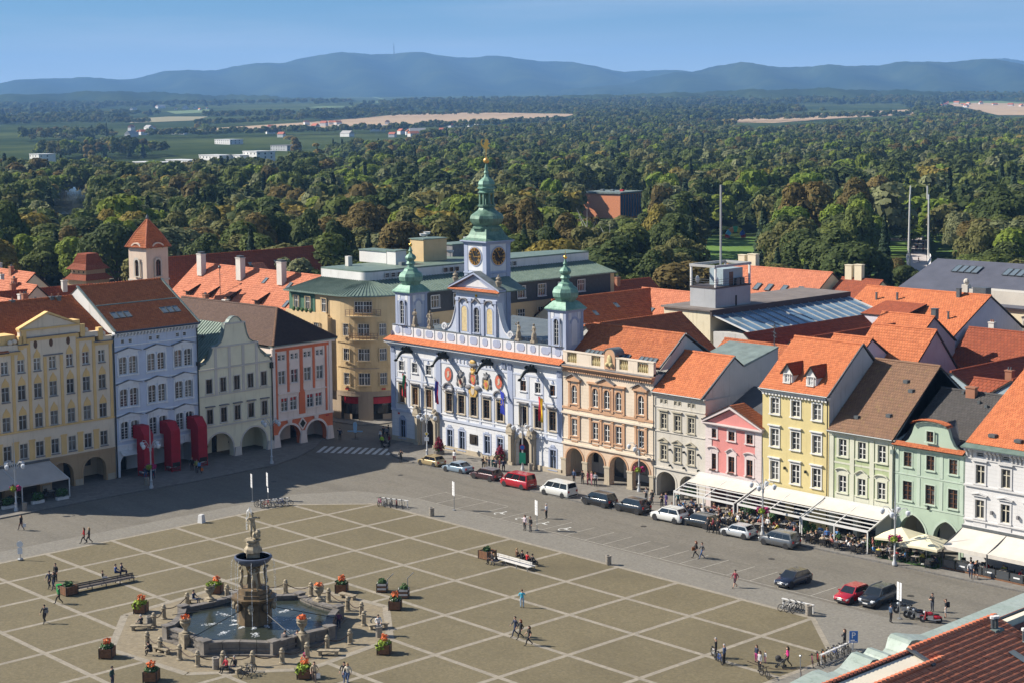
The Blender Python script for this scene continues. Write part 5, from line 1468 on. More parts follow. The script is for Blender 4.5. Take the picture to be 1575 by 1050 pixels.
def cream_house():
 u0,u1=33.8,46.1
 r,W=house_s('cream_gabled_house','pale cream house with a curved baroque gable and two wide arches',u0,u1)
 L=lambda u:u-u0
 cs=[35.5,37.8,40.1,42.42,44.72]
 holes=[(L(c)-.5,L(c)+.5,9.17,11.07)for c in cs]+[(L(c)-.5,L(c)+.5,5.02,6.98)for c in cs]
 mb=MB();wall_holes(mb,0,W,4.4,12.4,holes);mb.build('wall',M_CRM,r)
 arcs=[(L(37.04),4.5,1.35,2.2),(L(42.87),4.4,1.35,2.25)]
 mb=MB();arcade(mb,0,W,4.4,arcs,.9);mb.build('arcade',M_CRM,r)
 for a in arcs:arch_ring(*a,.22,.05).build('arch_moulding',M_CRMS,r)
 for u in (34.2,39.95,45.6):
  MB().prism([(L(u)-.7,0),(L(u)+.6,0),(L(u)+.42,1.3),(L(u)-.42,1.3)],-.3,.1).build('buttress',M_CRMS,r)
 passage(r,.1,W-.1,4.3,M_CRM,4.0,[(2.6,4.2,.9,3.2),(7.6,9.2,1.0,3.1),(4.8,5.7,.1,2.5)],y0=.95)
 body(r,.03,W-.03,.02,22,0,12.5,M_CRM)
 wa=win_meshes(1.0,1.9,2,(.66,),sur=.12,proud=.05);wb=win_meshes(1.0,1.96,2,(.5,),sur=.14,proud=.06,hood='shelf')
 for i,c in enumerate(cs):
  put_window(r,wa,L(c),9.17,M_CRMS,M_FRDB,M_GLASSC if i>1 else M_GLASS);put_window(r,wb,L(c),5.02,M_CRMS,M_FRDB,M_GLASS,M_LEADW)
 for z,h,o in ((4.5,.18,.14),(8.75,.16,.12),(12.3,.18,.16)):strip_part(r,'string_course',0,W,z,z+h,M_CRMS,o)
 for u in (36.65,38.95,41.25,43.55):
  MB().box(L(u)-.22,L(u)+.22,-.05,.02,8.9,15.1 if 36<u<44 else 12.3).build('pilaster',M_CRMS,r)
 c=L(39.95)
 pr=[(-6.1,12.5),(-5.9,12.9),(-5.2,13.2),(-4.5,13.7),(-4.0,14.5),(-3.75,15.25),(-3.0,15.4),(-2.4,15.8),(-2.0,16.6),(-1.75,17.6),(-1.65,18.2),(-1.1,18.3),(-.8,18.7),(-.35,19.0),(0,19.05)]
 poly=[(c+x,z)for x,z in pr]+[(c-x,z)for x,z in reversed(pr[:-1])]
 mb=MB();mb.prism(poly,0,.55);mb.build('gable',M_CRM,r)
 allp=poly
 for k in range(len(allp)-1):
  p,q_=allp[k],allp[k+1]
  MB().bar((p[0],.25,p[1]+.05),(q_[0],.25,q_[1]+.05),.75,.12).build('gable_coping',M_ZINCG,r)
 strip_part(r,'string_course',c-3.9,c+3.9,15.15,15.35,M_CRMS,.14);strip_part(r,'string_course',c-1.75,c+1.75,18.1,18.3,M_CRMS,.14)
 for s in (-1,1):
  MB().box(c+s*5.5-.5,c+s*5.5+.5,-.2,.6,13.15,13.4).build('scroll_block',M_ZINCG,r)
 z0,zr=13.0,18.0
 for s,e in ((-1,-.1),(1,W+.1)):
  A,B,C,D=(e,.5,z0),(e,20,z0),(c,20,zr),(c,.5,zr)
  q=MB();roof_slab(q,A,B,C,D);q.build('roof',M_COPROOF,r)
  for k in range(32):
   y=.7+k*.6;MB().bar((e,y,z0+.04),(c,y,zr+.04),.05,.09).build('standing_seam',M_COPROOF,r)
 for u,y in ((34.6,2.4),(36.3,4.0),(37.8,4.3)):
  zz=z0+(L(u)+.1)/(c+.1)*(zr-z0);MB().cbox(L(u),y,zz,.8,1.1,.2).build('skylight',M_SKYL,r)
 d=MB();d.tube([(W-.05,-.14,.1),(W-.05,-.14,12.0)],.07,6);d.box(W-.3,W+.1,-.35,0,11.4,12.2);d.build('downpipe',M_BRONZE,r)
cream_house()
def coral_house():
 u0,u1=46.2,57.0
 r,W=house_s('coral_corner_house','coral red and white corner house with dark hipped roof beside the lane',u0,u1)
 L=lambda u:u-u0
 o_=[47.88,50.15,52.5,54.76];q_=[48.26,49.88,52.91,54.47]
 holes=[(L(c)+s*.37-.26,L(c)+s*.37+.26,12.2,13.0)for c in o_ for s in (-1,1)]+[(L(c)-.62,L(c)+.62,8.87,10.76)for c in o_]+[(L(c)-.6,L(c)+.6,5.02,6.9)for c in q_]
 mb=MB();wall_holes(mb,0,W,3.9,14.2,holes);mb.build('wall',M_BLUSH,r)
 arcs=[(L(49.1),3.9,1.15,1.85),(L(53.9),3.8,1.15,1.85)]
 mb=MB();arcade(mb,0,W,3.9,arcs,.9);mb.build('arcade',M_CORAL,r)
 for a in arcs:
  arch_ring(a[0],a[1],a[2],a[3],.3,.07,legs=True).build('arch_moulding',M_BLUSH,r)
  MB().prism([(a[0]-.3,3.3),(a[0]+.3,3.3),(a[0]+.45,3.9),(a[0]-.45,3.9)],-.16,.02).build('keystone',M_BLUSH,r)
 for u in (46.7,51.5,56.4):
  MB().prism([(L(u)-.65,0),(L(u)+.65,0),(L(u)+.4,1.9),(L(u)-.4,1.9)],-.25,.1).build('buttress',M_BLUSH,r)
 passage(r,.1,W-.1,3.8,M_BLUSH,4.0,[(1.4,3.6,.1,2.8),(6.2,7.4,.1,2.8)],y0=.95)
 mb=MB()
 mb.quad((.03,.02,0),(.03,28,0),(.03,28,14.2),(.03,.02,14.2));mb.quad((W-.03,.02,3.8),(W-.03,28,3.8),(W-.03,28,14.2),(W-.03,.02,14.2));mb.quad((W-.03,4.2,0),(W-.03,28,0),(W-.03,28,3.8),(W-.03,4.2,3.8));mb.quad((0,28,0),(W,28,0),(W,28,14),(0,28,14))
 mb.build('side_wall',M_BLUSH,r)
 MB().prism([(L(51.4)-.75,2.9),(L(51.4),1.95),(L(51.4)+.75,2.9),(L(51.4),3.85)],-.1,.02).build('emblem_frame',M_BLUSH,r)
 MB().prism([(L(51.4)-.5,2.9),(L(51.4),2.3),(L(51.4)+.5,2.9),(L(51.4),3.5)],-.13,-.1).build('emblem',M_BRONZE,r)
 wo=win_meshes(.52,.8,1,(.5,),sur=.08,proud=.04,sill=False);wp=win_meshes(1.24,1.89,2,(.62,),sur=.12,proud=.05);wq=win_meshes(1.2,1.88,2,(.66,.33),sur=.14,proud=.05)
 for c in o_:
  for s in (-1,1):put_window(r,wo,L(c)+s*.37,12.2,M_BLUSH,M_FRW,M_GLASS)
  put_window(r,wp,L(c),8.87,M_BLUSH,M_FRW,M_GLASSC)
 for c in q_:
  put_window(r,wq,L(c),5.02,M_BLUSH,M_FRW,M_GLASSC)
  MB().box(L(c)-.52,L(c)+.52,.155,.17,6.45,6.85).build('red_blind',M_REDSIGN,r)
 for x,z0,z1,w in ((L(49.02),7.7,13.6,.4),(L(51.4),4.3,13.6,.55),(L(53.65),7.7,13.6,.4),(.75,3.9,13.4,.3),(W-1.1,4.2,13.5,.32)):
  MB().box(x-w/2,x+w/2,-.07,.02,z0,z1).build('coral_strip',M_CORAL,r)
 MB().prism([(L(51.4)-.55,4.3),(L(51.4)+.55,4.3),(L(51.4)+.55,7.2),(L(51.4)+.28,7.8),(L(51.4)-.28,7.8),(L(51.4)-.55,7.2)],-.09,.02).build('coral_panel',M_CORAL,r)
 for x in (.28,W-.28):pilaster(r,x,3.9,14.0,.5,M_BLUSH,.1,False)
 strip_part(r,'coral_band',.1,W-.1,13.5,13.95,M_CORAL,.06);strip_part(r,'string_course',-.05,W+.08,3.75,3.98,M_BLUSH,.2)
 for xa,xb in ((.9,4.7),(5.7,9.6)):strip_part(r,'string_course',xa,xb,7.45,7.62,M_BLUSH,.2)
 for c in o_:strip_part(r,'apron_panel',L(c)-.8,L(c)+.8,11.3,11.8,M_BLUSH,.05)
 mb=MB();mb.box(-.2,W+.3,-.5,.02,14.0,14.3);mb.build('cornice',M_BLUSH,r)
 mb=MB();mb.box(-.3,W+.5,-.8,.3,14.3,14.46);mb.build('eaves_sheet',M_ZINCG,r)
 e0,e1,c=-.35,W+.5,5.4
 P=dict(fl=(e0,-.8,14.48),fr=(e1,-.8,14.48),bl=(e0,28.5,14.48),br=(e1,28.5,14.48),rf=(c,5.4,18.75),rb=(c,28.5,18.75))
 q=MB();roof_slab(q,P['fl'],P['fr'],P['rf'],P['rf']);roof_slab(q,P['bl'],P['fl'],P['rf'],P['rb']);roof_slab(q,P['fr'],P['br'],P['rb'],P['rf']);q.build('roof',M_ROOFBASE,r)
 tiles('roof_tiles',P['fl'],P['fr'],P['rf'],P['rf'],T_BROWNSH,r,.3,.32);tiles('roof_tiles',P['bl'],P['fl'],P['rf'],P['rb'],T_BROWN,r,.3,.32);tiles('roof_tiles',P['fr'],P['br'],P['rb'],P['rf'],T_BROWN,r,.3,.32)
 ridge_caps(P['rf'],P['rb'],r,T_BROWN);ridge_caps(P['fl'],P['rf'],r,T_MOSS);ridge_caps(P['fr'],P['rf'],r,T_BROWN)
 MB().box(W-1.3,W-.7,-.03,.02,3.35,3.55).build('street_plate',M_REDSIGN,r)
coral_house()
M_DUCT=plain('red fabric duct',(0.33,0.008,0.022),0.75,var=0.15,scale=1.5)
M_DUCTF=plain('red steel frame',(0.30,0.01,0.02),0.5)
def duct(u,lab):
 p=S0+_se*(u)
 r=thing('red_duct',lab,'sculpture',(p.x,p.y,0),S_RZ,'red ducts hanging on the blue house')
 h=MB();prof=[(-.02,4.95),(-.02,6.62),(-1.55,6.62),(-2.5,5.55),(-2.5,.95),(-.85,.75),(-.85,4.95)]
 h.prism(prof,-.72,.72,'x');h.build('duct',M_DUCT,r)
 m=MB();m.box(-.6,.6,-2.52,-1.1,.78,1.0);m.quad((-.6,-2.515,.8),(.6,-2.515,.8),(.6,-2.515,1.35),(-.6,-2.515,1.35));m.build('dark_mouth',M_DARK,r)
 for sx in (-.66,.66):
  for y in (-2.42,-.95):
   f=MB();f.bar((sx,y,.12),(sx,y,1.1),.1);f.build('leg',M_DUCTF,r)
 f=MB();f.bar((-.66,-2.42,.25),(.66,-2.42,.25),.08);f.bar((-.66,-.95,.25),(.66,-.95,.25),.08);f.bar((-.66,-2.42,.25),(-.66,-.95,.25),.08);f.bar((.66,-2.42,.25),(.66,-.95,.25),.08);f.bar((-.66,-2.42,.25),(.66,-2.42,.8),.06);f.build('foot_frame',M_DUCTF,r)
duct(24.0,'red box duct beside the ochre house, hung from the blue facade down to the pavement')
duct(28.15,'red box duct in the middle of the three, hung from the blue facade')
duct(32.45,'red box duct beside the cream gabled house, hung from the blue facade')
M_SAND=plaster('sand render',(0.58,0.43,0.24),0.2)
M_SANDD=plaster('brown stone base',(0.34,0.27,0.20),0.3)
M_GREENW=plain('green boarded wall',(0.055,0.13,0.085),0.7,var=0.25,scale=2)
M_DARKCL=plain('dark attic cladding',(0.05,0.055,0.058),0.7,var=0.2,scale=2)
M_REDSHOP=plain('red shop fascia',(0.40,0.012,0.03),0.5)
M_RAIL=plain('brown balcony rail',(0.20,0.12,0.08),0.6)
def corner_building():
 r=thing('rounded_corner_building','sand coloured building with rounded corner, balconies and green copper roof across the lane','building',(-50.4,32.4,0))
 O=Vector((-50.4,32.4))
 A=lambda x,y:(x-O.x,y-O.y)
 cx,cy,rad=-55.0,37.0,6.5
 n_=12
 arc=[(cx+rad*cos(R(-90+90*k/n_)),cy+rad*sin(R(-90+90*k/n_)))for k in range(n_+1)]
 wall=[(-67,30.5),(-60,30.5)]+arc+[(-48.5,85)]
 wall=[A(*p)for p in wall]
 back=[A(-58,85),A(-67,60)]
 mb=MB()
 for i in range(len(wall)-1):
  a,b=wall[i],wall[i+1];mb.quad((*a,4.3),(*b,4.3),(*b,19.0),(*a,19.0))
 mb.quad((*wall[-1],0),(*back[0],0),(*back[0],19),(*wall[-1],19));mb.quad((*back[0],0),(*back[1],0),(*back[1],19),(*back[0],19));mb.quad((*back[1],0),(*wall[0],0),(*wall[0],19),(*back[1],19))
 mb.build('wall',M_SAND,r,smooth=20)
 def ang(t):return (cx+rad*cos(R(t))-O.x,cy+rad*sin(R(t))-O.y,R(t))
 mb=MB()
 def arcwall(t0,t1,z0,z1,rr,m_,nm):
  q=MB();k=max(2,int((t1-t0)/6))
  for i in range(k):
   a0,a1=R(t0+(t1-t0)*i/k),R(t0+(t1-t0)*(i+1)/k)
   q.quad((cx+rr*cos(a0)-O.x,cy+rr*sin(a0)-O.y,z0),(cx+rr*cos(a1)-O.x,cy+rr*sin(a1)-O.y,z0),(cx+rr*cos(a1)-O.x,cy+rr*sin(a1)-O.y,z1),(cx+rr*cos(a0)-O.x,cy+rr*sin(a0)-O.y,z1))
  return q.build(nm,m_,r,smooth=30)
 arcwall(-90,0,3.75,4.32,rad+.12,M_SANDD,'fascia_band')
 for t0,t1 in ((-90,-83),(-56,-36),(-8,0)):arcwall(t0,t1,0,3.8,rad+.05,M_SANDD,'pillar')
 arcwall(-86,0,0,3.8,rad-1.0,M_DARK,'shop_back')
 for t0,t1 in ((-83,-56),(-36,-8)):
  arcwall(t0,t1,2.55,3.55,rad-.55,M_REDSHOP,'red_fascia');arcwall(t0,t0+15 if t0<-50 else t1,0,.95,rad-.5,M_SANDD,'stall_riser')if t0<-50 else arcwall(t0+14,t1,0,.95,rad-.5,M_SANDD,'stall_riser')
  arcwall(t0,t1,.95,2.5,rad-.8,M_GLASS,'shop_window')
 q=MB()
 for xa,xb in ((-66.8,-62.5),(-60.5,-55)):
  a,b=A(xa,30.45),A(xb,30.45);q.box(a[0],b[0],a[1],a[1]+.05,0,4.3)
 q.build('side_shopfront',M_SANDD,r)
 q=MB();a,b=A(-66.8,30.42),A(-62,30.42);q.box(a[0],b[0],a[1]+.01,a[1]+.04,2.4,3.5);q.build('red_fascia',M_REDSHOP,r)
 q=MB();a=A(-48.45,44);q.box(a[0]-.02,a[0]+.03,a[1],a[1]+30,0,4.3);q.build('side_base',M_SANDD,r)
 for z in (4.32,8.2,11.9):arcwall(-90,0,z,z+.22,rad+.14,M_SANDD if z<5 else M_SAND,'string_course')
 w1=win_meshes(1.15,1.85,3,(.62,),sur=.10,proud=.08);w2=win_meshes(1.75,1.85,4,(.62,),sur=.10,proud=.08);w3=win_meshes(2.7,1.75,6,(.62,),sur=.10,proud=.08)
 def curve_win(wm,t,z,lab=None,out=.0):
  x,y,a=ang(t);k=(rad+out)/rad
  x,y=cx+(rad+out)*cos(a)-O.x,cy+(rad+out)*sin(a)-O.y
  put_window(r,wm,x,z,M_SAND,M_FRW,M_GLASSC,y=y,rz=a+PI/2,label=lab)
 for z in (5.5,9.2,12.9):
  curve_win(w1,-72,z,out=.18);curve_win(w2,-47,z,out=.18);curve_win(w1,-22,z,out=.18)
 curve_win(w3,-47,16.4,out=.2)
 for z,hw in ((12.45,17),(16.0,21)):
  q=MB();k=8
  for i in range(k):
   a0,a1=R(-47-hw+2*hw*i/k),R(-47-hw+2*hw*(i+1)/k)
   P=lambda a,rr:(cx+rr*cos(a)-O.x,cy+rr*sin(a)-O.y)
   q.add([(*P(a0,rad),z-.2),(*P(a1,rad),z-.2),(*P(a1,rad+1.0),z-.2),(*P(a0,rad+1.0),z-.2),(*P(a0,rad),z),(*P(a1,rad),z),(*P(a1,rad+1.0),z),(*P(a0,rad+1.0),z)],[(0,3,2,1),(4,5,6,7),(2,3,7,6),(1,2,6,5),(3,0,4,7)])
  o=q.build('balcony',M_SAND,r)
  q=MB()
  for i in range(k+1):
   a0=R(-47-hw+2*hw*i/k);p=(cx+(rad+.95)*cos(a0)-O.x,cy+(rad+.95)*sin(a0)-O.y)
   q.bar((*p,z),(*p,z+.95),.06)
   if i<k:
    a1=R(-47-hw+2*hw*(i+1)/k);p2=(cx+(rad+.95)*cos(a1)-O.x,cy+(rad+.95)*sin(a1)-O.y)
    for h in (.3,.6,.95):q.bar((*p,z+h),(*p2,z+h),.05)
  q.build('railing',M_RAIL,o)
 q=MB()
 a0=R(-47);arcwall(-66,-28,8.05,8.2,rad+.7,M_SANDD,'canopy_slab')
 for t in (-72,-22):
  x,y,a=ang(t);o=MB().cbox(0,0,0,.6,.08,.25).build('street_plate',M_REDSIGN,r,(x+.15*cos(a),y+.15*sin(a),4.75),a+PI/2)
 q=MB();a,b=A(-67,29.7),A(-56.2,29.7);q.box(a[0],b[0],a[1],a[1]+.9,3.9,15.4);q.build('left_wing',M_SAND,r)
 MB().box(a[0],b[0],a[1],a[1]+.12,15.4,16.0).build('terrace_parapet',M_SAND,r)
 wl=win_meshes(1.5,1.8,3,(.62,),sur=.10,proud=.06)
 for x in (-58.8,-63.0):
  for z in (5.5,9.2,12.7):p=A(x,29.7);put_window(r,wl,p[0],z,M_SAND,M_FRW,M_GLASSC,y=p[1]-.2)
 q=MB();a,b=A(-67,30.42),A(-60.3,30.42);q.box(a[0],b[0],a[1],a[1]+.07,15.5,18.9);q.build('green_attic',M_GREENW,r)
 wl2=win_meshes(1.3,2.1,3,(.62,),sur=.08,proud=.05)
 for x in (-57.8,-61.9,-64.9):p=A(x,30.42);put_window(r,wl2,p[0],16.1,M_SAND,M_FRW,M_GLASSC,y=p[1]-.2)
 for k in range(5):
  q=MB();p=A(-60.5-k*1.1,29.75);q.ball((*p,16.15),.38,7,5,(1.1,.6,.9));q.build('balcony_plant',M_LEAFG,r)
 q=MB();p=A(-48.46,42);q.box(p[0]-.05,p[0]+.06,p[1],p[1]+42,15.6,18.95);q.build('dark_attic',M_DARKCL,r)
 wr=win_meshes(1.7,1.9,3,(.62,),sur=.08,proud=.05)
 for k in range(8):
  y=44.5+k*4.6;p=A(-48.4,y);put_window(r,wr,p[0]+.2,16.3,M_FRW,M_FRW,M_GLASS,y=p[1],rz=PI/2)
  put_window(r,wr,p[0]+.15,12.6,M_SAND,M_FRW,M_GLASS,y=p[1],rz=PI/2)
  put_window(r,wr,p[0]+.15,8.9,M_SAND,M_FRW,M_GLASS,y=p[1],rz=PI/2)
 inner=[A(-66,36.0),A(-60,36.0)]+[A(cx-1+1.5*cos(R(-90+90*k/n_)),cy+.5+1.5*sin(R(-90+90*k/n_)))for k in range(n_+1)]+[A(-54.5,85)]
 outer=[A(-67.4,29.6),A(-60,29.8)]+[A(cx+(rad+.6)*cos(R(-90+90*k/n_)),cy+(rad+.6)*sin(R(-90+90*k/n_)))for k in range(n_+1)]+[A(-47.8,85)]
 q=MB()
 for i in range(len(outer)-1):
  a,b,c,d=outer[i],outer[i+1],inner[i+1],inner[i]
  q.quad((*a,19.0),(*b,19.0),(*c,20.6),(*d,20.6));q.quad((*a,18.8),(*b,18.8),(*b,19.0),(*a,19.0))
 q.build('copper_roof',M_COPROOF,r)
 def along(P,s):
  d=[0]
  for i in range(len(P)-1):d.append(d[-1]+math.hypot(P[i+1][0]-P[i][0],P[i+1][1]-P[i][1]))
  s*=d[-1]
  for i in range(len(P)-1):
   if d[i+1]>=s:f=(s-d[i])/max(1e-6,d[i+1]-d[i]);return i,f
  return len(P)-2,1.0
 for k in range(120):
  i,f=along(outer,(k+.5)/120)
  a=[outer[i][j]+(outer[i+1][j]-outer[i][j])*f for j in (0,1)];b=[inner[i][j]+(inner[i+1][j]-inner[i][j])*f for j in (0,1)]
  MB().bar((*a,19.05),(*b,20.65),.05,.10).build('standing_seam',M_COPROOF,r)
 q=MB()
 for i in range(len(inner)-1):q.quad((*inner[i],20.5),(*inner[i+1],20.5),(*inner[i+1],21.9),(*inner[i],21.9))
 q.build('attic_wall',M_WHITE,r)
 MB().prism(inner+[A(-60,85),A(-66,60)],21.9,22.15,'z').build('attic_roof',M_COPROOF,r)
 wt=win_meshes(.9,.7,1,(.5,),sur=.06,proud=.04,sill=False)
 for k,y in enumerate((40.0,41.2,42.4,52,53.2,54.4,66,67.2)):p=A(-54.45,y);put_window(r,wt,p[0]+.2,20.9,M_FRW,M_FRB if 3<=k<6 else M_FRGREY,M_GLASS,y=p[1],rz=PI/2)
 for (x,y,w,d,h,m,nm)in ((-66,48,7,3,1.9,M_WHITE,'roof_hut'),(-60.5,47,2.2,2.2,2.2,M_WHITE,'roof_hut'),(-62,55,3.4,5,3.6,M_SAND,'lift_house'),(-66,66,4,8,2.0,M_LEADW,'roof_hut'),(-64,40,.8,.8,1.6,M_CHIM,'roof_vent'),(-58,46,.8,.8,.6,M_LEAD,'roof_vent'),(-59,64,1,1,.8,M_CHIM,'roof_vent')):
  p=A(x,y);MB().cbox(p[0],p[1],22.1,w,d,h).build(nm,m,r)
  if w>2:MB().cbox(p[0],p[1],22.1+h,w+.3,d+.3,.15).build(nm+'_roof',M_COPROOF,r)
 for (x,y,z)in ((-61,53,26.2),(-63.5,56,26.2),(-66,67,24.6),(-60,58,23.2)):
  p=A(x,y);MB().lathe([(.05,z-.6),(.05,z),(.5,z+.15),(.62,z+.5),(.02,z+.25)],10,p).build('satellite_dish',M_FRW,r)
M_LEAFG=plain('pot plant leaves',(0.035,0.075,0.02),0.9,var=0.4,scale=6)
corner_building()
# HOUSES BEHIND THE ROWS
M_LILAC=plaster('lilac white gable',(0.58,0.55,0.60),0.2)
M_LILACD=plaster('grey lilac gable',(0.38,0.34,0.36),0.3)
M_CONC=plaster('grey block render',(0.36,0.37,0.38),0.2)
M_CREAM2=plaster('cream render',(0.62,0.55,0.40),0.25)
M_PEACH2=plaster('pale tower render',(0.62,0.50,0.40),0.25)
M_BLUEGL=plain('blue glass strip',(.03,.07,.16),.15,spec=.6)
M_GLROOF=plain('greenhouse glass',(0.12,0.20,0.27),0.12,spec=0.6,var=0.25,scale=0.4,coord='Object')
M_BROWNF=plain('brown fascia',(0.055,0.042,0.04),0.7,var=0.2)
M_FLATR=plain('grey brown felt roof',(0.16,0.135,0.12),0.9,var=0.2,scale=0.5)
T_SLATEB=plain('blue grey sheet roof',(0.085,0.088,0.11),0.55,0.1,var=0.15,scale=0.4)
def rear(name,label,axis,a0,a1,cross,zr,hn,hp,ze,wall,roof,zb=None,group=None,tw=.42,th=.5,base=0.0,cat='house',back=True):
 """house with ridge along world x or y; hn / hp: half widths towards the square and away from it"""
 if axis=='x':r=thing(name,label,cat,(a0,cross,base),0,group);W=a1-a0
 else:r=thing(name,label,cat,(cross,a0,base),PI/2,group);W=a1-a0
 body(r,0.05,W-.05,-hn+.25,hp-.25,0,ze-.1-base,wall,front=True)
 gable_roof(r,0,W,-hn,ze-base,0,zr-base,hp,(ze if zb is None else zb)-base,roof,over=.15,wall=wall,tw=tw,th=th,back=back)
 r['W']=W
 return r
def vent(r,x,y,z,h=.9,w=.3,m=None):
 q=MB();q.cbox(x,y,z,w,w,h);q.cbox(x,y,z+h,w+.12,w+.12,.08);return q.build('roof_vent',m or M_GUTTER,r)
def on_slope(hn,ze,zr,d):return zr-(zr-ze)*d/hn
r=rear('rear_house','house with long dark orange roof behind the right turret, ridge pointing away','y',66,90,-44.3,16.0,8,8,10.5,M_CREAM2,T_ORANGE)
skylights(r,6,1,.8,1.2,(-4,13.2),(8,5.5));skylights(r,12,1,.8,1.2,(-3,13.9),(8,5.5))
r=rear('rear_house','house with sunlit salmon roof joining the long dark orange roof','x',-46,-31,89.5,16.0,9,7,9.8,M_CREAM2,T_SALMON)
skylights(r,5.5,1,.9,1.2,(-5,12.6),(9,6.2))
r=rear('rear_house','house with dark orange roof right behind the peach house','y',41.0,61,-12.7,17.0,8.5,8,11.0,M_GREYW,T_ORANGE)
vent(r,3,-4,13.8,1.6);vent(r,9,-6,12,1.2)
r=rear('rear_house','low house with orange roof, dark chimney and four skylights behind the narrow white house','x',-1.5,11.5,57.5,14.6,8,8,9.5,M_GREYW,T_ORANGE)
chimney(r,5.2,-4.0,12.0,.9,.9,2.1,M_BROWNF,0);skylights(r,7.6,4,.75,1.3,(-6.2,10.8),(8,5.1))
r=rear('rear_house','house with dark orange roof and rooftop aerial behind the pale yellow house','y',58,82,9.5,15.3,8,8,9.5,M_GREYW,T_RED)
t=thing('rooftop_aerial','television aerial mast with white dish left of the pale yellow house roof','aerial',G(1191,560,12.5))
MB().tube([(0,0,-1),(0,0,5.4)],.06,6).build('mast',M_GUTTER,t)
for k,(z,w)in enumerate(((5.0,1.1),(4.2,1.5),(3.7,1.3),(2.6,1.6))):
 q=MB();q.bar((-w*.7,w*.72,z),(w*.7,-w*.72,z+.05),.05)
 for i in range(6):f=-1+2*i/5;q.bar((-w*.7*f-.2,w*.72*f-.2,z),(-w*.7*f+.2,w*.72*f+.2,z),.03)
 q.build('antenna',M_GUTTER,t)
MB().ball((.4,-.4,1.6),.55,12,6,(.5,.5,1)).build('satellite_dish',M_FRW,t,smooth=60)
r=thing('glass_roofed_hall','hall with a long blue glass roof and brown fascia behind the row','hall',(-11.4,66.0,0))
MB().box(-9,0,0,33.5,0,16.8).build('hall_block',M_CREAM2,r)
MB().box(-9.3,.6,-.4,34,16.8,17.05).build('flat_roof',M_FLATR,r)
MB().box(.3,.62,-.4,34,16.1,17.0).build('fascia',M_BROWNF,r)
n_=16
for k in range(n_):
 y0,y1=.2+k*33/n_,.2+(k+1)*33/n_-.08
 for j in range(2):
  xa,xb=.6+3.2*j,.6+3.2*(j+1)-.06;z=lambda x:16.2-(x-.6)*.30
  MB().add([(xa,y0,z(xa)),(xb,y0,z(xb)),(xb,y1,z(xb)),(xa,y1,z(xa))],[(0,1,2,3)]).build('glass_panel',M_GLROOF,r)
 MB().bar((.6,y1+.04,z(.6)+.06),(7.0,y1+.04,z(7.0)+.06),.09,.14).build('glazing_bar',M_FRGREY,r)
MB().bar((.6,.1,16.25),(7.1,.1,14.4),.4,.12).bar((.6,33.4,16.25),(7.1,33.4,14.4),.4,.12).build('glazing_edge',M_FRW,r,kind='stuff')
MB().box(.6,7.0,0,33.3,9,13.9).build('side_wall',M_GREYW,r)
A,B,C,D=(12.5,-1,10.2),(12.5,34,10.2),(7.0,34,14.4),(7.0,-1,14.4)
q=MB();roof_slab(q,A,B,C,D);q.build('lower_roof',M_ROOFBASE,r);tiles('roof_tiles',A,B,C,D,T_RED,r,.42,.5)
MB().box(7,12,-.8,33.8,0,10.3).build('lower_wall',M_GREYW,r)
chimney(r,7.6,34.2,12.2,1.1,1.0,3.0,M_CHIM,3)
t=thing('rooftop_tower','grey rooftop block with white open frame on top and tall mast','rooftop tower',(-16.9,67.9,-1.0))
MB().box(0,4.9,0,8.2,10,20.9).build('block',M_CONC,t)
MB().box(-.1,5.0,-.1,8.3,20.9,21.1).build('deck',M_BROWNF,t)
for x in (.12,4.78):
 for y in (.12,8.08):
  MB().cbox(x,y,21.1,.26,.26,3.0).build('post',M_FRW,t)
q=MB()
for a,b in (((0,0),(4.9,0)),((4.9,0),(4.9,8.2)),((4.9,8.2),(0,8.2)),((0,8.2),(0,0))):q.bar((*a,24.2),(*b,24.2),.34,.36)
q.build('frame_beam',M_FRGREY,t)
MB().box(1.6,4.2,2.6,7.2,21.1,23.6).build('cabin',M_BLUEW,t)
MB().box(4.2,4.23,4.0,4.9,21.1,23.1).build('door',M_FRB,t)
q=MB()
for x0_,y0_,x1_,y1_ in ((0,0,4.9,0),(4.9,0,4.9,8.2)):
 for h in (.4,.75,1.1):q.bar((x0_,y0_,21.1+h),(x1_,y1_,21.1+h),.05)
q.build('railing',M_GUTTER,t,kind='stuff')
MB().tube([(1.6,5.2,21),(1.6,5.2,36.0)],.16,8).build('mast',M_FRGREY,t)
for x,y in ((4.3,1.0),(.7,.9)):MB().ball((x,y,22.0),.6,10,6,(.5,.5,1)).build('satellite_dish',M_FRW,t,smooth=60)
for y in (5.5,6.6):MB().cbox(4.5,y,21.1,.5,.8,1.0).build('cooling_unit',M_GUTTER,t)
MB().box(4.9,4.94,4.6,4.95,17.5,19.6).build('slit_window',M_DARK,t)
r=rear('rear_house','house with large orange roof and white gable wall in the right background','x',-11,11.2,105.0,17.6,11.5,10,11.8,M_LILAC,T_ORANGE2,back=True)
for x,d in ((4.0,3.4),(7.6,3.0),(19.0,6.5)):vent(r,x,-d,on_slope(11.5,11.8,17.6,d),1.1,.25)
MB().cbox(20.0,1.2,16.6,2.2,1.6,2.0).build('air_unit',M_GUTTER,r);vent(r,17.3,-.9,17.0,1.4,.6)
A,B,C,D=(6.5,-11,12.0),(13.5,-11,12.0),(13.5,-4,15.3),(9.5,-4.5,15.2)
MB().box(6.5,13.5,-10.8,-4.5,11.5,14.6).build('dormer_wall',M_LILAC,r);q=MB();roof_slab(q,(6.3,-11,14.6),(13.7,-11,14.6),(13.7,-4,16.0),(6.3,-4,16.0));q.build('dormer_roof',M_ROOFBASE,r)
tiles('roof_tiles',(6.3,-11,14.6),(13.7,-11,14.6),(13.7,-4,16.0),(6.3,-4,16.0),T_RED,r,.42,.5)
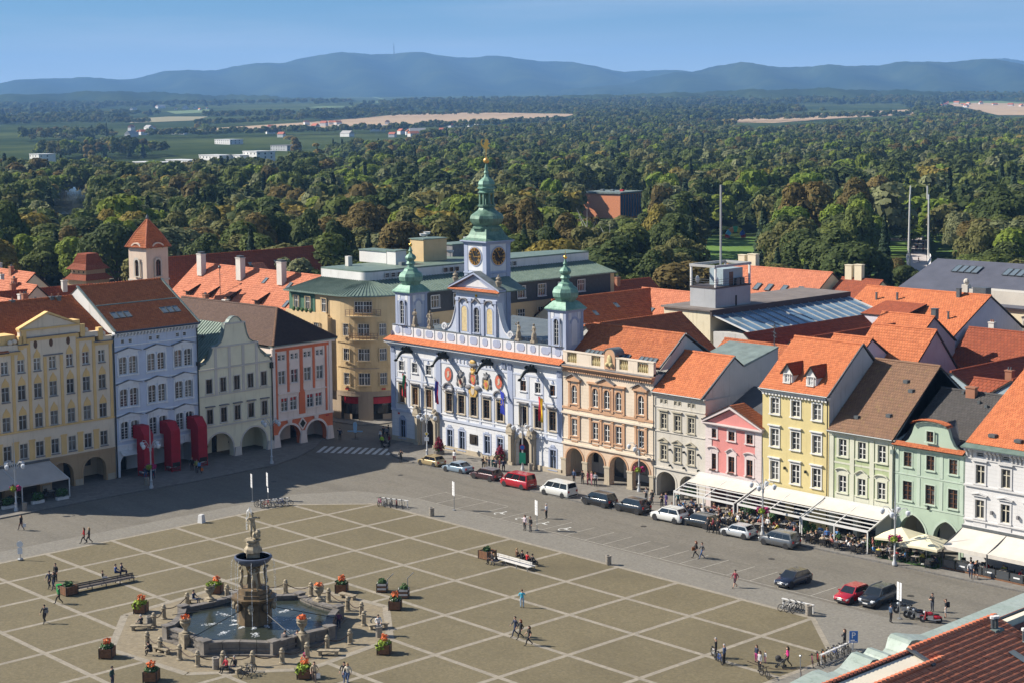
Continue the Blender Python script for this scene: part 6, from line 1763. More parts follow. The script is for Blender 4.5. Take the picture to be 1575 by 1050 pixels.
r=rear('rear_house','small house with orange roof below the large orange roof','x',3.5,12.2,88,16.0,6,6,12.0,M_LILACD,T_ORANGE2)
vent(r,8.2,1.0,15.5,1.5,.8)
r=rear('rear_house','house with bright orange roof and grey lilac gable, small house dormer beside it','x',16.0,25.6,67.5,17.2,9.5,8,9.0,M_LILACD,T_ORANGE2)
vent(r,5.3,-5.5,12.6,1.0,.2,M_FRW);vent(r,6.6,-7.5,10.8,1.4,.9,M_BRICK)
r=rear('rear_house','house with white pedimented dormer gable in the courtyards','x',14.8,20.6,60.3,16.4,4.0,5,13.4,M_LILAC,T_ORANGE2)
r=rear('rear_house','low dark red roof behind the light green house','y',61,88,32.0,13.2,7.5,7,9.0,M_BLUEW,T_RED)
r=rear('rear_house','dark red roof with pale vent behind the mint house','y',55,76,44.0,14.2,8,8,9.0,M_BLUEW,T_RED)
vent(r,6,-4,12.0,1.2,.5,M_FRW)
r=rear('rear_house','orange roofed house with four roof windows behind the rooftop tower','x',-70,-44,141.0,15.0,9,9,9.0,M_CREAM2,T_SALMON)
skylights(r,6.0,2,1.3,2.2,(-6.8,10.8),(9,6));
for x in (11.5,14.3,17.9,21.6):skylights(r,x,1,1.2,2.0,(-6.0,11.2),(9,6))
chimney(r,3.6,1,14.4,1.6,1.2,2.6,M_CREAM2,0);chimney(r,6.2,1,14.4,2.0,1.2,2.9,M_CREAM2,0)
r=rear('rear_house','dark roofed cream house with paired chimneys beside the park','x',-43,-34,143.0,14.0,8,8,9.0,M_CREAM2,T_RED)
chimney(r,1.6,0,13.4,1.5,1.0,3.0,M_CREAM2,0);chimney(r,3.8,0,13.4,1.6,1.0,3.2,M_CREAM2,0)
r=thing('grey_roofed_building','cream building with big blue grey sheet roof at the right edge','building',(-15,117,0))
W=62
q=MB();wall_holes(q,0,W,0,14.4,[(4+4.2*k,5.4+4.2*k,z,z+h)for k in range(13)for z,h in ((9.9,2.6),(5.2,2.8))],.3);q.build('wall',M_CREAM2,r)
wv=win_meshes(1.4,2.6,2,(.66,),sur=.3,proud=.08,hood='segment');wv2=win_meshes(1.4,2.8,2,(.66,),sur=.3,proud=.08,hood='segment')
for k in range(13):put_window(r,wv,4.7+4.2*k,9.9,M_CREAMW,M_FRB,M_GLASS);put_window(r,wv2,4.7+4.2*k,5.2,M_CREAMW,M_FRB,M_GLASS)
body(r,.02,W,.02,28,0,14.3,M_CREAM2)
q=MB();cornice(q,0,W,13.9,.6,.6,0,3);q.build('cornice',M_CREAMW,r)
q=MB();roof_slab(q,(-.5,-.7,14.5),(W,-.7,14.5),(W,13,20.2),(1.0,13,20.2),.2);roof_slab(q,(W,27,14.5),(-.5,27,14.5),(1.0,13,20.2),(W,13,20.2),.2);q.build('roof',T_SLATEB,r)
MB().box(14.5,W,.2,3.0,14.6,16.9).build('attic_parapet',M_CREAMW,r)
MB().cbox(14.3,.6,14.6,1.1,1.1,2.9).ball((14.3,.6,18.0),.5,8,6).build('parapet_pier',M_CREAMW,r)
skylights(r,6.3,4,1.1,2.4,(8.7,18.5),(13.7,5.7),.18);skylights(r,15.8,8,1.1,2.4,(8.7,18.5),(13.7,5.7),.18)
r=rear('monastery_wing','monastery wing with long salmon roof and three white chimneys','x',-128,-88,52.8,18.0,9,9,10.5,M_CREAM2,T_SALMON,cat='monastery',tw=.5,th=.5)
for px in (310,370,433):
 x=float(GY(px,418,50.6)[0])+128;chimney(r,x,-2.2,16.0,1.5,1.1,4.0,M_CHIM,0);vent(r,x,-2.2,20.1,.3,1.0)
for x in (6.5,13.0,20.0,29):
 MB().prism([(-6.4,12.5),(-6.4,13.6),(-4.4,14.2),(-4.4,13.9)],x-.8,x+.8,'x').build('shed_dormer',M_FRDB,r)
 A,B,C,D=(x-.95,-6.9,13.55),(x+.95,-6.9,13.55),(x+.95,-4.2,14.75),(x-.95,-4.2,14.75);q=MB();roof_slab(q,A,B,C,D);q.build('dormer_roof',M_ROOFBASE,r);tiles('roof_tiles',A,B,C,D,T_SALMON,r,.5,.5)
skylights(r,33,1,.9,1.4,(-3.0,15.6),(9,7.5));skylights(r,25,1,.9,1.4,(-2.6,15.9),(9,7.5));skylights(r,36.5,1,.9,1.6,(-6.4,12.8),(9,7.5))
MB().tube([(16,-5.5,12),(16,-5.5,18.4)],.07,6).bar((15.0,-5.5,17.2),(17,-5.5,17.2),.05).ball((16,-5.5,18.5),.3,6,5).build('aerial_mast',M_GUTTER,r)
r=rear('monastery_wing','dark red roofed monastery wing with four small roof hatches at the park edge','y',52,91,-142.5,18.0,10,9,9.5,M_CREAM2,T_RED,cat='monastery',tw=.5,th=.5)
for x in (14,20.5,27,33):skylights(r,x,1,.9,1.0,(-3.4,15.3),(10,8.5))
q=MB();roof_slab(q,(21,-7.5,13.0),(24,-7.5,13.0),(24,-3.0,15.8),(21,-3.0,15.8));q.build('shed_dormer',M_ROOFBASE,r);tiles('roof_tiles',(21,-7.5,13.0),(24,-7.5,13.0),(24,-3.0,15.8),(21,-3.0,15.8),T_SALMON,r,.5,.5)
t=thing('church_tower','pale church tower with arched windows and pointed red tiled roof','tower',(-119.6,37.0,0),R(8))
a=2.5
MB().cbox(0,0,0,2*a,2*a,22.6).build('shaft',M_PEACH2,t)
for z in (19.0-2.6,12.0):MB().cbox(0,0,z,2*a+.3,2*a+.3,.3).build('string_course',M_CREAMW,t)
wv=win_meshes(1.15,3.0,2,(.66,.33),arch=.5,sur=.3,proud=.08)
put_window(t,wv,0,17.3,M_CREAMW,M_FRDB,M_GLASS,y=-a-.2);put_window(t,wv,a+.2,17.3,M_CREAMW,M_FRDB,M_GLASS,rz=PI/2)
for rz in (0,PI/2):
 q=MB();n2=10
 pts=[(-a-.3,22.2),(-1.7,22.2)]+[(1.7*-cos(PI*k/n2),22.2+1.25*sin(PI*k/n2))for k in range(n2+1)]+[(a+.3,22.2),(a+.3,22.0),(-a-.3,22.0)]
 for k in range(n2):
  f=lambda tt,rr:(-rr*cos(tt),22.3+.75*rr*sin(tt));q.prism([f(PI*k/n2,1.2),f(PI*(k+1)/n2,1.2),f(PI*(k+1)/n2,1.5),f(PI*k/n2,1.5)],-a-.35,-a+.3)
 q.build('eaves_arch',M_PEACH2,t,rz=rz)
 MB().prism([(1.2*-cos(PI*k/n2),22.3+.9*sin(PI*k/n2))for k in range(n2+1)],-a-.02,-a+.4).build('gablet',M_PEACH2,t,rz=rz)
E_=a+.45
cor=[(-E_,-E_,22.5),(E_,-E_,22.5),(E_,E_,22.5),(-E_,E_,22.5)]
mid=[(-1.55,-1.55,25.2),(1.55,-1.55,25.2),(1.55,1.55,25.2),(-1.55,1.55,25.2)]
for k in range(4):
 A,B,C,D=cor[k],cor[(k+1)%4],mid[(k+1)%4],mid[k]
 q=MB();roof_slab(q,A,B,C,D,.1);q.build('roof',M_ROOFBASE,t);tiles('roof_tiles',A,B,C,D,T_ORANGE,t,.35,.4)
 tiles('roof_tiles',D,C,(.02,0,27.6),(-.02,0,27.6),T_ORANGE,t,.35,.4)
 ridge_caps(A,D,t,T_SALMON,.14);ridge_caps(D,(0,0,27.65),t,T_SALMON,.14)
MB().lathe([(.25,27.5),(.3,27.8),(.05,28.4)],8).build('finial',M_GUTTER,t)
t=thing('town_gate_tower','squat brown tower with two tiers of bent red roofs left of the church tower','tower',(-205,72,-1.2),R(10));t.scale=(.8,)*3
MB().cbox(0,0,0,8.5,8.5,12.8).build('lower_storey',M_BROWNST,t)
MB().cbox(0,0,12.8,7.0,7.0,2.8).build('upper_storey',M_BROWNST,t)
def hipped(t,prof,m):
 for (r0,z0),(r1,z1)in zip(prof,prof[1:]):
  for k in range(4):
   an=[PI/4+PI/2*k,PI/4+PI/2*(k+1)]
   P=lambda rr,aa,z:(rr*cos(aa),rr*sin(aa),z)
   tiles('roof_tiles',P(r0,an[0],z0),P(r0,an[1],z0),P(r1,an[1],z1),P(r1,an[0],z1),m,t,.5,.5)
hipped(t,[(7.2,11.9),(5.0,13.6)],T_RED);hipped(t,[(6.4,14.9),(4.3,16.6),(3.0,19.3)],T_RED)
MB().cbox(0,0,19.2,4.0,4.0,.25).build('roof_ridge',T_RED,t)
for x in (-2,0.2,2.3):MB().box(x-.25,x+.25,-3.56,-3.5,13.9,14.5).build('loophole',M_DARK,t)
FILL=[('x',-75,-58,-6,17,7,10,T_RED,M_CREAM2,'brownish red roof behind the ochre house'),('y',-40,-14,-72,16.5,7,10,T_BROWN,M_OCHREW,'ochre walled house with brown roof behind the ochre gabled house'),('x',-112,-90,4,16.4,7,10,T_SALMON,M_CREAM2,'salmon roof with white vents far left'),('y',0,22,-100,16.8,7,10.5,T_RED,M_CREAM2,'dull red roof behind the light blue house'),('x',-146,-126,18,16.4,7,10,T_SALMON,M_PEACH2,'pale salmon roof below the squat tower'),('y',10,30,-128,15.6,7,10,T_RED,M_CREAM2,'red roof in front of the squat tower'),('x',-170,-150,30,16.2,7,10,T_SALMON,M_CREAM2,'salmon roof left of the squat tower'),('x',-96,-70,30,15.0,7,10,T_BROWN,M_CREAM2,'brown roof between coral house and monastery'),('x',-140,-118,-6,16.0,7,10,T_ORANGE,M_PEACH2,'orange roof at the far left edge'),('x',-182,-160,6,16.0,7,10,T_RED,M_CREAM2,'dull red roof at the far left edge'),('y',95,118,-70,14.0,7,9,T_RED,M_CREAM2,'dark red roof beside the park trees'),('x',-30,-12,112,13.0,7,8,T_RED,M_CREAM2,'low red roof behind the glass hall'),('x',12,34,98,13.5,7,8,T_RED,M_CREAM2,'dark roof under the grey roofed building'),('x',36,60,60,13.0,7,8,T_RED,M_BLUEW,'dark red roof behind the white corner house'),('x',20,40,112,13,7,8,T_BROWN,M_CREAM2,'brown roof before the grey roofed building')]
for i,(ax,a0,a1,cr,zr,hw,ze,tm,wm_,lab)in enumerate(FILL):
 r=rear('rear_house',lab,ax,a0,a1,cr,zr,hw,hw,ze,wm_,tm,tw=.55,th=.6)
 for k in range(2):chimney(r,3+k*9+(i%3),-.8 if k else 1.2,zr-.9,.9,.7,1.7+.3*(i%2),M_BRICK if (i+k)%2 else M_CHIM,2)
# NEAR ROOF (north row, seen from behind), bottom right
M_COPN=coppermat('pale copper coping',(0.30,0.36,0.31),(0.38,0.43,0.39),0.35)
def near_house():
 r=thing('near_house','near house seen from behind: red tiled roof and wavy copper topped gable','house',(97.5,-72,0),PI/2)
 L=lambda wy:wy+72
 Y=lambda wx:97.5-wx
 zr,slope,yl,yr_,d2,dm=17.6,.38,-47.8,-39.2,1.35,11.0
 A,B,C,D=(L(yl),-dm,zr-dm*slope),(L(yr_),-dm,zr-dm*slope),(L(yr_),0,zr),(L(yl),0,zr)
 A2,B2,C2,D2=(L(-72),-dm,zr-dm*slope),(L(yl),-dm,zr-dm*slope),(L(yl),-d2,zr-d2*slope),(L(-72),-d2,zr-d2*slope)
 s=MB();roof_slab(s,A,B,C,D);s.build('roof',M_ROOFBASE,r)
 s=MB();roof_slab(s,A2,B2,C2,D2);s.build('lower_roof',M_ROOFBASE,r)
 tiles('roof_tiles',A,B,C,D,T_NEAR,r,.21,.36,.075,jit=.014);tiles('roof_tiles',A2,B2,C2,D2,T_NEAR,r,.21,.36,.075,jit=.014)
 s=MB();roof_slab(s,(L(-70),6,13.6),(L(yr_),6,13.6),(L(yr_),0,zr),(L(-70),0,zr));s.build('front_roof',M_ROOFBASE,r)
 ridge_caps(D,C,r,T_NEAR,.16,.36)
 ridge_caps((L(-72),-d2+.05,zr-d2*slope+.1),(L(yl)+1.2,-d2+.05,zr-d2*slope+.1),r,T_NEAR,.15,.36)
 w=MB();w.quad((L(-72),-d2,zr-d2*slope+.05),(L(yl),-d2,zr-d2*slope+.05),(L(yl),-.1,zr-.22),(L(-72),-.1,zr-.22));w.build('pale_sheet_roof',M_CREAMNEAR,r)
 ridge_caps((L(-72),.05,zr-.12),(L(yl),.05,zr-.12),r,T_NEAR,.12,.36)
 b=MB();b.bar((L(yl),-d2-.2,zr-(d2+.2)*slope+.1),(L(yl),.1,zr+.06),.3,.1);b.build('verge_flashing',M_GUTTER,r)
 pts=[(-72,14.0),(-58,14.0),(-50,14.0),(-46.7,14.3),(-46.1,14.25),(-45.3,13.85),(-44.7,13.8),(-44.1,13.9),(-43.4,14.25),(-42.9,14.5),(-42.4,14.45),(-42.0,14.2),(-41.8,14.1),(-41.6,14.25),(-41.3,14.42),(-40.9,14.35),(-40.6,14.1),(-40.2,13.85),(-39.9,13.8),(-39.5,14.0),(-39.2,14.6),(-38.9,14.75),(-38.4,14.7),(-37.2,14.35),(-35.8,14.0),(-34,14.0),(-30,14.03),(-24,14.1),(-10,14.1)]
 y0,y1=Y(91.6),Y(90.7)
 for (ya,za),(yb,zb)in zip(pts,pts[1:]):
  xa,xb=L(ya),L(yb)
  MB().add([(xa,y0,0),(xb,y0,0),(xb,y0,zb),(xa,y0,za),(xa,y1,0),(xb,y1,0),(xb,y1,zb),(xa,y1,za)],[(0,1,2,3),(4,7,6,5)]).build('gable_wall',M_WHITE,r)
  n_=max(1,int((xb-xa)/.9))
  for k in range(n_):
   f0,f1=k/n_,(k+1)/n_
   pa,pb=(xa+(xb-xa)*f0,za+(zb-za)*f0),(xa+(xb-xa)*f1,za+(zb-za)*f1)
   MB().add([(pa[0]+.01,y0-.25,pa[1]+.02),(pb[0]-.01,y0-.25,pb[1]+.02),(pb[0]-.01,y1+.3,pb[1]+.14),(pa[0]+.01,y1+.3,pa[1]+.14),(pa[0]+.01,y0-.25,pa[1]-.1),(pb[0]-.01,y0-.25,pb[1]-.1),(pb[0]-.01,y1+.3,pb[1]-.05),(pa[0]+.01,y1+.3,pa[1]-.05)],[(0,1,2,3),(4,7,6,5),(0,4,5,1),(2,6,7,3),(1,5,6,2),(0,3,7,4)]).build('coping_sheet',M_COPN,r)
 for wy,d in ((-40.75,.75),(-40.45,.8),(-39.9,2.2)):
  z=zr-d*slope;MB().tube([(L(wy),-d,z-.1),(L(wy),-d,z+.62)],.11,8).build('vent_pipe',M_GUTTER,r)
  MB().tube([(L(wy),-d,z+.62),(L(wy),-d,z+.75)],.17,8).build('vent_cap',M_FRW,r)
  MB().box(L(wy)-.25,L(wy)+.25,-d-.35,-d+.1,z-.2,z+.05).build('vent_flashing',M_ZINCG,r)
 q=MB();d0,d1=2.5,6.0;q.add([(L(-42.1),-d0,zr-d0*slope+.1),(L(-41.5),-d0,zr-d0*slope+.1),(L(-41.5),-d1,zr-d1*slope+.1),(L(-42.1),-d1,zr-d1*slope+.1)],[(0,1,2,3)]);q.build('roof_flashing',M_LEAD,r)
 body(r,0,L(yr_)-.05,Y(91.7),-dm+.4,0,10.6,M_WHITE)
 return r
T_NEAR=tilemat('near red tiles',(0.66,0.23,0.12),(0.52,0.16,0.085),moss=(0.30,0.20,0.17),mf=0.3,dark=0.75)
M_CREAMNEAR=plaster('cream roof wall',(0.66,0.60,0.48),0.15)
near_house()
def neighbour_roof():
 r=thing('neighbouring_house','dark brown tiled roof with white firewall strip at the bottom right corner','house',(97.5,-39.1,0),PI/2)
 zr=17.15;sl=.38
 A,B,C,D=(0.3,-11,zr-11*sl),(38,-11,zr-11*sl),(38,-.6,zr-.6*sl),(.3,-.6,zr-.6*sl)
 s=MB();roof_slab(s,A,B,C,D);s.build('roof',M_ROOFBASE,r)
 tiles('roof_tiles',A,B,C,D,T_BROWNN,r,.22,.36,.075)
 s=MB();roof_slab(s,(0,6,13.4),(38,6,13.4),(38,0,zr),(0,0,zr));s.build('front_roof',M_FLATR,r)
 b=MB();b.bar((.1,-11,zr-11*sl+.2),(.1,.1,zr+.2),.3,.16);b.build('verge_flashing',M_BRONZE,r)
 MB().box(.3,38,-.5,-.1,14,zr+.12).build('white_firewall',M_CREAMNEAR,r)
 for k in range(3):MB().bar((.3,.4+k*.5,zr-.1-k*.28),(38,.4+k*.5,zr-.1-k*.28),.2,.12).build('roof_rail',M_BRONZE if k!=1 else T_NEAR,r)
 body(r,.1,37.9,6,-10.5,0,10.4,M_WHITE)
T_BROWNN=tilemat('near brown tiles',(0.24,0.085,0.055),(0.15,0.06,0.045),moss=(0.16,0.11,0.10),mf=0.4)
neighbour_roof()
# PEOPLE
PM={}
def cloth(c):
 k='cloth %.3f %.3f %.3f'%tuple(c)
 return plain(k,c,0.85,var=0.18,scale=7)
M_SKIN=plain('skin',(0.50,0.29,0.20),0.6)
M_SKIN2=plain('skin tanned',(0.36,0.19,0.12),0.6)
M_SHOE=plain('dark shoes',(0.03,0.027,0.025),0.6)
HAIRC={'dark':(0.018,0.012,0.009),'brown':(0.07,0.035,0.018),'blond':(0.35,0.22,0.09),'grey':(0.32,0.31,0.30),'red':(0.22,0.06,0.02)}
POSE={'stand':{},'relaxed':{'elR':(-.29,.03,1.16),'wrR':(-.20,-.14,1.02),'haR':(-.12,-.20,1.0),'knL':(.13,-.06,.5),'anL':(.16,.0,.09),'toL':(.20,-.17,.045)},'walk':{'knL':(.10,-.20,.52),'anL':(.10,-.30,.10),'toL':(.11,-.48,.07),'knR':(-.10,-.03,.50),'anR':(-.10,.30,.14),'toR':(-.11,.18,.04),'elL':(.27,.12,1.16),'wrL':(.25,.03,.93),'haL':(.25,-.02,.86),'elR':(-.27,-.08,1.15),'wrR':(-.24,-.26,.98),'haR':(-.23,-.32,.93)},'phone':{'elR':(-.26,-.10,1.18),'wrR':(-.14,-.28,1.38),'haR':(-.10,-.28,1.46),'elL':(.27,.0,1.16),'wrL':(.12,-.20,1.08),'haL':(.04,-.22,1.10)},'shade':{'elR':(-.36,-.10,1.42),'wrR':(-.16,-.18,1.62),'haR':(-.08,-.17,1.66),'elL':(.28,.05,1.16),'wrL':(.25,-.04,.92),'haL':(.25,-.07,.85)},'crossed':{'elR':(-.26,-.10,1.16),'wrR':(.04,-.24,1.20),'haR':(.12,-.22,1.22),'elL':(.26,-.10,1.14),'wrL':(-.04,-.26,1.15),'haL':(-.12,-.24,1.18)},'lean':{'chest':(0,-.22,1.30),'spine':(0,-.10,1.13),'neck':(0,-.34,1.43),'he0':(0,-.42,1.50),'he1':(0,-.45,1.60),'shL':(.19,-.26,1.36),'shR':(-.19,-.26,1.36),'elL':(.24,-.42,1.14),'wrL':(.14,-.62,1.10),'haL':(.10,-.70,1.12),'elR':(-.24,-.42,1.14),'wrR':(-.14,-.62,1.10),'haR':(-.10,-.70,1.12)},'sit':{'_dz':-.46,'knL':(.13,-.46,.93),'knR':(-.13,-.46,.93),'anL':(.13,-.44,.55),'anR':(-.13,-.42,.55),'toL':(.14,-.62,.50),'toR':(-.14,-.60,.50),'elL':(.26,-.08,1.16),'wrL':(.15,-.32,1.08),'haL':(.12,-.40,1.08),'elR':(-.26,-.08,1.16),'wrR':(-.15,-.30,1.06),'haR':(-.12,-.38,1.06)},'sitlean':{'_dz':-.46,'chest':(0,-.16,1.32),'spine':(0,-.05,1.14),'neck':(0,-.24,1.46),'he0':(0,-.31,1.54),'he1':(0,-.34,1.64),'shL':(.19,-.18,1.38),'shR':(-.19,-.18,1.38),'knL':(.16,-.44,.95),'knR':(-.12,-.47,.93),'anL':(.18,-.34,.55),'anR':(-.14,-.50,.55),'toL':(.2,-.5,.50),'toR':(-.14,-.68,.50),'elL':(.25,-.36,1.14),'wrL':(.12,-.52,1.06),'haL':(.06,-.58,1.06),'elR':(-.25,-.34,1.12),'wrR':(-.10,-.50,1.02),'haR':(-.04,-.56,1.02)},'atlas':{'elL':(.34,-.02,1.58),'wrL':(.17,.0,1.80),'haL':(.08,.02,1.86),'elR':(-.34,-.02,1.58),'wrR':(-.17,.0,1.80),'haR':(-.08,.02,1.86),'he0':(0,-.10,1.58),'he1':(0,-.13,1.67),'knL':(.15,-.14,.5),'anL':(.14,.02,.09),'toL':(.17,-.15,.04)},'hero':{'elL':(.38,-.12,1.36),'wrL':(.26,-.34,1.50),'haL':(.2,-.42,1.54),'elR':(-.34,-.10,1.24),'wrR':(-.18,-.32,1.10),'haR':(-.1,-.36,1.08),'knR':(-.14,-.24,.58),'anR':(-.12,-.14,.20),'toR':(-.14,-.3,.14),'knL':(.12,-.02,.5)},}
def pose_mesh(pose,female=False):
 key=(pose,female)
 if key in PM:return PM[key]
 sh=.165 if female else.19;hw=.11 if female else.10
 J={'pel':(0,0,.95),'spine':(0,.01,1.13),'chest':(0,.0,1.32),'neck':(0,.01,1.49),'he0':(0,-.015,1.58),'he1':(0,-.02,1.69)}
 for s,n in ((1,'L'),(-1,'R')):
  J.update({'sh'+n:(s*sh,0,1.42),'el'+n:(s*(sh+.07),.03,1.14),'wr'+n:(s*(sh+.07),-.04,.90),'ha'+n:(s*(sh+.06),-.06,.83),'hip'+n:(s*hw,0,.90),'kn'+n:(s*.11,-.02,.50),'an'+n:(s*.11,.03,.09),'to'+n:(s*.13,-.14,.045)})
 P=dict(POSE[pose]);dz=P.pop('_dz',0.0);J.update(P)
 RD={'pel':(.155,.115),'spine':(.125 if female else.14,.095),'chest':(.15 if female else.17,.11),'neck':(.052,.052),'he0':(.075,.088),'he1':(.078,.092),'sh':(.068,.068),'el':(.046,.046),'wr':(.032,.030),'ha':(.040,.020),'hip':(.095,.098),'kn':(.062,.062),'an':(.043,.043),'to':(.042,.034)}
 names=list(J);idx={n:i for i,n in enumerate(names)}
 E=[('pel','spine'),('spine','chest'),('chest','neck'),('neck','he0'),('he0','he1')]
 for n in 'LR':E+=[('chest','sh'+n),('sh'+n,'el'+n),('el'+n,'wr'+n),('wr'+n,'ha'+n),('pel','hip'+n),('hip'+n,'kn'+n),('kn'+n,'an'+n),('an'+n,'to'+n)]
 me=bpy.data.meshes.new('skeleton');me.from_pydata([J[n]for n in names],[(idx[a],idx[b])for a,b in E],[])
 ob=bpy.data.objects.new('skeleton',me);COL.objects.link(ob)
 ob.modifiers.new('skin','SKIN');ss=ob.modifiers.new('sub','SUBSURF');ss.levels=1;ss.render_levels=1
 sv=me.skin_vertices[0].data
 for n in names:
  k=n if n in RD else n[:-1];sv[idx[n]].radius=RD[k];sv[idx[n]].use_root=(n=='pel')
 dg=bpy.context.evaluated_depsgraph_get();ev=ob.evaluated_get(dg);m2=ev.to_mesh()
 V=[v.co.copy()for v in m2.vertices];Fs=[tuple(p.vertices)for p in m2.polygons]
 ev.to_mesh_clear();bpy.data.objects.remove(ob)
 segs=[(Vector(J[a]),Vector(J[b]),a,b)for a,b in E]
 def cls(c):
  best,bd=None,9
  for a,b,na,nb in segs:
   t=max(0,min(1,(c-a).dot(b-a)/max(1e-9,(b-a).length_squared)));d=(c-(a+(b-a)*t)).length
   if d<bd:bd,best=d,(na,nb,t)
  na,nb,t=best
  if nb in ('he0','he1')or na=='neck' or (nb=='neck' and t>.85):return 0
  if nb[:2]=='ha' or (nb[:2]=='wr' and t>.8):return 0
  if nb[:2]=='wr':return 4
  if nb[:2]=='to' or (nb[:2]=='an' and t>.93):return 3
  if nb[:2]=='an':return 5
  if nb[:2]=='kn' or nb[:3]=='hip' or (na=='pel' and t<.25):return 2
  return 1
 mb=MB();mb.v=[tuple(v)for v in V]
 for f in Fs:
  c=sum((V[i]for i in f),Vector())/len(f);mb.f.append(f);mb.m.append(cls(c))
 for n in 'LR':
  h,w=Vector(J['ha'+n]),Vector(J['wr'+n]);d=(h-w).normalized();sd=d.cross(Vector((0,1,.3))).normalized();cu=d.cross(sd).normalized()
  mb.cur=0
  for k,ln in enumerate((.062,.072,.068,.052)):
   b=h+sd*((k-1.5)*.019)+d*.012;m_=b+d*ln*.6+cu*.008;mb.tube([b,m_,m_+d*ln*.4+cu*.02],[.010,.009,.006],4)
  b=h-sd*.032-d*.03;mb.tube([b,b-sd*.02+d*.03,b-sd*.022+d*.055],[.012,.010,.007],4)
 hd=Vector(J['he1']);mb.cur=0
 mb.tube([hd+Vector((0,-.085,.0)),hd+Vector((0,-.118,-.045))],[.010,.020],5)
 for s in (-1,1):mb.ball(hd+Vector((s*.083,.005,-.03)),.026,5,4,(.4,.7,1.2))
 mb.cur=3
 for s in (-1,1):mb.ball(hd+Vector((s*.032,-.088,-.005)),.012,5,4)
 mb.v=[(x,y,z+dz)for x,y,z in mb.v]
 out=mb.mesh('person body',[M_SKIN,M_SHOE,M_SHOE,M_SHOE,M_SHOE,M_SHOE],smooth=80)
 hp=hd+Vector((0,0,dz))
 H={}
 for long_ in (False,True):
  hm=MB();prof=[]
  n_,m_=10,6
  vs,fs=[],[]
  for i in range(m_+1):
   a=(PI*.56)*i/m_
   for k in range(n_):
    t=2*PI*k/n_;back=.5+.5*sin(t)
    aa=a*(.62+.58*back)
    vs.append((hp.x+.092*sin(aa)*cos(t),hp.y+.012+.108*sin(aa)*sin(t),hp.z-.02+.118*cos(aa)))
  for i in range(m_):
   for k in range(n_):fs.append((i*n_+k,i*n_+(k+1)%n_,(i+1)*n_+(k+1)%n_,(i+1)*n_+k))
  hm.add(vs,fs)
  if long_:hm.tube([hp+Vector((0,.07,.0)),hp+Vector((0,.09,-.14)),hp+Vector((0,.075,-.30))],[.075,.085,.05],8)
  H[long_]=hm.mesh('hair',[M_SHOE],smooth=80)
 PM[key]=(out,H)
 return PM[key]
def person(loc,pose,face,label,top=(.05,.05,.06),bot=(.03,.035,.05),hair='dark',long_=False,female=False,scale=1.0,group=None,arms=None,legs=None,shoes=None,z=0.0,statue=None,parent=None,name='person'):
 """face: direction looked at, degrees counter-clockwise from +x"""
 me,H=pose_mesh(pose,female)
 p=Vector(loc)
 o=link(name,me,parent,(p.x,p.y,(p.z if len(loc)>2 else 0)+z),R(face+90),scale if isinstance(scale,tuple)else (scale*1.13,scale*1.13,scale))
 sk=statue or M_SKIN
 tm,bm=statue or cloth(top),statue or cloth(bot)
 ms=[sk,tm,bm,statue or (cloth(shoes)if shoes else M_SHOE),statue or (M_SKIN if arms=='bare' else tm),statue or (M_SKIN if legs=='bare' else bm)]
 for i,m in enumerate(ms):
  o.material_slots[i].link='OBJECT';o.material_slots[i].material=m
 if label:tag(o,label,'person',group)
 h=link('hair',H[long_],o)
 h.material_slots[0].link='OBJECT';h.material_slots[0].material=statue or plain('hair '+hair,HAIRC[hair],0.7,var=.2,scale=12)
 return o
BLK,NAVY,WHT,GRY,DEN,RED,PNK,TURQ,BRN,BEI,GRN,BURG=(.015,.015,.017),(.02,.028,.06),(.62,.61,.60),(.18,.18,.19),(.05,.085,.17),(.42,.02,.025),(.65,.04,.22),(.05,.40,.55),(.12,.06,.035),(.42,.33,.22),(.02,.20,.06),(.13,.015,.03)
# FOUNTAIN
FC2=(23.2,-38.9)
M_FST=plain('wet grey fountain stone',(0.155,0.138,0.12),0.6,var=0.35,scale=1.2,coord='Object',bump=.3)
M_FSTD=coppermat('algae stained stone',(0.085,0.055,0.026),(0.20,0.135,0.07),0.85)
M_FSTL=plain('pale weathered stone',(0.27,0.225,0.155),0.8,var=0.5,scale=2.5)
M_BOWL=plain('blue grey bowl rim',(0.065,0.078,0.115),0.4,var=0.2)
def water_mat():
 m,n,l,b=nmat('fountain water')
 b.inputs['Base Color'].default_value=(0.030,0.036,0.028,1);b.inputs['Roughness'].default_value=0.16;b.inputs['Specular IOR Level'].default_value=0.35
 t=_noise(n,l,1.6,4,0.6);_bump(n,l,b,t.outputs['Fac'],0.5,0.08)
 return m
M_WATER=water_mat()
M_FOAM=plain('white water',(0.62,0.66,0.68),0.4,var=0.2,scale=6)
def spray_mat():
 m,n,l,b=nmat('falling spray')
 b.inputs['Base Color'].default_value=(0.85,0.88,0.9,1);b.inputs['Roughness'].default_value=0.5
 t=_noise(n,l,6,3,.6);l.new(_range(n,l,t.outputs['Fac'],.40,.7,.05,.75),b.inputs['Alpha'])
 return m
M_SPRAY=spray_mat()
ft=thing('fountain','tall stone fountain with octagonal basin, four bearers, bowl and statue in the square','fountain',(FC2[0],FC2[1],0))
RB=8.0
def ov(k,r):a=R(-67.5+45*k);return Vector((r*cos(a),r*sin(a),0))
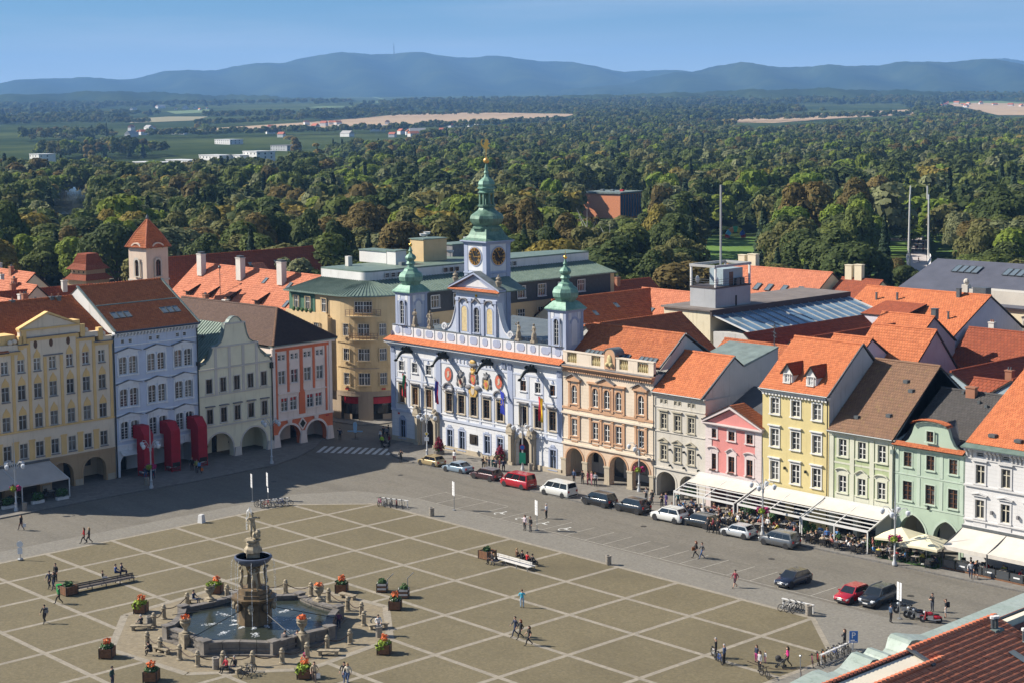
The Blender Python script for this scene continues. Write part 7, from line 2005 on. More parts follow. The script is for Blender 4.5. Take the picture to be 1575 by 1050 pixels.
for k in range(8):
 a0,a1=ov(k,1),ov(k+1,1)
 for nm,r0,r1,z0,z1,m in (('basin_step',RB+.55,RB-.1,0,.18,M_FST),('basin_wall',RB,RB-.5,.18,1.0,M_FST),('basin_coping',RB+.14,RB-.62,1.0,1.18,M_FST),('basin_moulding',RB+.1,RB,.42,.58,M_FST)):
  q=MB();P=[a0*r0,a1*r0,a1*r1,a0*r1]
  n_=4
  for i in range(n_):
   f0,f1=i/n_+.004,(i+1)/n_-.004
   c=lambda f:1-.045*sin(PI*f)
   o0,o1=(a0+(a1-a0)*f0)*r0*c(f0),(a0+(a1-a0)*f1)*r0*c(f1);i0,i1=(a0+(a1-a0)*f0)*r1*c(f0),(a0+(a1-a0)*f1)*r1*c(f1)
   q.add([(p.x,p.y,z)for z in (z0,z1)for p in (o0,o1,i1,i0)],[(0,3,2,1),(4,5,6,7),(0,1,5,4),(1,2,6,5),(2,3,7,6),(3,0,4,7)])
  q.build(nm,m,ft,kind='stuff')
 q=MB();c=a0*(RB-.2);q.cbox(c.x,c.y,.15,.75,.75,1.12);q.cbox(c.x,c.y,1.27,.9,.9,.1);q.build('basin_pier',M_FST,ft)
MB().poly([tuple(ov(k,RB-.45)+Vector((0,0,.72)))for k in range(8)]).build('water',M_WATER,ft)
MB().lathe([(1.75,.4),(1.75,.6),(1.62,.7),(1.6,2.55),(1.7,2.7),(2.05,2.95),(2.1,3.15),(1.7,3.2),(1.65,3.5)],8,(0,0),PI/8).build('pedestal',M_FSTD,ft)
for k in range(8):
 t=PI/4*k;MB().ball((1.72*cos(t),1.72*sin(t),2.4),.36,8,6,(.8,.8,1.1)).ball((1.8*cos(t),1.8*sin(t),2.1),.2,6,5).build('mask',M_FSTL if k%2 else M_FSTD,ft,smooth=50)
MB().lathe([(1.45,3.5),(1.4,3.9),(.75,4.0),(.62,4.4),(.55,5.2),(.7,5.9),(.95,6.1)],8,(0,0),PI/8).build('core',M_FSTD,ft)
for k in range(4):
 t=PI/2*k-PI/4+.25
 person((1.05*cos(t),1.05*sin(t)),'atlas',math.degrees(t),None,statue=M_FSTL,z=3.85,scale=(1.55,1.55,1.18),parent=ft,name='bearer_figure')
MB().lathe([(.5,5.95),(1.0,6.05),(1.4,6.25),(1.62,6.5),(1.7,6.62),(1.7,6.78),(1.56,6.84),(1.5,6.72),(.6,6.62)],24).build('bowl',M_BOWL,ft,smooth=40)
MB().lathe([(1.5,6.75),(.5,6.75)],24).build('bowl_water',M_WATER,ft)
MB().lathe([(.85,6.6),(.82,7.1),(.7,7.15)],4,(0,0),.2).lathe([(.72,7.1),(.85,7.2),(.8,7.5),(.6,7.75),(.62,8.0),(.5,8.1),(.72,8.2),(.72,8.35),(.45,8.4)],8,(0,0),.2).build('upper_pedestal',M_FSTL,ft)
person((0,0),'hero',-20,None,statue=M_FSTL,z=8.35,scale=(1.75,1.75,1.38),parent=ft,name='statue')
MB().ball((.45,.1,8.75),.42,8,6,(1.3,.7,.8)).ball((.85,.0,9.1),.25,8,6).build('lion_figure',M_FSTL,ft,smooth=50)
q=MB()
q.tube([(.05,-.1,10.5),(.0,-.15,11.05),(-.12,-.2,11.2),(-.28,-.25,10.9),(-.38,-.3,10.2),(-.42,-.34,9.2)],[.03,.09,.12,.13,.11,.06],8);q.build('water_jet',M_SPRAY,ft,smooth=60)
for k in range(9):
 t=2*PI*k/9;MB().tube([(1.8*cos(t),1.8*sin(t),6.7),(1.95*cos(t),1.95*sin(t),6.3),(2.02*cos(t),2.02*sin(t),5.2),(2.05*cos(t),2.05*sin(t),.8)],[.02,.03,.03,.03],5).build('water_thread',M_SPRAY,ft)
def foam(x,y,r,ex=1.0,a=0.0):
 q=MB()
 a=math.atan2(y,x)
 for i in range(46):
  u,v=random.gauss(0,.55)*r,random.gauss(0,.22)*r;q.ball((x+u*cos(a)-v*sin(a),y+u*sin(a)+v*cos(a),.725),uf(.03,.11),5,3,(1.3,1.3,.35))
 return q.build('foam',M_SPRAY,ft,kind='stuff')
for k in range(8):t=PI/4*k+.2;foam(3.9*cos(t),3.9*sin(t),.7)
for k in range(10):t=2*PI*k/10;foam(1.9*cos(t),1.9*sin(t),.35)
for t in (-8,42,100,170,222,280):
 q=MB();t=R(t);q.tube([(1.6*cos(t),1.6*sin(t),2.2),(RB*cos(t)*.95,RB*sin(t)*.95,1.2)],.035,5);q.build('cable',M_BLACK,ft)
M_FLOWR=plain('red orange blossoms',(0.62,0.14,0.035),0.8,var=0.4,scale=9)
M_FLOWP=plain('magenta blossoms',(0.34,0.02,0.11),0.8,var=0.5,scale=9)
M_LEAFY=plain('yellow green leaves',(0.22,0.30,0.025),0.8,var=0.35,scale=8)
M_LEAFD=plain('dark green leaves',(0.035,0.085,0.02),0.8,var=0.45,scale=7)
M_BLOSW=plain('white blossoms',(0.6,0.58,0.5),0.8,var=0.2,scale=9)
def leaves(n,cx,cy,cz,rx,ry,rz,s,up=.2,seed=0):
 g=np.random.default_rng(seed)
 mb=MB()
 for i in range(n):
  d=g.normal(size=3);d/=np.linalg.norm(d);rr=g.uniform(.55,1.0)
  p=Vector((cx+d[0]*rx*rr,cy+d[1]*ry*rr,cz+d[2]*rz*rr));nn=Vector(d+g.normal(size=3)*.5+np.array([0,0,up])).normalized()
  a=nn.orthogonal().normalized();b=nn.cross(a);sz=s*g.uniform(.6,1.3)
  mb.add([p-a*sz-b*sz*.7,p+a*sz-b*sz*.7,p+a*sz+b*sz*.7,p-a*sz+b*sz*.7],[(0,1,2,3)])
 return mb
for k,t in enumerate((0,90,180,270)):
 c=(7.25*cos(R(t)),7.25*sin(R(t)))
 o=MB().cbox(c[0],c[1],0,.9,.9,1.3).lathe([(.3,1.3),(.36,1.4),(.16,1.55),(.18,1.75),(.42,2.05),(.5,2.3),(.42,2.4),(.52,2.5),(.52,2.6),(.3,2.55)],10,c).build('vase',M_FSTL,ft,smooth=35)
 leaves(40,c[0],c[1],2.75,.42,.42,.22,.10,seed=k).build('vase_flowers',M_FLOWR if k!=2 else M_LEAFY,o,kind='stuff')
def bollard_mesh():
 q=MB();q.lathe([(.26,0),(.28,.12),(.22,.18),(.21,.95),(.26,1.0),(.26,1.08),(.17,1.14),(.2,1.24),(.12,1.36),(.02,1.40)],8);return q.mesh('stone post',M_FSTL,smooth=35)
BOLM=bollard_mesh()
_bz=[(425,905),(330,870),(715,905),(870,890),(1108,820),(1228,788),(1300,690),(1288,642),(1215,612),(1115,565),(1022,535),(888,520),(247,655),(195,698),(160,800),(228,830),(370,590),(560,905)]
BPOS=[G(180+a/3.424,760+b/3.424)for a,b in _bz]
BPOS+=[np.array([13.2,-35.2,0]),np.array([14.0,-32.4,0]),np.array([32.9,-40.2,0])]
BPOS=sorted(BPOS,key=lambda p:math.atan2(p[1]-OC[1],p[0]-OC[0]))
SIDE=lambda p:('beside the square' if False else ('on the camera-facing' if False else ''))
def where(p):
 a=math.degrees(math.atan2(p[1]-OC[1],p[0]-OC[0]))%360
 return ['facing the pale yellow house','facing the peach house','facing the town hall','facing the coral house','facing the cream house','facing the ochre house','on the near left side','on the near right side'][int(a//45)]
_ct={}
for i,p in enumerate(BPOS):
 w_=where(p);n_=_ct.get(w_,0);_ct[w_]=n_+1
 ORD=['first','second','third','fourth','fifth','sixth'][n_]
 tag(link('stone_post',BOLM,None,(p[0],p[1],0),random.random()),'%s stone chain post counter-clockwise of the ring round the fountain %s'%(ORD,w_),'post','stone posts round the fountain')
M_CHAIN=plain('rusty chain',(0.06,0.04,0.03),0.7,0.3)
for i in range(len(BPOS)):
 a,b=Vector(BPOS[i]),Vector(BPOS[(i+1)%len(BPOS)]);L_=(b-a).length
 if L_>4.2 or L_<.9:continue
 q=MB();pts=[]
 for k in range(9):
  f=k/8;p=(b-a)*f;pts.append((p.x,p.y,.98-.38*sin(PI*f)))
 q.tube(pts,.045,5);o=q.build('chain',M_CHAIN,None,(a.x,a.y,0))
 tag(o,'rusty chain sagging between two stone posts %s, link %d of the ring'%(where((a+b)/2),i+1)if False else 'rusty chain sagging between two stone posts round the fountain %s'%where((a+b)/2),'chain','chains round the fountain')
# STREET FURNITURE
P_Z=0.12
M_POLE=plain('pale grey lamp paint',(0.42,0.43,0.44),0.5,0.1,var=.1)
M_GLOBE=plain('lamp glass',(0.55,0.58,0.62),0.15,spec=.7)
M_STEEL=plain('galvanised steel',(0.30,0.31,0.32),0.4,0.6)
M_WOODP=plain('brown planter boards',(0.16,0.075,0.035),0.75,var=0.35,scale=4)
M_WOODD=plain('dark planter frame',(0.035,0.025,0.02),0.7)
M_SOIL=plain('soil',(0.03,0.022,0.015),0.95)
M_BIN=plain('exposed aggregate concrete',(0.26,0.23,0.19),0.9,var=0.3,scale=9)
M_BENCHW=plain('pale bench boards',(0.55,0.53,0.50),0.7,var=0.15,scale=3)
M_BENCHD=plain('grey bench boards',(0.10,0.085,0.075),0.8,var=0.25,scale=3)
M_SIGNW=plain('white sign face',(0.70,0.70,0.70),0.5)
M_SIGNB=plain('blue sign face',(0.02,0.12,0.40),0.4)
M_AWN=plain('pale awning cloth',(0.53,0.49,0.43),0.85,var=0.1,scale=.6)
M_AWNG=plain('grey beige awning cloth',(0.50,0.44,0.38),0.85,var=0.1,scale=.6)
M_PARA=plain('cream parasol cloth',(0.66,0.60,0.42),0.85,var=0.08,scale=.8)
M_WHM=plain('white metal frame',(0.58,0.57,0.55),0.45)
M_ANTH=plain('anthracite metal',(0.045,0.048,0.052),0.5)
M_CHAIR=plain('dark wicker',(0.035,0.033,0.032),0.8,var=.3,scale=10)
M_TABLE=plain('table top',(0.33,0.30,0.26),0.5,var=.2)
LAMPS=[((25,785),'lamp post with dark red flower basket before the ochre house awning',1),((233,750),'lamp post with flower basket before the red ducts',1),((418,712),'lamp post without flowers at the kerb by the cream gabled house',0),((657,703),'lamp post with yellow traffic sign before the left town hall portal',2),((804,722),'lamp post with round blue sign before the right town hall portal',3),((983,755),'lamp post with flower basket before the peach house arches',1),((1173,822),'lamp post with magenta flower basket between pink and pale yellow house',1),((1376,868),'lamp post with magenta flower basket before the mint house',1)]
def lamp(px,label,kind):
 p=G(*px,P_Z);r=thing('street_lamp',label,'street lamp',p,0,'lamp posts round the square')
 MB().lathe([(.26,0),(.26,.25),(.17,.4),(.15,.9),(.19,.95),(.10,1.1),(.085,4.6),(.15,4.75),(.15,5.0),(.07,5.2),(.06,6.6),(.02,8.6)],10).build('pole',M_POLE,r,smooth=40)
 for k in range(4):
  a=k*PI/2+.35;c,s=cos(a),sin(a)
  o=MB().tube([(.05*c,.05*s,4.85),(.35*c,.35*s,5.5),(.75*c,.75*s,5.95),(1.15*c,1.15*s,5.95),(1.3*c,1.3*s,5.7)],.04,6).tube([(.1*c,.1*s,5.1),(.5*c,.5*s,5.2),(.75*c,.75*s,5.6)],.022,5).build('arm',M_POLE,r)
  MB().lathe([(.05,5.74),(.24,5.66),(.27,5.5),(.2,5.25),(.08,5.12)],8,(1.3*c,1.3*s)).build('lantern',M_GLOBE,o,smooth=50)
 if kind==1:
  dark=px[0]<400
  MB().tube([(-.6,0,2.75),(.6,0,2.75)],.03,5).build('basket_ring',M_POLE,r)
  for k in range(4):
   a=k*PI/2+.4;leaves(90,.42*cos(a),.42*sin(a),2.75,.40,.40,.38,.09,seed=k).build('flower_basket',M_LEAFY if k==3 else M_FLOWP,r,kind='stuff')
 if kind==2:
  MB().prism([(0,2.95),(.33,3.28),(0,3.61),(-.33,3.28)],-.16,-.12).build('priority_sign',M_SIGNW,r,rz=.6);MB().prism([(0,3.05),(.23,3.28),(0,3.51),(-.23,3.28)],-.17,-.16).build('sign_face',plain('sign yellow',(.6,.42,.03),.5),r,rz=.6)
  MB().box(-.3,.3,-.16,-.12,2.3,2.85).build('sign_plate',M_SIGNW,r,rz=.6)
 if kind==3:
  MB().prism([(.38*cos(2*PI*k/20),3.0+.38*sin(2*PI*k/20))for k in range(20)],-.16,-.12).build('no_stopping_sign',M_REDSIGN,r,rz=.6)
  MB().prism([(.29*cos(2*PI*k/20),3.0+.29*sin(2*PI*k/20))for k in range(20)],-.18,-.16).build('sign_face',M_SIGNB,r,rz=.6)
  MB().box(-.42,.42,-.16,-.12,.9,2.3).build('green_notice',plain('notice green',(.02,.30,.16),.5),r,rz=.6)
for l in LAMPS:lamp(*l)
def planter(px,label,kind='flowers',s=1.15,rz=.78,group='wooden flower boxes'):
 p=G(*px);r=thing('flower_box',label,'planter',(p[0],p[1],.01),rz,group);h=.86
 for k in range(4):
  o=thing('side',None,None);o.parent=r;o.rotation_euler=(0,0,k*PI/2)
  for j in range(4):
   MB().box(-s/2+.05,s/2-.05,-s/2,-s/2+.04,.08+j*.2,.08+j*.2+.185).build('board',M_BENCHW if kind=='slat' and j%2 else M_WOODP,o)
 q=MB()
 for sx in (-1,1):
  for sy in (-1,1):q.cbox(sx*(s/2-.02),sy*(s/2-.02),0,.09,.09,h+.04)
 q.build('corner_posts',M_WOODD,r,kind='stuff')
 MB().box(-s/2+.05,s/2-.05,-s/2+.05,s/2-.05,.1,h-.06).build('soil',M_SOIL,r)
 sd=int(abs(px[0]*7+px[1]))
 if kind in ('flowers','lime'):
  leaves(150,0,0,h+.12,.62,.62,.26,.10,seed=sd).build('leaves',M_LEAFD if kind=='flowers' else M_LEAFY,r,kind='stuff')
  if kind=='lime':leaves(120,-.25,-.25,h-.12,.58,.58,.42,.10,seed=sd+3).build('trailing_leaves',M_LEAFY,r,kind='stuff')
  leaves(75,0,.05,h+.52,.40,.40,.38,.085,seed=sd+1).build('blossoms',M_FLOWR,r,kind='stuff')
  leaves(22,0,0,h+.1,.64,.64,.2,.06,seed=sd+2).build('white_blossoms',M_BLOSW,r,kind='stuff')
 else:leaves(90,0,0,h+.15,.45,.45,.32,.11,seed=sd).build('leaves',M_LEAFD,r,kind='stuff')
for px,lab,k in [((333,911),'flower box with orange blooms behind the left rim of the fountain','lime'),((525.5,910),'flower box with orange blooms behind the right rim of the fountain','flowers'),((608,936),'flower box with orange blooms beside the two slatted planters','flowers'),((217,941),'flower box with trailing lime leaves left of the fountain','lime'),((591,1004),'flower box with trailing lime leaves right of the fountain','lime'),((233,1046),'flower box at the bottom edge left of the fountain','flowers'),((469,1041),'flower box with a tall magenta bloom before the fountain','lime'),((165,1010),'flower box with white and orange blooms in the lower left','flowers')]:planter(px,lab,k)
leaves(16,0,0,0,.14,.14,.24,.07,seed=99).build('tall_bloom',M_FLOWP,None,kind='stuff')
_tb=bpy.data.objects['tall_bloom'];_tb.parent=[o for o in COL.objects if o.get('label','').startswith('flower box with a tall magenta')][0];_tb.location=(0,.1,1.85)
planter((588,909),'small slatted planter with spiky plant, left of a pair','slat',1.0,.78,'slatted planters');planter((621,918),'small slatted planter behind an orange flower box, right of a pair','slat',1.0,.78,'slatted planters')
planter((749.5,858),'large brown planter at the end of the white bench','plain',1.35,.05,'brown planters by the benches');planter((105.5,913),'large brown planter at the end of the long dark bench','plain',1.35,.05,'brown planters by the benches')
for px,lab in (((596,905),'bent steel bicycle stand left of the slatted planters'),((627,903),'bent steel bicycle stand right of the slatted planters')):
 p=G(*px);t=thing('steel_pole',lab,'pole',p);MB().tube([(0,0,0),(0,0,.95),(.5,.35,1.55)],.05,6).build('bent_tube',M_STEEL,t)
def bench(loc,rz,length,m,label,back=False,double=False,stone=False,group=None):
 r=thing('bench',label,'bench',loc,rz,group)
 if stone:
  MB().box(-length/2,length/2,-.3,.3,.36,.46).build('seat',m,r)
  for x in (-length/2+.25,length/2-.25):MB().cbox(x,0,0,.25,.45,.36).build('leg',M_FSTL,r)
  return r
 for j in range(4 if not double else 7):
  y=-.28+j*.14 if not double else -.46+j*.15
  MB().box(-length/2,length/2,y-.055,y+.055,.42,.46).build('seat_board',m,r)
 if back or double:
  for j in range(2):MB().box(-length/2,length/2,(.27 if not double else -.02),(.31 if not double else.03),.58+j*.17,.71+j*.17).build('back_board',m,r)
 n_=max(2,int(length/1.6)+1)
 for i in range(n_):
  x=-length/2+.2+(length-.4)*i/(n_-1);q=MB();q.bar((x,-.3 if not double else -.5,0),(x,-.3 if not double else -.5,.42),.07);q.bar((x,.3 if not double else.5,0),(x,.3 if not double else.5,.42),.07);q.bar((x,-.5 if double else -.3,.40),(x,.5 if double else.3,.40),.06)
  if back or double:q.bar((x,.29 if not double else 0,.4),(x,.29 if not double else 0,.88),.05)
  q.build('leg_frame',M_STEEL if m is M_BENCHW else M_ANTH,r)
 return r
bench((24.3,-7.6,.01),0,5.2,M_BENCHW,'long white double sided bench beside the large brown planter',double=True)
bench((1.25,-41.7,.01),PI/2-.06,6.4,M_BENCHD,'long dark double sided bench beside the green litter bin',double=True)
ST_B=[((217,968),.9,'stone bench left of the fountain under a seated man'),((249,1003),.15,'pale stone bench at the lower left of the ring'),((303,927),.9,'stone bench behind the fountain at its upper left'),((535,920),.2,'pale stone bench behind the fountain at its upper right'),((582,966),1.2,'stone bench right of the fountain under a seated person in white'),((505,1007),.75,'grey stone bench alone in front of the fountain on the right'),((358,1032),.1,'stone bench in front of the fountain under a couple')]
for px,rz,lab in ST_B:p=G(*px);bench((p[0],p[1],.02),rz,1.9,M_FSTL,lab,stone=True,group='stone benches round the fountain')
BINM=MB().lathe([(.28,0),(.30,.05),(.30,.85),(.33,.87),(.33,.98),(.22,.99),(.22,.9),(.01,.9)],12).mesh('litter bin',M_BIN,smooth=40)
for px,lab in (((664,793),'concrete litter bin near the bicycle rack before the town hall'),((936,868),'concrete litter bin at the square edge right of the white bench'),((1244,946),'concrete litter bin at the end of a white bicycle rack'),((332,1028),'concrete litter bin in front of the fountain'),((230,963),'concrete litter bin left of the fountain behind a seated man'),((583,979),'concrete litter bin right of the fountain'),((226,747),'concrete litter bin beside the lamp post at the red ducts'),((1371,861),'concrete litter bin beside the lamp post before the mint house'),((816,725),'concrete litter bin beside the right town hall portal'),((38,786),'concrete litter bin before the ochre house awning')):
 p=G(*px);tag(link('litter_bin',BINM,None,(p[0],p[1],.01 if px[1]>790 and px[0]!=1371 else.12)),lab,'litter bin','concrete litter bins')
p=G(91,912);t=thing('green_bin','small green litter bin beside the large brown planter','litter bin',p);MB().lathe([(.22,0),(.27,.8),(.29,.82),(.29,.9),(.2,.9)],10).build('bin_body',plain('green plastic',(.01,.28,.06),.4),t,smooth=40)
def sign(px,label,plates,h=3.4,group='double sign posts'):
 p=G(*px);r=thing('sign_post',label,'sign',p,-.35,group)
 MB().lathe([(.22,0),(.22,.08),(.045,.1),(.04,h)],8).build('post',M_STEEL,r)
 for x,z,w,hh,m,nm in plates:
  o=MB().box(x-w/2,x+w/2,-.09,-.05,z,z+hh).build(nm,m,r)
  if m is M_SIGNW:
   q=MB()
   for j in range(3):q.box(x-w*.2,x+w*.2,-.097,-.09,z+hh*(.3+.2*j),z+hh*(.33+.2*j))
   q.build('print',M_GUTTER,o,kind='stuff')
DBL=[(-.2,1.75,.27,1.65,M_SIGNW,'plate'),(.2,1.75,.27,1.65,M_SIGNW,'plate')]
sign((698.6,784),'double plate sign post at the first parking bay before the town hall',DBL);sign((826,815),'double plate sign post beside the couple on the pavement',DBL);sign((388.4,771),'double plate sign post left of the bicycles behind the statue',DBL);sign((412.5,769),'double plate sign post with round disc above the bicycles behind the statue',DBL+[(.28,1.1,.5,.5,M_SIGNW,'round_plate')]);sign((1383.7,951),'double plate sign post beside the dark off-road car',DBL)
p=G(1312.4,1011);r=thing('parking_sign','blue square parking sign with white letter P by the bicycles','sign',p,.85)
MB().lathe([(.2,0),(.2,.06),(.04,.08),(.035,2.3)],8).build('post',M_STEEL,r)
MB().box(-.36,.36,-.08,-.04,1.35,2.35).build('plate',M_SIGNB,r)
cu=bpy.data.curves.new('letter','FONT');cu.body='P';cu.size=.72;cu.extrude=.008;cu.align_x='CENTER'
tmp=bpy.data.objects.new('letter',cu);COL.objects.link(tmp);dg=bpy.context.evaluated_depsgraph_get();lm=bpy.data.meshes.new_from_object(tmp.evaluated_get(dg));bpy.data.objects.remove(tmp)
lm.materials.clear();lm.materials.append(M_SIGNW);o=link('letter',lm,r,(-.02,-.092,1.75));o.rotation_euler=(PI/2,0,0)
MB().box(-.28,.28,-.095,-.082,1.42,1.46).box(-.28,.1,-.095,-.082,1.5,1.6).build('print',M_SIGNW,r,kind='stuff')
p=G(31.5,861);r=thing('round_sign','grey round sign with plate on a stone foot at the left edge','sign',p,.9)
MB().ball((0,0,.12),.32,8,5,(1,1,.5)).tube([(0,0,.1),(0,0,2.1)],.04,6).build('post',M_STEEL,r)
MB().prism([(.34*cos(2*PI*k/20),1.75+.34*sin(2*PI*k/20))for k in range(20)],-.08,-.04).build('disc',M_SIGNW,r);MB().box(-.25,.25,-.08,-.04,.7,1.38).build('plate',M_SIGNW,r)
p=G(310,803);r=thing('white_block','white tapered plastic barrier block standing alone at the square edge','bollard',(p[0],p[1],.0),.3)
MB().lathe([(.48,0),(.46,.1),(.36,.9),(.33,.95)],4,(0,0),PI/4).build('block',M_WHM,r)
def canopy(x0,x1,yf,label,zt=3.75,zf=2.35):
 r=thing('terrace_canopy',label,'canopy',(x0,26.0,P_Z),0,'white terrace canopies');W=x1-x0;D=26.0-yf
 P=lambda f:(-D*f-.12,zt+(zf-zt)*f)
 for xx in (0.06,W/2,W-.06):
  q=MB();a,b=P(0),P(1);q.bar((xx,a[0],a[1]),(xx,b[0],b[1]),.10,.14);q.build('rafter',M_WHM,r);MB().bar((xx,b[0],0),(xx,b[0],b[1]),.12).build('post',M_WHM,r)
 for f in (.52,.68,.84,1.0):
  a=P(f);MB().bar((0,a[0],a[1]),(W,a[0],a[1]),.09,.11 if f<1 else.26).build('rail',M_WHM,r)
 a,b=P(.0),P(.5);q=MB()
 for k in range(2):
  xa,xb=.05+k*W/2,(k+1)*W/2-.05
  n_=6
  for i in range(n_):
   f0,f1=i/n_,(i+1)/n_;sag=lambda f:-.06*sin(PI*f)
   q.quad((xa,a[0]+(b[0]-a[0])*f0,a[1]+(b[1]-a[1])*f0+.1+sag(f0)),(xb,a[0]+(b[0]-a[0])*f0,a[1]+(b[1]-a[1])*f0+.1+sag(f0)),(xb,a[0]+(b[0]-a[0])*f1,a[1]+(b[1]-a[1])*f1+.1+sag(f1)),(xa,a[0]+(b[0]-a[0])*f1,a[1]+(b[1]-a[1])*f1+.1+sag(f1)))
 q.build('cloth',M_AWN,r,kind='stuff')
 MB().box(-.05,W+.05,-.25,.0,zt+.05,zt+.22).build('roller_case',M_WHM,r)
canopy(20.5,29.4,21.5,'white terrace canopy before the pink house');canopy(29.7,38.4,21.7,'white terrace canopy before the pale yellow house');canopy(38.6,47.1,21.6,'white terrace canopy before the light green house')
def awning(origin,rz,W,D,zt,zf,m,mf,label,drop=.35,panels=False,mid=True):
 r=thing('terrace_awning',label,'awning',origin,rz,'large sloping terrace awnings')
 n_=8;q=MB();zz=lambda f:zt+(zf-zt)*f-.10*sin(PI*f)
 for i in range(n_):
  f0,f1=i/n_,(i+1)/n_;q.quad((0,-D*f0,zz(f0)),(W,-D*f0,zz(f0)),(W,-D*f1,zz(f1)),(0,-D*f1,zz(f1)))
 q.build('cloth',m,r,smooth=60)
 q=MB();k=int(W/.4)
 for i in range(k):q.quad((W*i/k,-D-.01-.02*(i%2),zf),(W*(i+1)/k,-D-.01-.02*((i+1)%2),zf),(W*(i+1)/k,-D-.02,zf-drop),(W*i/k,-D-.02,zf-drop))
 q.build('valance',m,r)
 MB().box(0,W,-.2,0,zt,zt+.25).build('roller_case',M_GUTTER,r)
 n2=max(2,int(W/4.4)+1)
 for i in range(n2):
  x=.06+(W-.12)*i/(n2-1);MB().bar((x,-D,0),(x,-D,zf),.12).build('post',mf,r)
  MB().bar((x,0,zt-.05),(x,-D,zf-.05),.08).build('arm',mf,r)
 if panels:
  k=int(W/1.45)
  for i in range(k):
   xa,xb=W*i/k+.08,W*(i+1)/k-.04
   o=MB().box(xa,xb,-D-.03,-D+.03,.15,1.0).build('screen_panel',M_ANTH,r);MB().box(xa+.07,xb-.07,-D-.045,-D-.03,.22,.93).build('screen_glass',M_GREYGL,o)
   if i%2:MB().box(xa+.35,xb-.35,-D-.055,-D-.045,.52,.66).build('print',M_SIGNW,o)
  MB().box(0,W,-D-.08,-D+.4,0,.15).build('deck_edge',M_WOODP,r)
 return r
M_GREYGL=plain('smoked screen glass',(0.06,0.065,0.07),0.15,spec=.6)
awning((55.4,26.0,P_Z),0,15.0,3.7,3.6,2.35,M_AWN,M_ANTH,'large beige awning with dark screens before the white corner house',.38,True)
pA=S0+_se*(-2.0);awning((pA.x,pA.y,P_Z),S_RZ,13.0,4.6,3.85,2.3,M_AWNG,M_WHM,'large grey beige awning before the ochre house',.12)
def parasol(x,y,label,s=2.05):
 r=thing('parasol',label,'parasol',(x,y,P_Z),.15,'square cream parasols')
 MB().tube([(0,0,0),(0,0,3.2)],.04,6).cbox(0,0,0,.8,.8,.1).build('pole',M_WHM,r)
 q=MB();C_=[(-s,-s),(s,-s),(s,s),(-s,s)]
 for k in range(4):
  a,b=C_[k],C_[(k+1)%4];mp=((a[0]+b[0])/2,(a[1]+b[1])/2)
  for u,v,zu,zv in ((a,mp,2.2,2.28),(mp,b,2.28,2.2)):q.add([(*u,zu),(*v,zv),(0,0,3.15)],[(0,1,2)]);q.add([(*u,zu),(*v,zv),(*v,zv-.22),(*u,zu-.22)],[(0,1,2,3)])
 q.build('canopy',M_PARA,r)
parasol(50.2,22.9,'square cream parasol before the left arch of the mint house');parasol(53.55,22.3,'square cream parasol before the right arch of the mint house')
sheetg=MB();sheetg.poly([(48.5,21.0,.128),(55.2,21.3,.128),(55.2,25.5,.128),(48.5,25.5,.128)]);tag(sheetg.build('artificial_grass',plain('terrace grass',(.03,.085,.015),.95,var=.4,scale=5)),kind='structure')
def chair_proto():
 r=thing('cafe_chair','x','chair')
 MB().box(-.23,.23,-.23,.23,.40,.46).build('seat',M_CHAIR,r)
 MB().box(-.23,.23,.19,.25,.46,.88).build('backrest',M_CHAIR,r)
 for s in (-1,1):MB().box(s*.24-.025,s*.24+.025,-.2,.22,.6,.66).build('armrest',M_CHAIR,r)
 for sx in (-1,1):
  for sy in (-1,1):MB().cbox(sx*.2,sy*.2,0,.04,.04,.4).build('leg',M_ANTH,r)
 return r
def table_proto():
 r=thing('cafe_table','x','table');MB().box(-.4,.4,-.4,.4,.71,.75).build('table_top',M_TABLE,r);MB().cbox(0,0,.04,.08,.08,.67).cbox(0,0,0,.5,.5,.04).build('pedestal',M_ANTH,r)
 MB().lathe([(.035,.75),(.035,.87)],6,(.15,.1)).lathe([(.035,.75),(.03,.85)],6,(-.12,-.14)).build('glasses',M_GLOBE,r,kind='stuff');return r
CH,TB=chair_proto(),table_proto();_first=[True,True]
TOPS=[(WHT,'white'),(BLK,'black'),(NAVY,'navy'),(GRY,'grey'),(RED,'red'),(BEI,'beige'),((.10,.25,.5),'blue'),((.5,.42,.08),'yellow'),((.35,.12,.10),'rust')]
HK=['dark','brown','blond','grey','brown']
ORDN=['first','second','third','fourth','fifth','sixth'];_cnt={}
def seat_group(x,y,where_,n=4,occ=3,row=None):
 k_=(where_,row);_cnt[k_]=_cnt.get(k_,-1)+1;tw='the %s %stable %s'%(ORDN[_cnt[k_]],row+' ' if row else '',where_)
 if _first[0]:t=TB;_first[0]=False
 else:t=copy_tree(TB)
 t.location=(x,y,P_Z);t.rotation_euler=(0,0,uf(-.15,.15));tag(t,'square cafe table with glasses, %s'%tw[4:],'table','cafe tables %s'%where_)
 order=random.sample(range(n),n)
 for k in range(n):
  a=k*2*PI/n+uf(-.2,.2)+.4;cx,cy=x+.78*cos(a),y+.78*sin(a)
  if _first[1]:c=CH;_first[1]=False
  else:c=copy_tree(CH)
  c.location=(cx,cy,P_Z);c.rotation_euler=(0,0,a-PI/2);tag(c,'dark wicker chair at %s'%tw,'chair','cafe chairs %s'%where_)
  if order[k]<occ:
   top,tn=random.choice(TOPS);fem=random.random()<.5
   person((cx,cy),random.choice(['sit','sit','sitlean']),math.degrees(a)+180+uf(-20,20),'guest in %s top at %s'%(tn,tw),top,random.choice([BLK,DEN,NAVY,BEI]),random.choice(HK),fem and random.random()<.7,fem,uf(.96,1.04),'cafe guests %s'%where_,arms=random.choice([None,'bare']),z=P_Z)
W1,W2,W3,W4,W5,W6=['before the %s house'%w for w in ('pink','pale yellow','light green','mint','white corner','ochre')]
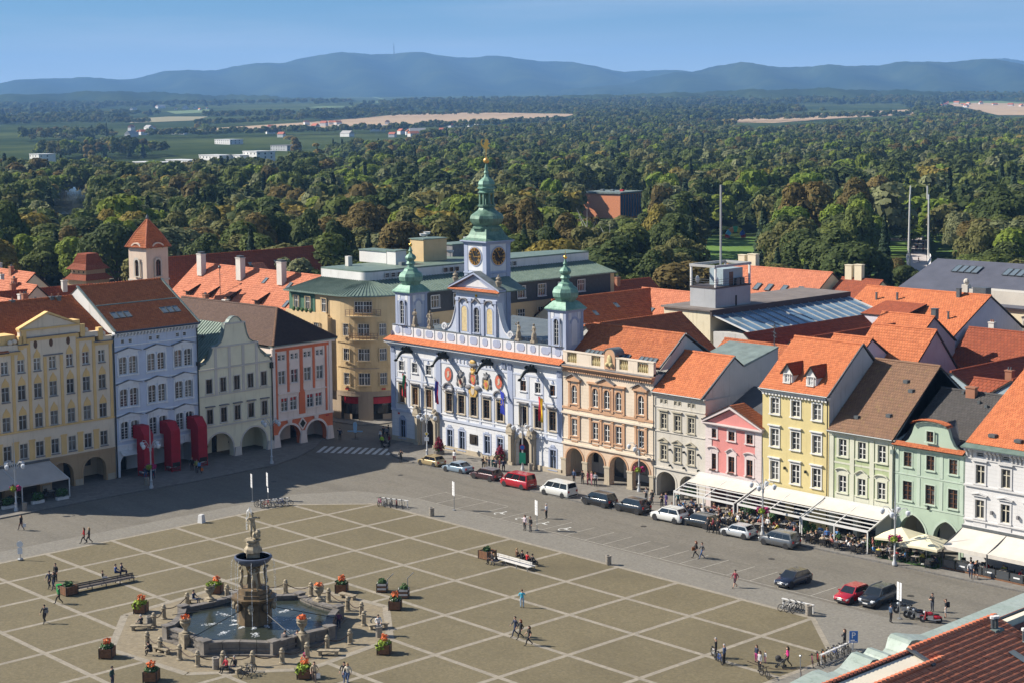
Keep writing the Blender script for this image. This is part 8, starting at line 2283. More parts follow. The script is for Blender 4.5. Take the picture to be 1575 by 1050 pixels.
for i in range(5):
 for j in range(2):seat_group(21.6+i*1.75,20.9+j*1.9+.3*(i%2),W1,4,4 if j==0 else 3,'back' if j else 'front')
for i in range(4):
 for j in range(2):seat_group(30.8+i*2.0,21.3+j*1.9,W2,4,3,'back' if j else 'front')
for i in range(4):
 for j in range(2):seat_group(39.8+i*1.95,21.2+j*1.9,W3,4,3,'back' if j else 'front')
for x,y,o_ in ((48.6,21.6,4),(50.6,21.7,3),(52.6,22.0,2),(54.3,21.9,1),(49.8,23.6,2),(53.4,24,0)):seat_group(x,y,W4,4,o_)
for x,y,o_ in ((57.0,23.6,1),(59.2,23.4,2),(61.6,23.5,1),(64,23.6,1),(66.2,23.6,0)):seat_group(x,y,W5,4,o_)
for u,v in ((2.0,-3.4),(4.6,-3.0),(7.4,-3.5),(9.3,-3.0)):
 p=S0+_se*u+Vector((-_se.y,_se.x,0))*v;seat_group(p.x,p.y,W6,4,0)
def potplant(x,y,h,w,label,kind='bush',pot=M_FSTL):
 r=thing('potted_shrub',label,'potted plant',(x,y,P_Z),random.random()*3,'potted shrubs on the terraces')
 MB().lathe([(.2,0),(.28,.4),(.3,.45),(.24,.45),(.2,.38)],8).build('pot',pot,r)
 sd=int(x*31+y*7)
 if kind=='cone':mb=leaves(160,0,0,.4+h*.5,w*.5,w*.5,h*.55,.09,seed=sd);mb.v=[(a*(1.25-.8*(c-.4)/h),b*(1.25-.8*(c-.4)/h),c)for a,b,c in mb.v]
 else:mb=leaves(170,0,0,.4+h*.5,w*.55,w*.55,h*.55,.11,seed=sd)
 mb.build('leaves',M_LEAFD if kind!='palm' else M_LEAFG,r,kind='stuff')
 MB().tube([(0,0,.4),(0,0,.4+h*.6)],.04,5).build('stem',M_WOODP,r)
for px,h,w,k,lab in (((1062,768),1.4,1.5,'bush','round dark shrub at the left end of the canopy before the pink house'),((1150,800),1.9,1.6,'bush','tall bushy shrub between the canopies of the pink and pale yellow houses'),((1189,812),1.8,.9,'bush','slim potted tree right of the magenta flower lamp'),((1238,828),1.7,.9,'bush','slim potted tree at the right end of the second canopy'),((1248,828),1.3,1.1,'bush','low shrub at the left end of the third canopy'),((1290,838),1.1,.8,'cone','clipped cone shrub in the middle of the third canopy'),((1336,849),1.3,.8,'cone','clipped cone shrub at the right post of the third canopy'),((1352,849),1.2,1.0,'bush','low shrub between third canopy and the lamp post'),((1360,840),1.2,1.0,'bush','low shrub behind the lamp post before the mint house')):
 p=G(*px,P_Z);potplant(p[0],p[1],h,w,lab,k)
for px,lab in (((13,781),'long trough of shrubs at the left edge before the ochre house'),((58,773),'small trough with a shrub under the ochre house awning'),((96,767),'trough with a wide shrub at the right end of the ochre house awning')):
 p=G(*px,P_Z);r=thing('shrub_trough',lab,'planter',p,S_RZ,'white troughs before the ochre house');MB().box(-.8,.8,-.25,.25,0,.35).build('trough',M_BENCHW,r);leaves(160,0,0,.85,.85,.5,.55,.12,seed=px[0]).build('leaves',M_LEAFD,r,kind='stuff')
for px,lab in (((675.5,697),'tall dark red flower pyramid beside the left town hall portal'),((769,711),'tall dark red flower pyramid beside the right town hall portal')):
 p=G(*px,P_Z);r=thing('flower_pyramid',lab,'flowers',p,0,'flower pyramids before the town hall')
 MB().lathe([(.7,0),(.75,.4),(.6,.45)],10).build('tub',M_FST,r)
 mb=leaves(420,0,0,1.35,.85,.85,1.15,.11,seed=px[1]);mb.v=[(a*(1.2-.32*c),b*(1.2-.32*c),c)for a,b,c in mb.v];mb.build('blossoms',plain('dark red blossoms',(.19,.012,.035),.85,var=.5,scale=8),r,kind='stuff')
 leaves(90,0,0,.9,.95,.95,.6,.1,seed=px[1]+1).build('leaves',M_LEAFD,r,kind='stuff')
FL={'wh':(.62,.62,.63),'bl':(.03,.06,.32),'rd':(.50,.02,.04),'yl':(.62,.40,.02),'gr':(.02,.22,.08),'eu':(.015,.03,.30)}
def flag(x,z,bands,label,stars=False):
 r=thing('flag',label,'flag',(x,W_Y-.1,z),0,'flags on the town hall')
 MB().tube([(0,0,-1.2),(0,-1.75,1.0)],.035,6).ball((0,-1.8,1.06),.08,6,5).build('pole',M_WHM,r)
 n_,m_=8,10
 for b,c in enumerate(bands):
  q=MB();nb=len(bands)
  for i in range(m_):
   for j in range(2):
    f0,f1=(b+j/2)/nb,(b+(j+1)/2)/nb
    def P(f,s):return ((f-.5)*.95*(1-.35*s)+.06*sin(9*f+5*s),-1.45+.16*sin(11*f+2*s)-.25*s*(1-f),.75-s*3.0-.35*f)
    s0_,s1_=i/m_,(i+1)/m_;q.quad(P(f0,s0_),P(f1,s0_),P(f1,s1_),P(f0,s1_))
  q.build('cloth' if nb==1 else 'cloth_band',plain('flag '+c,FL[c],.8),r,smooth=60)
 if stars:
  for k in range(12):
   a=2*PI*k/12;q=MB();pts=[]
   for i in range(10):rr=.075 if i%2==0 else.03;t=PI/2+i*PI/5;pts.append((.27*cos(a)+rr*cos(t),-.75+.42*sin(a)+rr*sin(t)))
   q.prism(pts,-1.72,-1.69);q.build('star',plain('flag yl',FL['yl'],.8),r)
flag(-32.0,9.4,['rd','gr','rd'],'red and green banner hanging at the left end of the town hall');flag(-25.1,9.3,['wh','bl','rd'],'white, blue and red banner hanging on the town hall');flag(-11.9,9.4,['eu'],'dark blue banner with ring of yellow stars on the town hall',True);flag(-4.75,9.4,['rd','yl'],'red and yellow banner hanging at the right end of the town hall')
for x,pose,lab in ((-32.0,'crossed','stone statue on the town hall parapet beside the left turret'),(-28.7,'hero','stone statue on the town hall parapet beside the left volute'),(-11.0,'shade','stone statue on the town hall parapet beside the right volute'),(-8.1,'relaxed','stone statue on the town hall parapet beside the right turret')):
 r=thing('parapet_statue',lab,'statue',(x,W_Y+.58,16.5),0,'statues on the town hall parapet');MB().cbox(0,0,0,.75,.7,.3).build('plinth',M_STONEFIG,r)
 person((0,0),pose,-90+(10 if x<-20 else -15),None,statue=M_STONEFIG,z=.28,scale=(1.5,1.5,1.22),parent=r,name='figure');MB().lathe([(.36,.3),(.36,.7),(.30,1.1),(.2,1.35)],9).build('robe',M_STONEFIG,r,smooth=60)
p=G(546.5,674);r=thing('blue_figure','pale blue cut-out figure with outstretched arms standing in the lane mouth','figure',p,.7)
MB().cbox(0,0,0,1.0,.7,.08).tube([(0,0,0),(0,0,.9)],.05,6).build('stand',M_ANTH,r)
MB().prism([(-.2,.9),(.2,.9),(.28,1.6),(.3,2.0),(.22,2.35),(0,2.48),(-.22,2.35),(-.3,2.0),(-.28,1.6)],-.06,.06).prism([(-1.1,1.02),(1.1,1.02),(1.1,1.2),(-1.1,1.2)],-.09,-.061).build('figure_board',plain('pale blue paint',(.28,.42,.55),.6),r)
def rack(a,b,label,h=.85):
 a,b=Vector((a[0],a[1],0)),Vector((b[0],b[1],0));L_=(b-a).length;r=thing('bicycle_rack',label,'bicycle rack',a,math.atan2((b-a).y,(b-a).x),'white bicycle racks')
 MB().bar((0,0,h),(L_,0,h),.22,.08).build('top_rail',M_WHM,r)
 for x in (.1,L_-.1):MB().bar((x,0,0),(x,0,h),.08).build('post',M_WHM,r)
 q=MB();n_=int(L_/.35)
 for i in range(n_):x=.2+(L_-.4)*i/max(1,n_-1);q.bar((x,-.45,.06),(x,.45,.06),.03);q.bar((x,.1,.06),(x,.1,h-.2),.03)
 q.bar((0,-.45,.06),(L_,-.45,.06),.05);q.build('wheel_slots',M_STEEL,r,kind='stuff')
rack((-15.6,-11.4),(-14.3,-8.2),'white bicycle rack behind the fountain statue');rack((-6.4,-.2),(-3.0,1.0),'white bicycle rack at the square corner before the town hall');rack(G(1203,933),G(1252,944),'white bicycle rack near the dark blue hatchback');rack(G(1262,1022),G(1312,999),'long white bicycle rack beside the parking sign')
M_TYRE=plain('tyre rubber',(0.018,0.018,0.019),0.8)
def bike_mesh():
 fr,wh,bl=MB(),MB(),MB()
 for x in (-.52,.52):
  n_=16
  for k in range(n_):
   a0,a1=2*PI*k/n_,2*PI*(k+1)/n_;wh.bar((x+.33*cos(a0),0,.34+.33*sin(a0)),(x+.33*cos(a1),0,.34+.33*sin(a1)),.045)
  for k in range(6):a0=PI*k/6;wh.bar((x+.31*cos(a0),0,.34+.31*sin(a0)),(x-.31*cos(a0),0,.34-.31*sin(a0)),.010)
 T=lambda a,b,w=.04:fr.bar(a,b,w)
 T((-.05,0,.30),(-.18,0,.82));T((-.05,0,.30),(.40,0,.72));T((-.17,0,.76),(.38,0,.80));T((-.52,0,.34),(-.05,0,.30),.03);T((-.52,0,.34),(-.17,0,.76),.03);T((.52,0,.34),(.38,0,.95),.035)
 bl.bar((.36,-.27,1.0),(.36,.27,1.0),.035);bl.bar((.38,0,.92),(.36,0,1.0),.03);bl.bar((-.32,0,.92),(-.06,0,.92),.15,.05);bl.bar((-.18,0,.82),(-.19,0,.92),.03);bl.bar((-.05,-.15,.30),(-.05,.15,.30),.04)
 return fr.mesh('bicycle frame',M_BLACK),wh.mesh('bicycle wheels',M_TYRE),bl.mesh('bars and saddle',M_TYRE)
BK=bike_mesh()
BCOL={'black':(.02,.02,.022),'white':(.55,.54,.53),'pink':(.55,.06,.22),'red':(.40,.02,.03),'blue':(.04,.10,.35),'silver':(.3,.31,.32),'orange':(.5,.14,.02)}
def bike(p,ang,c,label,lean=.08,group='parked bicycles'):
 r=thing('bicycle',label,'bicycle',(p[0],p[1],.02),R(ang),group);r.rotation_euler=(lean,0,R(ang))
 o=link('frame',BK[0],r);o.material_slots[0].link='OBJECT';o.material_slots[0].material=plain('bicycle '+c,BCOL[c],.35);link('wheels',BK[1],r);link('handlebar_and_saddle',BK[2],r)
for i,c in enumerate(('black','red','white','blue','silver')):bike((-15.6+i*.33+.1,-11.5+i*.75),10+6*i,c,'%s bicycle in the rack behind the fountain statue'%c)
for i,c in enumerate(('pink','white','silver','red','black')):bike((-6.3+i*.72,-.55+i*.25),-60+5*i,c,'%s bicycle in the rack before the town hall'%c)
for i,c in enumerate(('silver','white','black')):p=G(1208+i*9,938+i*1.5);bike(p,70+5*i,c,'%s bicycle in the rack near the dark blue hatchback'%c)
for i,c in enumerate(('pink','red','orange','silver','blue','white','black')):p=G(1250+i*8.6,1023-i*3.4);bike(p,-50+4*i,c,'%s bicycle in the rack beside the parking sign'%c)
for i,(px,a,c,lab)in enumerate((((1098,1011),-35,'white','white bicycle held by a man in dark clothes'),((1107,1019),-30,'blue','blue bicycle held by a man in a blue jacket'),((1176,1041),-20,'black','black bicycle held by a person in grey'),((378,1040),-80,'black','black bicycle parked before the couple at the fountain'),((386,1036),-70,'silver','silver bicycle parked before the couple at the fountain'))):bike(G(*px),a,c,lab,group='bicycles on the square')
p=G(1231,1045);r=thing('chain_barrier','low chain hung between slim posts before the wavy gable','chain barrier',p,0)
MB().tube([(0,0,0),(0,0,2.0)],.04,6).ball((0,0,2.0),.12,6,5).build('post',M_STEEL,r)
for k,(dx,dy)in enumerate(((-4.2,-1.6),(3.0,-3.2))):MB().tube([(dx*f,dy*f,.95-.35*sin(PI*f))for f in [i/8 for i in range(9)]],.03,5).build('chain',M_CHAIN,r)
# VEHICLES
M_CGL=plain('car glass',(0.012,0.015,0.018),0.05,spec=.7)
M_RIM=plain('alloy rim',(0.36,0.37,0.38),0.35,0.7)
M_TRIM=plain('black plastic trim',(0.02,0.02,0.021),0.6)
M_HL=plain('headlight glass',(0.55,0.58,0.6),0.1,spec=.8)
M_TL=plain('tail light',(0.35,0.01,0.012),0.2,spec=.7)
M_PLATE=plain('number plate',(0.6,0.6,0.58),0.5)
def carpaint(name,c):
 m=plain('car paint '+name,c,0.25,0.25 if name not in ('white','red')else 0.0,0.6);b=m.node_tree.nodes['Principled BSDF'];b.inputs['Coat Weight'].default_value=.6;b.inputs['Coat Roughness'].default_value=.06;return m
SHAPES={'hatch':(4.1,1.74,1.46,.78,.92,.24,.42,.84,.95,.95),'sedan':(4.55,1.78,1.44,.76,.92,.26,.42,.72,.87,.98),'estate':(4.65,1.8,1.50,.78,.94,.25,.41,.88,.965,.98),'van':(4.85,1.92,1.90,1.0,1.12,.14,.30,.955,.99,1.10),'suv':(4.5,1.86,1.68,.95,1.06,.24,.39,.86,.965,1.08),'mpv':(4.5,1.83,1.66,.90,1.02,.18,.37,.90,.975,1.04)}
def car_meshes(kind):
 L,W,H,hb,bl,a,b,c,d,tl=SHAPES[kind]
 xs=[0,.02,.06,.14,a,.5,c,d,.985,1.0]
 top=[.55,.66,hb-.06,hb,hb+.1,bl,bl+.01,tl,tl-.08,.62]
 hw=[.36,.42,.47,.49,.5,.5,.5,.485,.46,.42]
 lo=[.30,.24,.20,.19,.19,.19,.19,.2,.26,.34]
 body_=MB();rings=[]
 for x,t,w,l in zip(xs,top,hw,lo):
  X=(x-.5)*L;w*=W
  rings.append([(X,-w*.90,l),(X,-w,l+.14),(X,-w*1.0,(l+t)/2),(X,-w*.975,t-.05),(X,-w*.90,t),(X,w*.90,t),(X,w*.975,t-.05),(X,w,(l+t)/2),(X,w,l+.14),(X,w*.90,l)])
 n_=10;vs=[p for r in rings for p in r];fs=[]
 for i in range(len(rings)-1):
  for k in range(n_):fs.append((i*n_+k,i*n_+(k+1)%n_,(i+1)*n_+(k+1)%n_,(i+1)*n_+k))
 fs+=[tuple(range(n_-1,-1,-1)),tuple((len(rings)-1)*n_+k for k in range(n_))]
 body_.add(vs,fs)
 X=lambda f:(f-.5)*L
 cab=MB();wb,wt=W*.475,W*.385;zb0,zb1,zb2=hb+.08,bl-.02,tl-.04
 pts=lambda s:[(X(a),s*wb,zb0),(X(b),s*wt,H-.03),(X((b+c)/2),s*wt,H),(X(c),s*wt,H-.03),(X(d),s*wb*.97,zb2)]
 l_,r_=pts(-1),pts(1);base=[(X(a),-wb,zb0-.1),(X(d),-wb*.97,zb2-.1),(X(d),wb*.97,zb2-.1),(X(a),wb,zb0-.1)]
 cab.add(l_+r_,[(0,5,6,1),(1,6,7,2),(2,7,8,3),(3,8,9,4),(0,1,2,3,4),(9,8,7,6,5)])
 gl={}
 def lerp(p,q,t):return tuple(p[i]+(q[i]-p[i])*t for i in range(3))
 def off(pl,n,e=.012):return [tuple(p[i]+n[i]*e for i in range(3))for p in pl]
 def quadglass(p0,p1,p2,p3,u0,u1,v0,v1):
  f=lambda u,v:lerp(lerp(p0,p1,u),lerp(p3,p2,u),v);pl=[f(u0,v0),f(u1,v0),f(u1,v1),f(u0,v1)]
  A,B,C=Vector(pl[0]),Vector(pl[1]),Vector(pl[3]);n=(B-A).cross(C-A).normalized();ctr=Vector((0,0,.8));
  if n.dot(A-ctr)<0:n=-n
  return MB().add(off(pl,n),[(0,1,2,3)])
 gl['windscreen']=quadglass(l_[0],r_[0],r_[1],l_[1],.06,.94,.08,.94)
 gl['rear_window']=quadglass(l_[4],r_[4],r_[3],l_[3],.08,.92,.28 if kind not in ('sedan',)else.1,.92)
 sides=[]
 for s,P in ((-1,l_),(1,r_)):
  tops=P[1],P[3]
  nb=3 if kind in ('van','estate','mpv')else 2
  za=bl+.04;zt=H-.13
  def edge(z,fwd):
   A,B=(P[0],P[1])if fwd else (P[4],P[3]);t=(z-A[2])/(B[2]-A[2]);return lerp(A,B,max(0,min(1,t)))
  f0,f1,r0,r1=edge(za,True),edge(zt,True),edge(za,False),edge(zt,False)
  f0=(f0[0]+.16,f0[1],f0[2]);f1=(f1[0]+.10,f1[1],f1[2]);r0=(r0[0]-.16,r0[1],r0[2]);r1=(r1[0]-.12,r1[1],r1[2])
  for i in range(nb):sides.append(quadglass(f0,r0,r1,f1,i/nb+.012,(i+1)/nb-.012,0,1))
 wheels_x=(X(.195),X(.81));wr=.33 if kind not in ('suv','van')else.36
 return dict(body=body_,cabin=cab,gl=gl,sides=sides,wx=wheels_x,wr=wr,L=L,W=W,H=H,hb=hb,bl=bl,tl=tl,X=X,d=d,c=c,b=b)
CARC={}
def car(loc,ang,kind,cname,c,label,group,z=0.0):
 """ang: direction of the nose, degrees ccw from +x"""
 if kind not in CARC:
  K=car_meshes(kind);K['m']={'body':K['body'].mesh('car body',M_TRIM,smooth=70),'cabin':K['cabin'].mesh('car roof',M_TRIM,smooth=25)}
  for k,v in K['gl'].items():K['m'][k]=v.mesh(k,M_CGL)
  K['ms']=[s.mesh('side window',M_CGL)for s in K['sides']]
  r=K['wr']
  t=MB();t.lathe([(r-.11,-.11),(r-.02,-.11),(r,-.07),(r,.07),(r-.02,.11),(r-.11,.11)],20);K['mt']=t.mesh('tyre',M_TYRE,smooth=40)
  t=MB();t.lathe([(.05,-.095),(r-.11,-.10),(r-.11,.10),(.05,.095)],16)
  K['mr']=t.mesh('rim',M_RIM,smooth=30);K['arch']=MB().lathe([(r+.06,-.09),(r+.06,.12),(.01,.12)],16).mesh('wheel arch',M_TRIM)
  CARC[kind]=K
 K=CARC[kind];pm=carpaint(cname,c)
 o=thing('parked_car',label,'van' if kind=='van' else 'car',(loc[0],loc[1],z),R(ang+180),group)
 for nm in ('body','cabin'):
  b=link('bodywork' if nm=='body' else 'roof',K['m'][nm],o);b.material_slots[0].link='OBJECT';b.material_slots[0].material=pm
 for nm in ('windscreen','rear_window'):link(nm,K['m'][nm],o)
 for m_ in K['ms']:link('side_window',m_,o)
 W2=K['W']/2
 for x in K['wx']:
  for s in (-1,1):
   w=link('tyre',K['mt'],o,(x,s*(W2-.10),K['wr']));w.rotation_euler=(PI/2,0,0);q=link('rim',K['mr'],w,(0,0,0),scale=(1,1,1.08))
   w2=link('wheel_arch',K['arch'],o,(x,s*(W2-.125),K['wr']+.02));w2.rotation_euler=(PI/2,0,0)
   for k in range(5):pass
 X,hb,L=K['X'],K['hb'],K['L']
 for s in (-1,1):
  MB().add([(X(.012),s*W2*.52,hb-.22),(X(.012),s*W2*.84,hb-.20),(X(.055),s*W2*.95,hb-.13),(X(.06),s*W2*.6,hb-.10),(X(.012),s*W2*.52,hb-.33),(X(.012),s*W2*.84,hb-.32),(X(.055),s*W2*.965,hb-.27)],[(0,1,2,3),(4,5,1,0),(5,6,2,1)]).build('headlight',M_HL,o)
  MB().box(X(.975),X(1.0)+.012,s*W2*.74-.12,s*W2*.74+.12,K['tl']-.34,K['tl']-.10).build('tail_light',M_TL,o)
  MB().cbox(X(.30)if kind!='van' else X(.2),s*(W2+.07),K['bl']+.02,.14,.18,.13).build('mirror',pm,o)
  if kind in ('estate','suv','mpv'):MB().bar((X(K['b']+.03),s*K['W']*.36,K['H']+.02),(X(K['c']),s*K['W']*.36,K['H']+.01),.035,.05).build('roof_rail',M_STEEL,o)
 MB().box(X(0)-.012,X(.02),-W2*.45,W2*.45,hb-.30,hb-.18).build('grille',M_TRIM,o)
 MB().box(X(0)-.025,X(.02),-W2*.72,W2*.72,.26,.42).build('bumper',M_TRIM,o);MB().box(X(.98),X(1.0)+.015,-W2*.78,W2*.78,.30,.46).build('bumper',M_TRIM,o)
 MB().box(X(0)-.035,X(0)-.02,-.26,.26,.44,.55).build('number_plate',M_PLATE,o);MB().box(X(1.0)+.015,X(1.0)+.03,-.26,.26,.62,.73).build('number_plate',M_PLATE,o)
 return o
GK='cars parked along the west kerb'
for px,kd,cn,c,lab in [((664,715),'hatch','gold',(.36,.28,.15),'pale gold hatchback, first car in the kerb row before the town hall'),((704.5,725),'sedan','ice blue',(.20,.27,.34),'ice blue saloon behind the gold hatchback'),((748.5,736),'estate','aubergine',(.055,.022,.025),'dark aubergine estate car before the town hall'),((797,748),'van','red',(.33,.008,.018),'red passenger van before the right town hall portal'),((859,761),'van','white',(.56,.56,.53),'white passenger van before the peach house'),((922,776),'mpv','black',(.018,.02,.023),'black people carrier behind the white van'),((973,786),'suv','black',(.018,.02,.023),'black estate with open side before the narrow white house'),((1030,800),'suv','white',(.56,.56,.53),'white crossover car before the pink house'),((1076,808),'estate','charcoal',(.025,.027,.028),'charcoal estate behind the white crossover'),((1136,824),'hatch','silver',(.42,.43,.43),'silver hatchback before the pale yellow house'),((1199,838),'mpv','grey',(.10,.105,.11),'grey people carrier, last car of the kerb row')]:
 p=G(*px);y=p[1]
 car((p[0],p[1]-.05),180+(2 if px[0]<1000 else 3),kd,cn,c,lab,GK)
GB='cars parked in the bays'
for px,kd,cn,c,lab,a in [((1220,898),'hatch','navy',(.012,.016,.032),'dark navy hatchback alone in the parking bays',-92),((1311,922),'hatch','red',(.33,.008,.018),'red hatchback beside the black off-road car',-90),((1351,927),'suv','black',(.018,.02,.023),'black off-road car beside the red hatchback',-88)]:
 p=G(*px);car((p[0],p[1]),a,kd,cn,c,lab,GB)
def motorbike(px,ang,c,label,scooter=False):
 p=G(*px);r=thing('motorcycle',label,'scooter' if scooter else 'motorcycle',(p[0],p[1],0),R(ang),'motorcycles parked by the sign');r.rotation_euler=(.12,0,R(ang))
 pm=carpaint('moto '+label[:6],c)
 for x in (-.68,.72):
  w=MB();w.lathe([(.18,-.06),(.30,-.07),(.32,0),(.30,.07),(.18,.06)],16);o=w.build('wheel',M_TYRE,r,(x,0,.32),smooth=40);o.rotation_euler=(PI/2,0,0)
  w=MB();w.lathe([(.03,-.07),(.17,-.05),(.17,.05),(.03,.07)],10);w.build('rim',M_RIM,o)
 MB().ball((.12,0,.82),.24,10,7,(1.5,.75,.75)).build('tank',pm,r,smooth=60)
 MB().ball((-.38,0,.78),.22,8,6,(1.7,.75,.4)).build('saddle',M_TRIM,r,smooth=60)
 MB().cbox(.05,0,.28,.48,.36,.38).tube([(.1,.2,.3),(-.3,.22,.28),(-.85,.22,.36)],.05,7).tube([(.1,-.2,.3),(-.3,-.22,.28),(-.85,-.22,.36)],.05,7).build('engine',M_STEEL,r,kind='stuff')
 MB().bar((.72,-.1,.32),(.45,-.1,.98),.05).bar((.72,.1,.32),(.45,.1,.98),.05).bar((.40,-.36,1.06),(.40,.36,1.06),.04).build('fork',M_STEEL,r,kind='stuff')
 MB().ball((.58,0,.92),.12,8,6).build('headlight',M_HL,r);MB().prism([(.45,.62),(.9,.66),(1.02,.5),(.9,.6),(.5,.56)],-.08,.08).prism([(-1.0,.5),(-.9,.64),(-.5,.68),(-.5,.62),(-.85,.58)],-.09,.09).build('mudguard',pm,r,kind='stuff')
 if scooter:MB().prism([(.62,.3),(.5,1.0),(.42,1.0),(.5,.3)],-.2,.2).ball((-.5,0,.55),.26,8,6,(1.6,.9,.8)).build('leg_shield',pm,r,kind='stuff')
for a in (((1391,943),215,(.02,.02,.022),'black motorcycle nearest the black off-road car'),((1407,950),215,(.02,.02,.022),'black motorcycle with bright chrome in the middle'),((1415,953),212,(.03,.03,.035),'dark motorcycle left of the red scooter')):motorbike(*a)
motorbike((1432,957),212,(.42,.015,.025),'red scooter at the right end of the motorcycles',True)
def pram(px,ang,c,label):
 p=G(*px);r=thing('pram',label,'pram',(p[0],p[1],0),R(ang),'prams')
 MB().prism([(-.3,.5),(.35,.55),(.42,.75),(-.4,.7)],-.2,.2).build('seat',M_TRIM,r);MB().ball((.22,0,.78),.28,8,6,(1,.8,.9)).build('hood',plain('pram cloth',c,.8),r,smooth=60)
 for x in (-.3,.3):
  for s in (-.24,.24):w=MB();w.lathe([(.04,-.02),(.13,-.03),(.13,.03),(.04,.02)],10);o=w.build('wheel',M_TYRE,r,(x,s,.13));o.rotation_euler=(PI/2,0,0)
 for s in (-.2,.2):MB().bar((.3,s,.13),(-.45,s,1.0),.03).bar((-.3,s,.13),(.3,s,.6),.03).build('frame_side',M_STEEL,r)
 MB().bar((-.45,-.2,1.0),(-.45,.2,1.0),.04).build('handle',M_TRIM,r)
pram((1201,1026),200,(.02,.02,.022),'dark pram pushed by the woman in pink');pram((594,687),250,(.15,.17,.2),'grey pram among the group at the zebra crossing')
# PEOPLE ON THE SQUARE
def pp(px,*a,**k):
 on=k.pop('on',0);p=G(px[0],px[1],on);return person((p[0],p[1]),*a,z=on,**k)
def hand_item(o,name,m,kind):
 q=MB()
 if kind=='bag':q.box(-.16,.16,-.06,.06,-.42,-.05);q.bar((-.1,0,-.05),(0,0,.08),.015);q.bar((.1,0,-.05),(0,0,.08),.015)
 if kind=='pack':q.box(-.16,.16,-.09,.09,-.24,.24)
 return q
def carry(px,label,m,kind,dx,dy,z,on=0):
 p=G(px[0],px[1],on);q=hand_item(None,None,m,kind);t=q.build('bag' if kind=='bag' else 'backpack',m,None,(p[0]+dx,p[1]+dy,z+on),1.0);tag(t,label,'bag')
C2=cloth
pp((33,815),'walk',200,'person in black walking on the road at the left edge, white bag in hand',BLK,(.08,.04,.04),'brown',True,True);carry((33,815),'white bag carried by the walker in black at the left edge',C2(WHT),'bag',.15,.3,.8)
pp((129.6,835),'walk',230,'person in red jacket walking beside a companion in black',RED,BLK,'brown',True,True);pp((137.4,835),'walk',230,'person in black walking beside the red jacket',BLK,BLK,'blond',True,True)
pp((76.4,904),'walk',300,'leftmost of three people in dark clothes near the planter',NAVY,BLK,'dark');pp((83,906),'walk',290,'middle one of three people in dark clothes near the planter',BLK,NAVY,'brown',True,True);pp((86,893),'stand',280,'tallest of three people in dark clothes, furthest back',BLK,BLK,'dark',scale=1.04)
pp((91,928),'walk',220,'person with green sleeves running past the brown planter',(.02,.16,.05),BLK,'dark');pp((69,958),'walk',300,'person in black with backpack walking in the lower left',BLK,BLK,'dark');carry((69,958),'dark backpack on the walker in the lower left',C2(GRY),'pack',.12,.12,1.25)
pp((158,893),'sit',60,'child in dark top sitting on the long dark bench',BLK,WHT,'brown',scale=.85,on=.0);pp((178,886),'sit',45,'person in blue sitting on the far side of the dark bench',(.03,.07,.22),NAVY,'dark');pp((187,884),'sit',45,'person in navy sitting at the right end of the dark bench',NAVY,NAVY,'dark')
pp((217,966),'sit',190,'man in grey jacket sitting on the stone bench left of the fountain',(.06,.065,.07),(.08,.07,.06),'grey');pp((233,1008),'sitlean',200,'person in black sitting bent over on the lower left stone bench',BLK,BLK,'dark');pp((298,927),'sit',30,'man in dark blue sitting behind the fountain',NAVY,DEN,'dark')
pp((173,1056),'stand',30,'person in dark green jacket cut off by the bottom edge',(.02,.05,.045),NAVY,'dark')
pp((348.5,1032),'sit',270,'elderly person in red jacket sitting before the fountain',(.30,.015,.03),BLK,'grey');pp((361,1031),'sit',290,'elderly person in black sitting beside the red jacket',BLK,NAVY,'grey')
pp((434,1000),'lean',110,'man in grey brown jacket leaning on the basin wall',(.10,.085,.08),BLK,'dark');pp((453.5,997),'lean',110,'child in navy leaning over the basin wall',NAVY,BLK,'brown',scale=.92);pp((521,966),'stand',150,'child in navy and red standing at the right rim of the basin',(.10,.03,.08),NAVY,'brown',scale=.9)
pp((582,966),'sit',330,'person in white top sitting on the stone bench right of the fountain',WHT,GRY,'dark')
pp((483.7,1049),'walk',320,'woman in beige coat walking with a white paper bag',BEI,(.10,.07,.06),'brown',True,True);carry((483.7,1049),'white paper bag carried by the woman in beige',C2(WHT),'bag',.35,.15,.85)
pp((529.6,1049),'walk',300,'man in black walking close beside a woman in cream',BLK,DEN,'dark');pp((535,1051),'walk',300,'woman in cream jacket walking close beside a man in black',(.5,.45,.36),DEN,'blond',True,True)
pp((803,934),'phone',130,'person in turquoise hoodie and pale blue trousers standing alone',TURQ,(.30,.42,.55),'brown')
pp((792.7,978.5),'walk',250,'tall man in navy walking at the left of three',NAVY,NAVY,'dark',scale=1.05);pp((801,982),'walk',250,'person in black with long red hair in the middle of three walkers',BLK,BLK,'red',True,True);pp((814,992),'walk',240,'woman in black with long hair at the right of three walkers',BLK,BLK,'brown',True,True,arms='bare')
pp((757,866),'sit',255,'person in black sitting on the white bench beside the planter',BLK,BLK,'brown',True,True);pp((765,868),'sitlean',250,'person in black bent forward on the white bench',BLK,NAVY,'blond',True,True)
for i,(px,c,h,lab)in enumerate((((795,861),BRN,'blond','blond person sitting on the far side of the white bench'),((803,864),BLK,'dark','person in black on the far side of the white bench'),((811,867),RED,'dark','person in red on the far side of the white bench'),((819,870),BLK,'dark','person in black at the right end of the white bench'))):pp(px,'sit',80,lab,c,BLK,h)
pp((1070.6,857),'walk',230,'woman in black carrying a brown bag, left of a couple on the road',BLK,BLK,'red',True,True);carry((1070.6,857),'brown shoulder bag of the woman on the road',C2((.25,.09,.03)),'bag',-.28,-.1,1.15);pp((1080,859),'walk',240,'man in grey and jeans, right of a couple on the road',(.08,.08,.085),DEN,'dark')
pp((1131,903),'walk',260,'man in burgundy top and dark shorts walking at the parking bays',(.18,.02,.04),(.05,.02,.03),'dark',legs='bare')
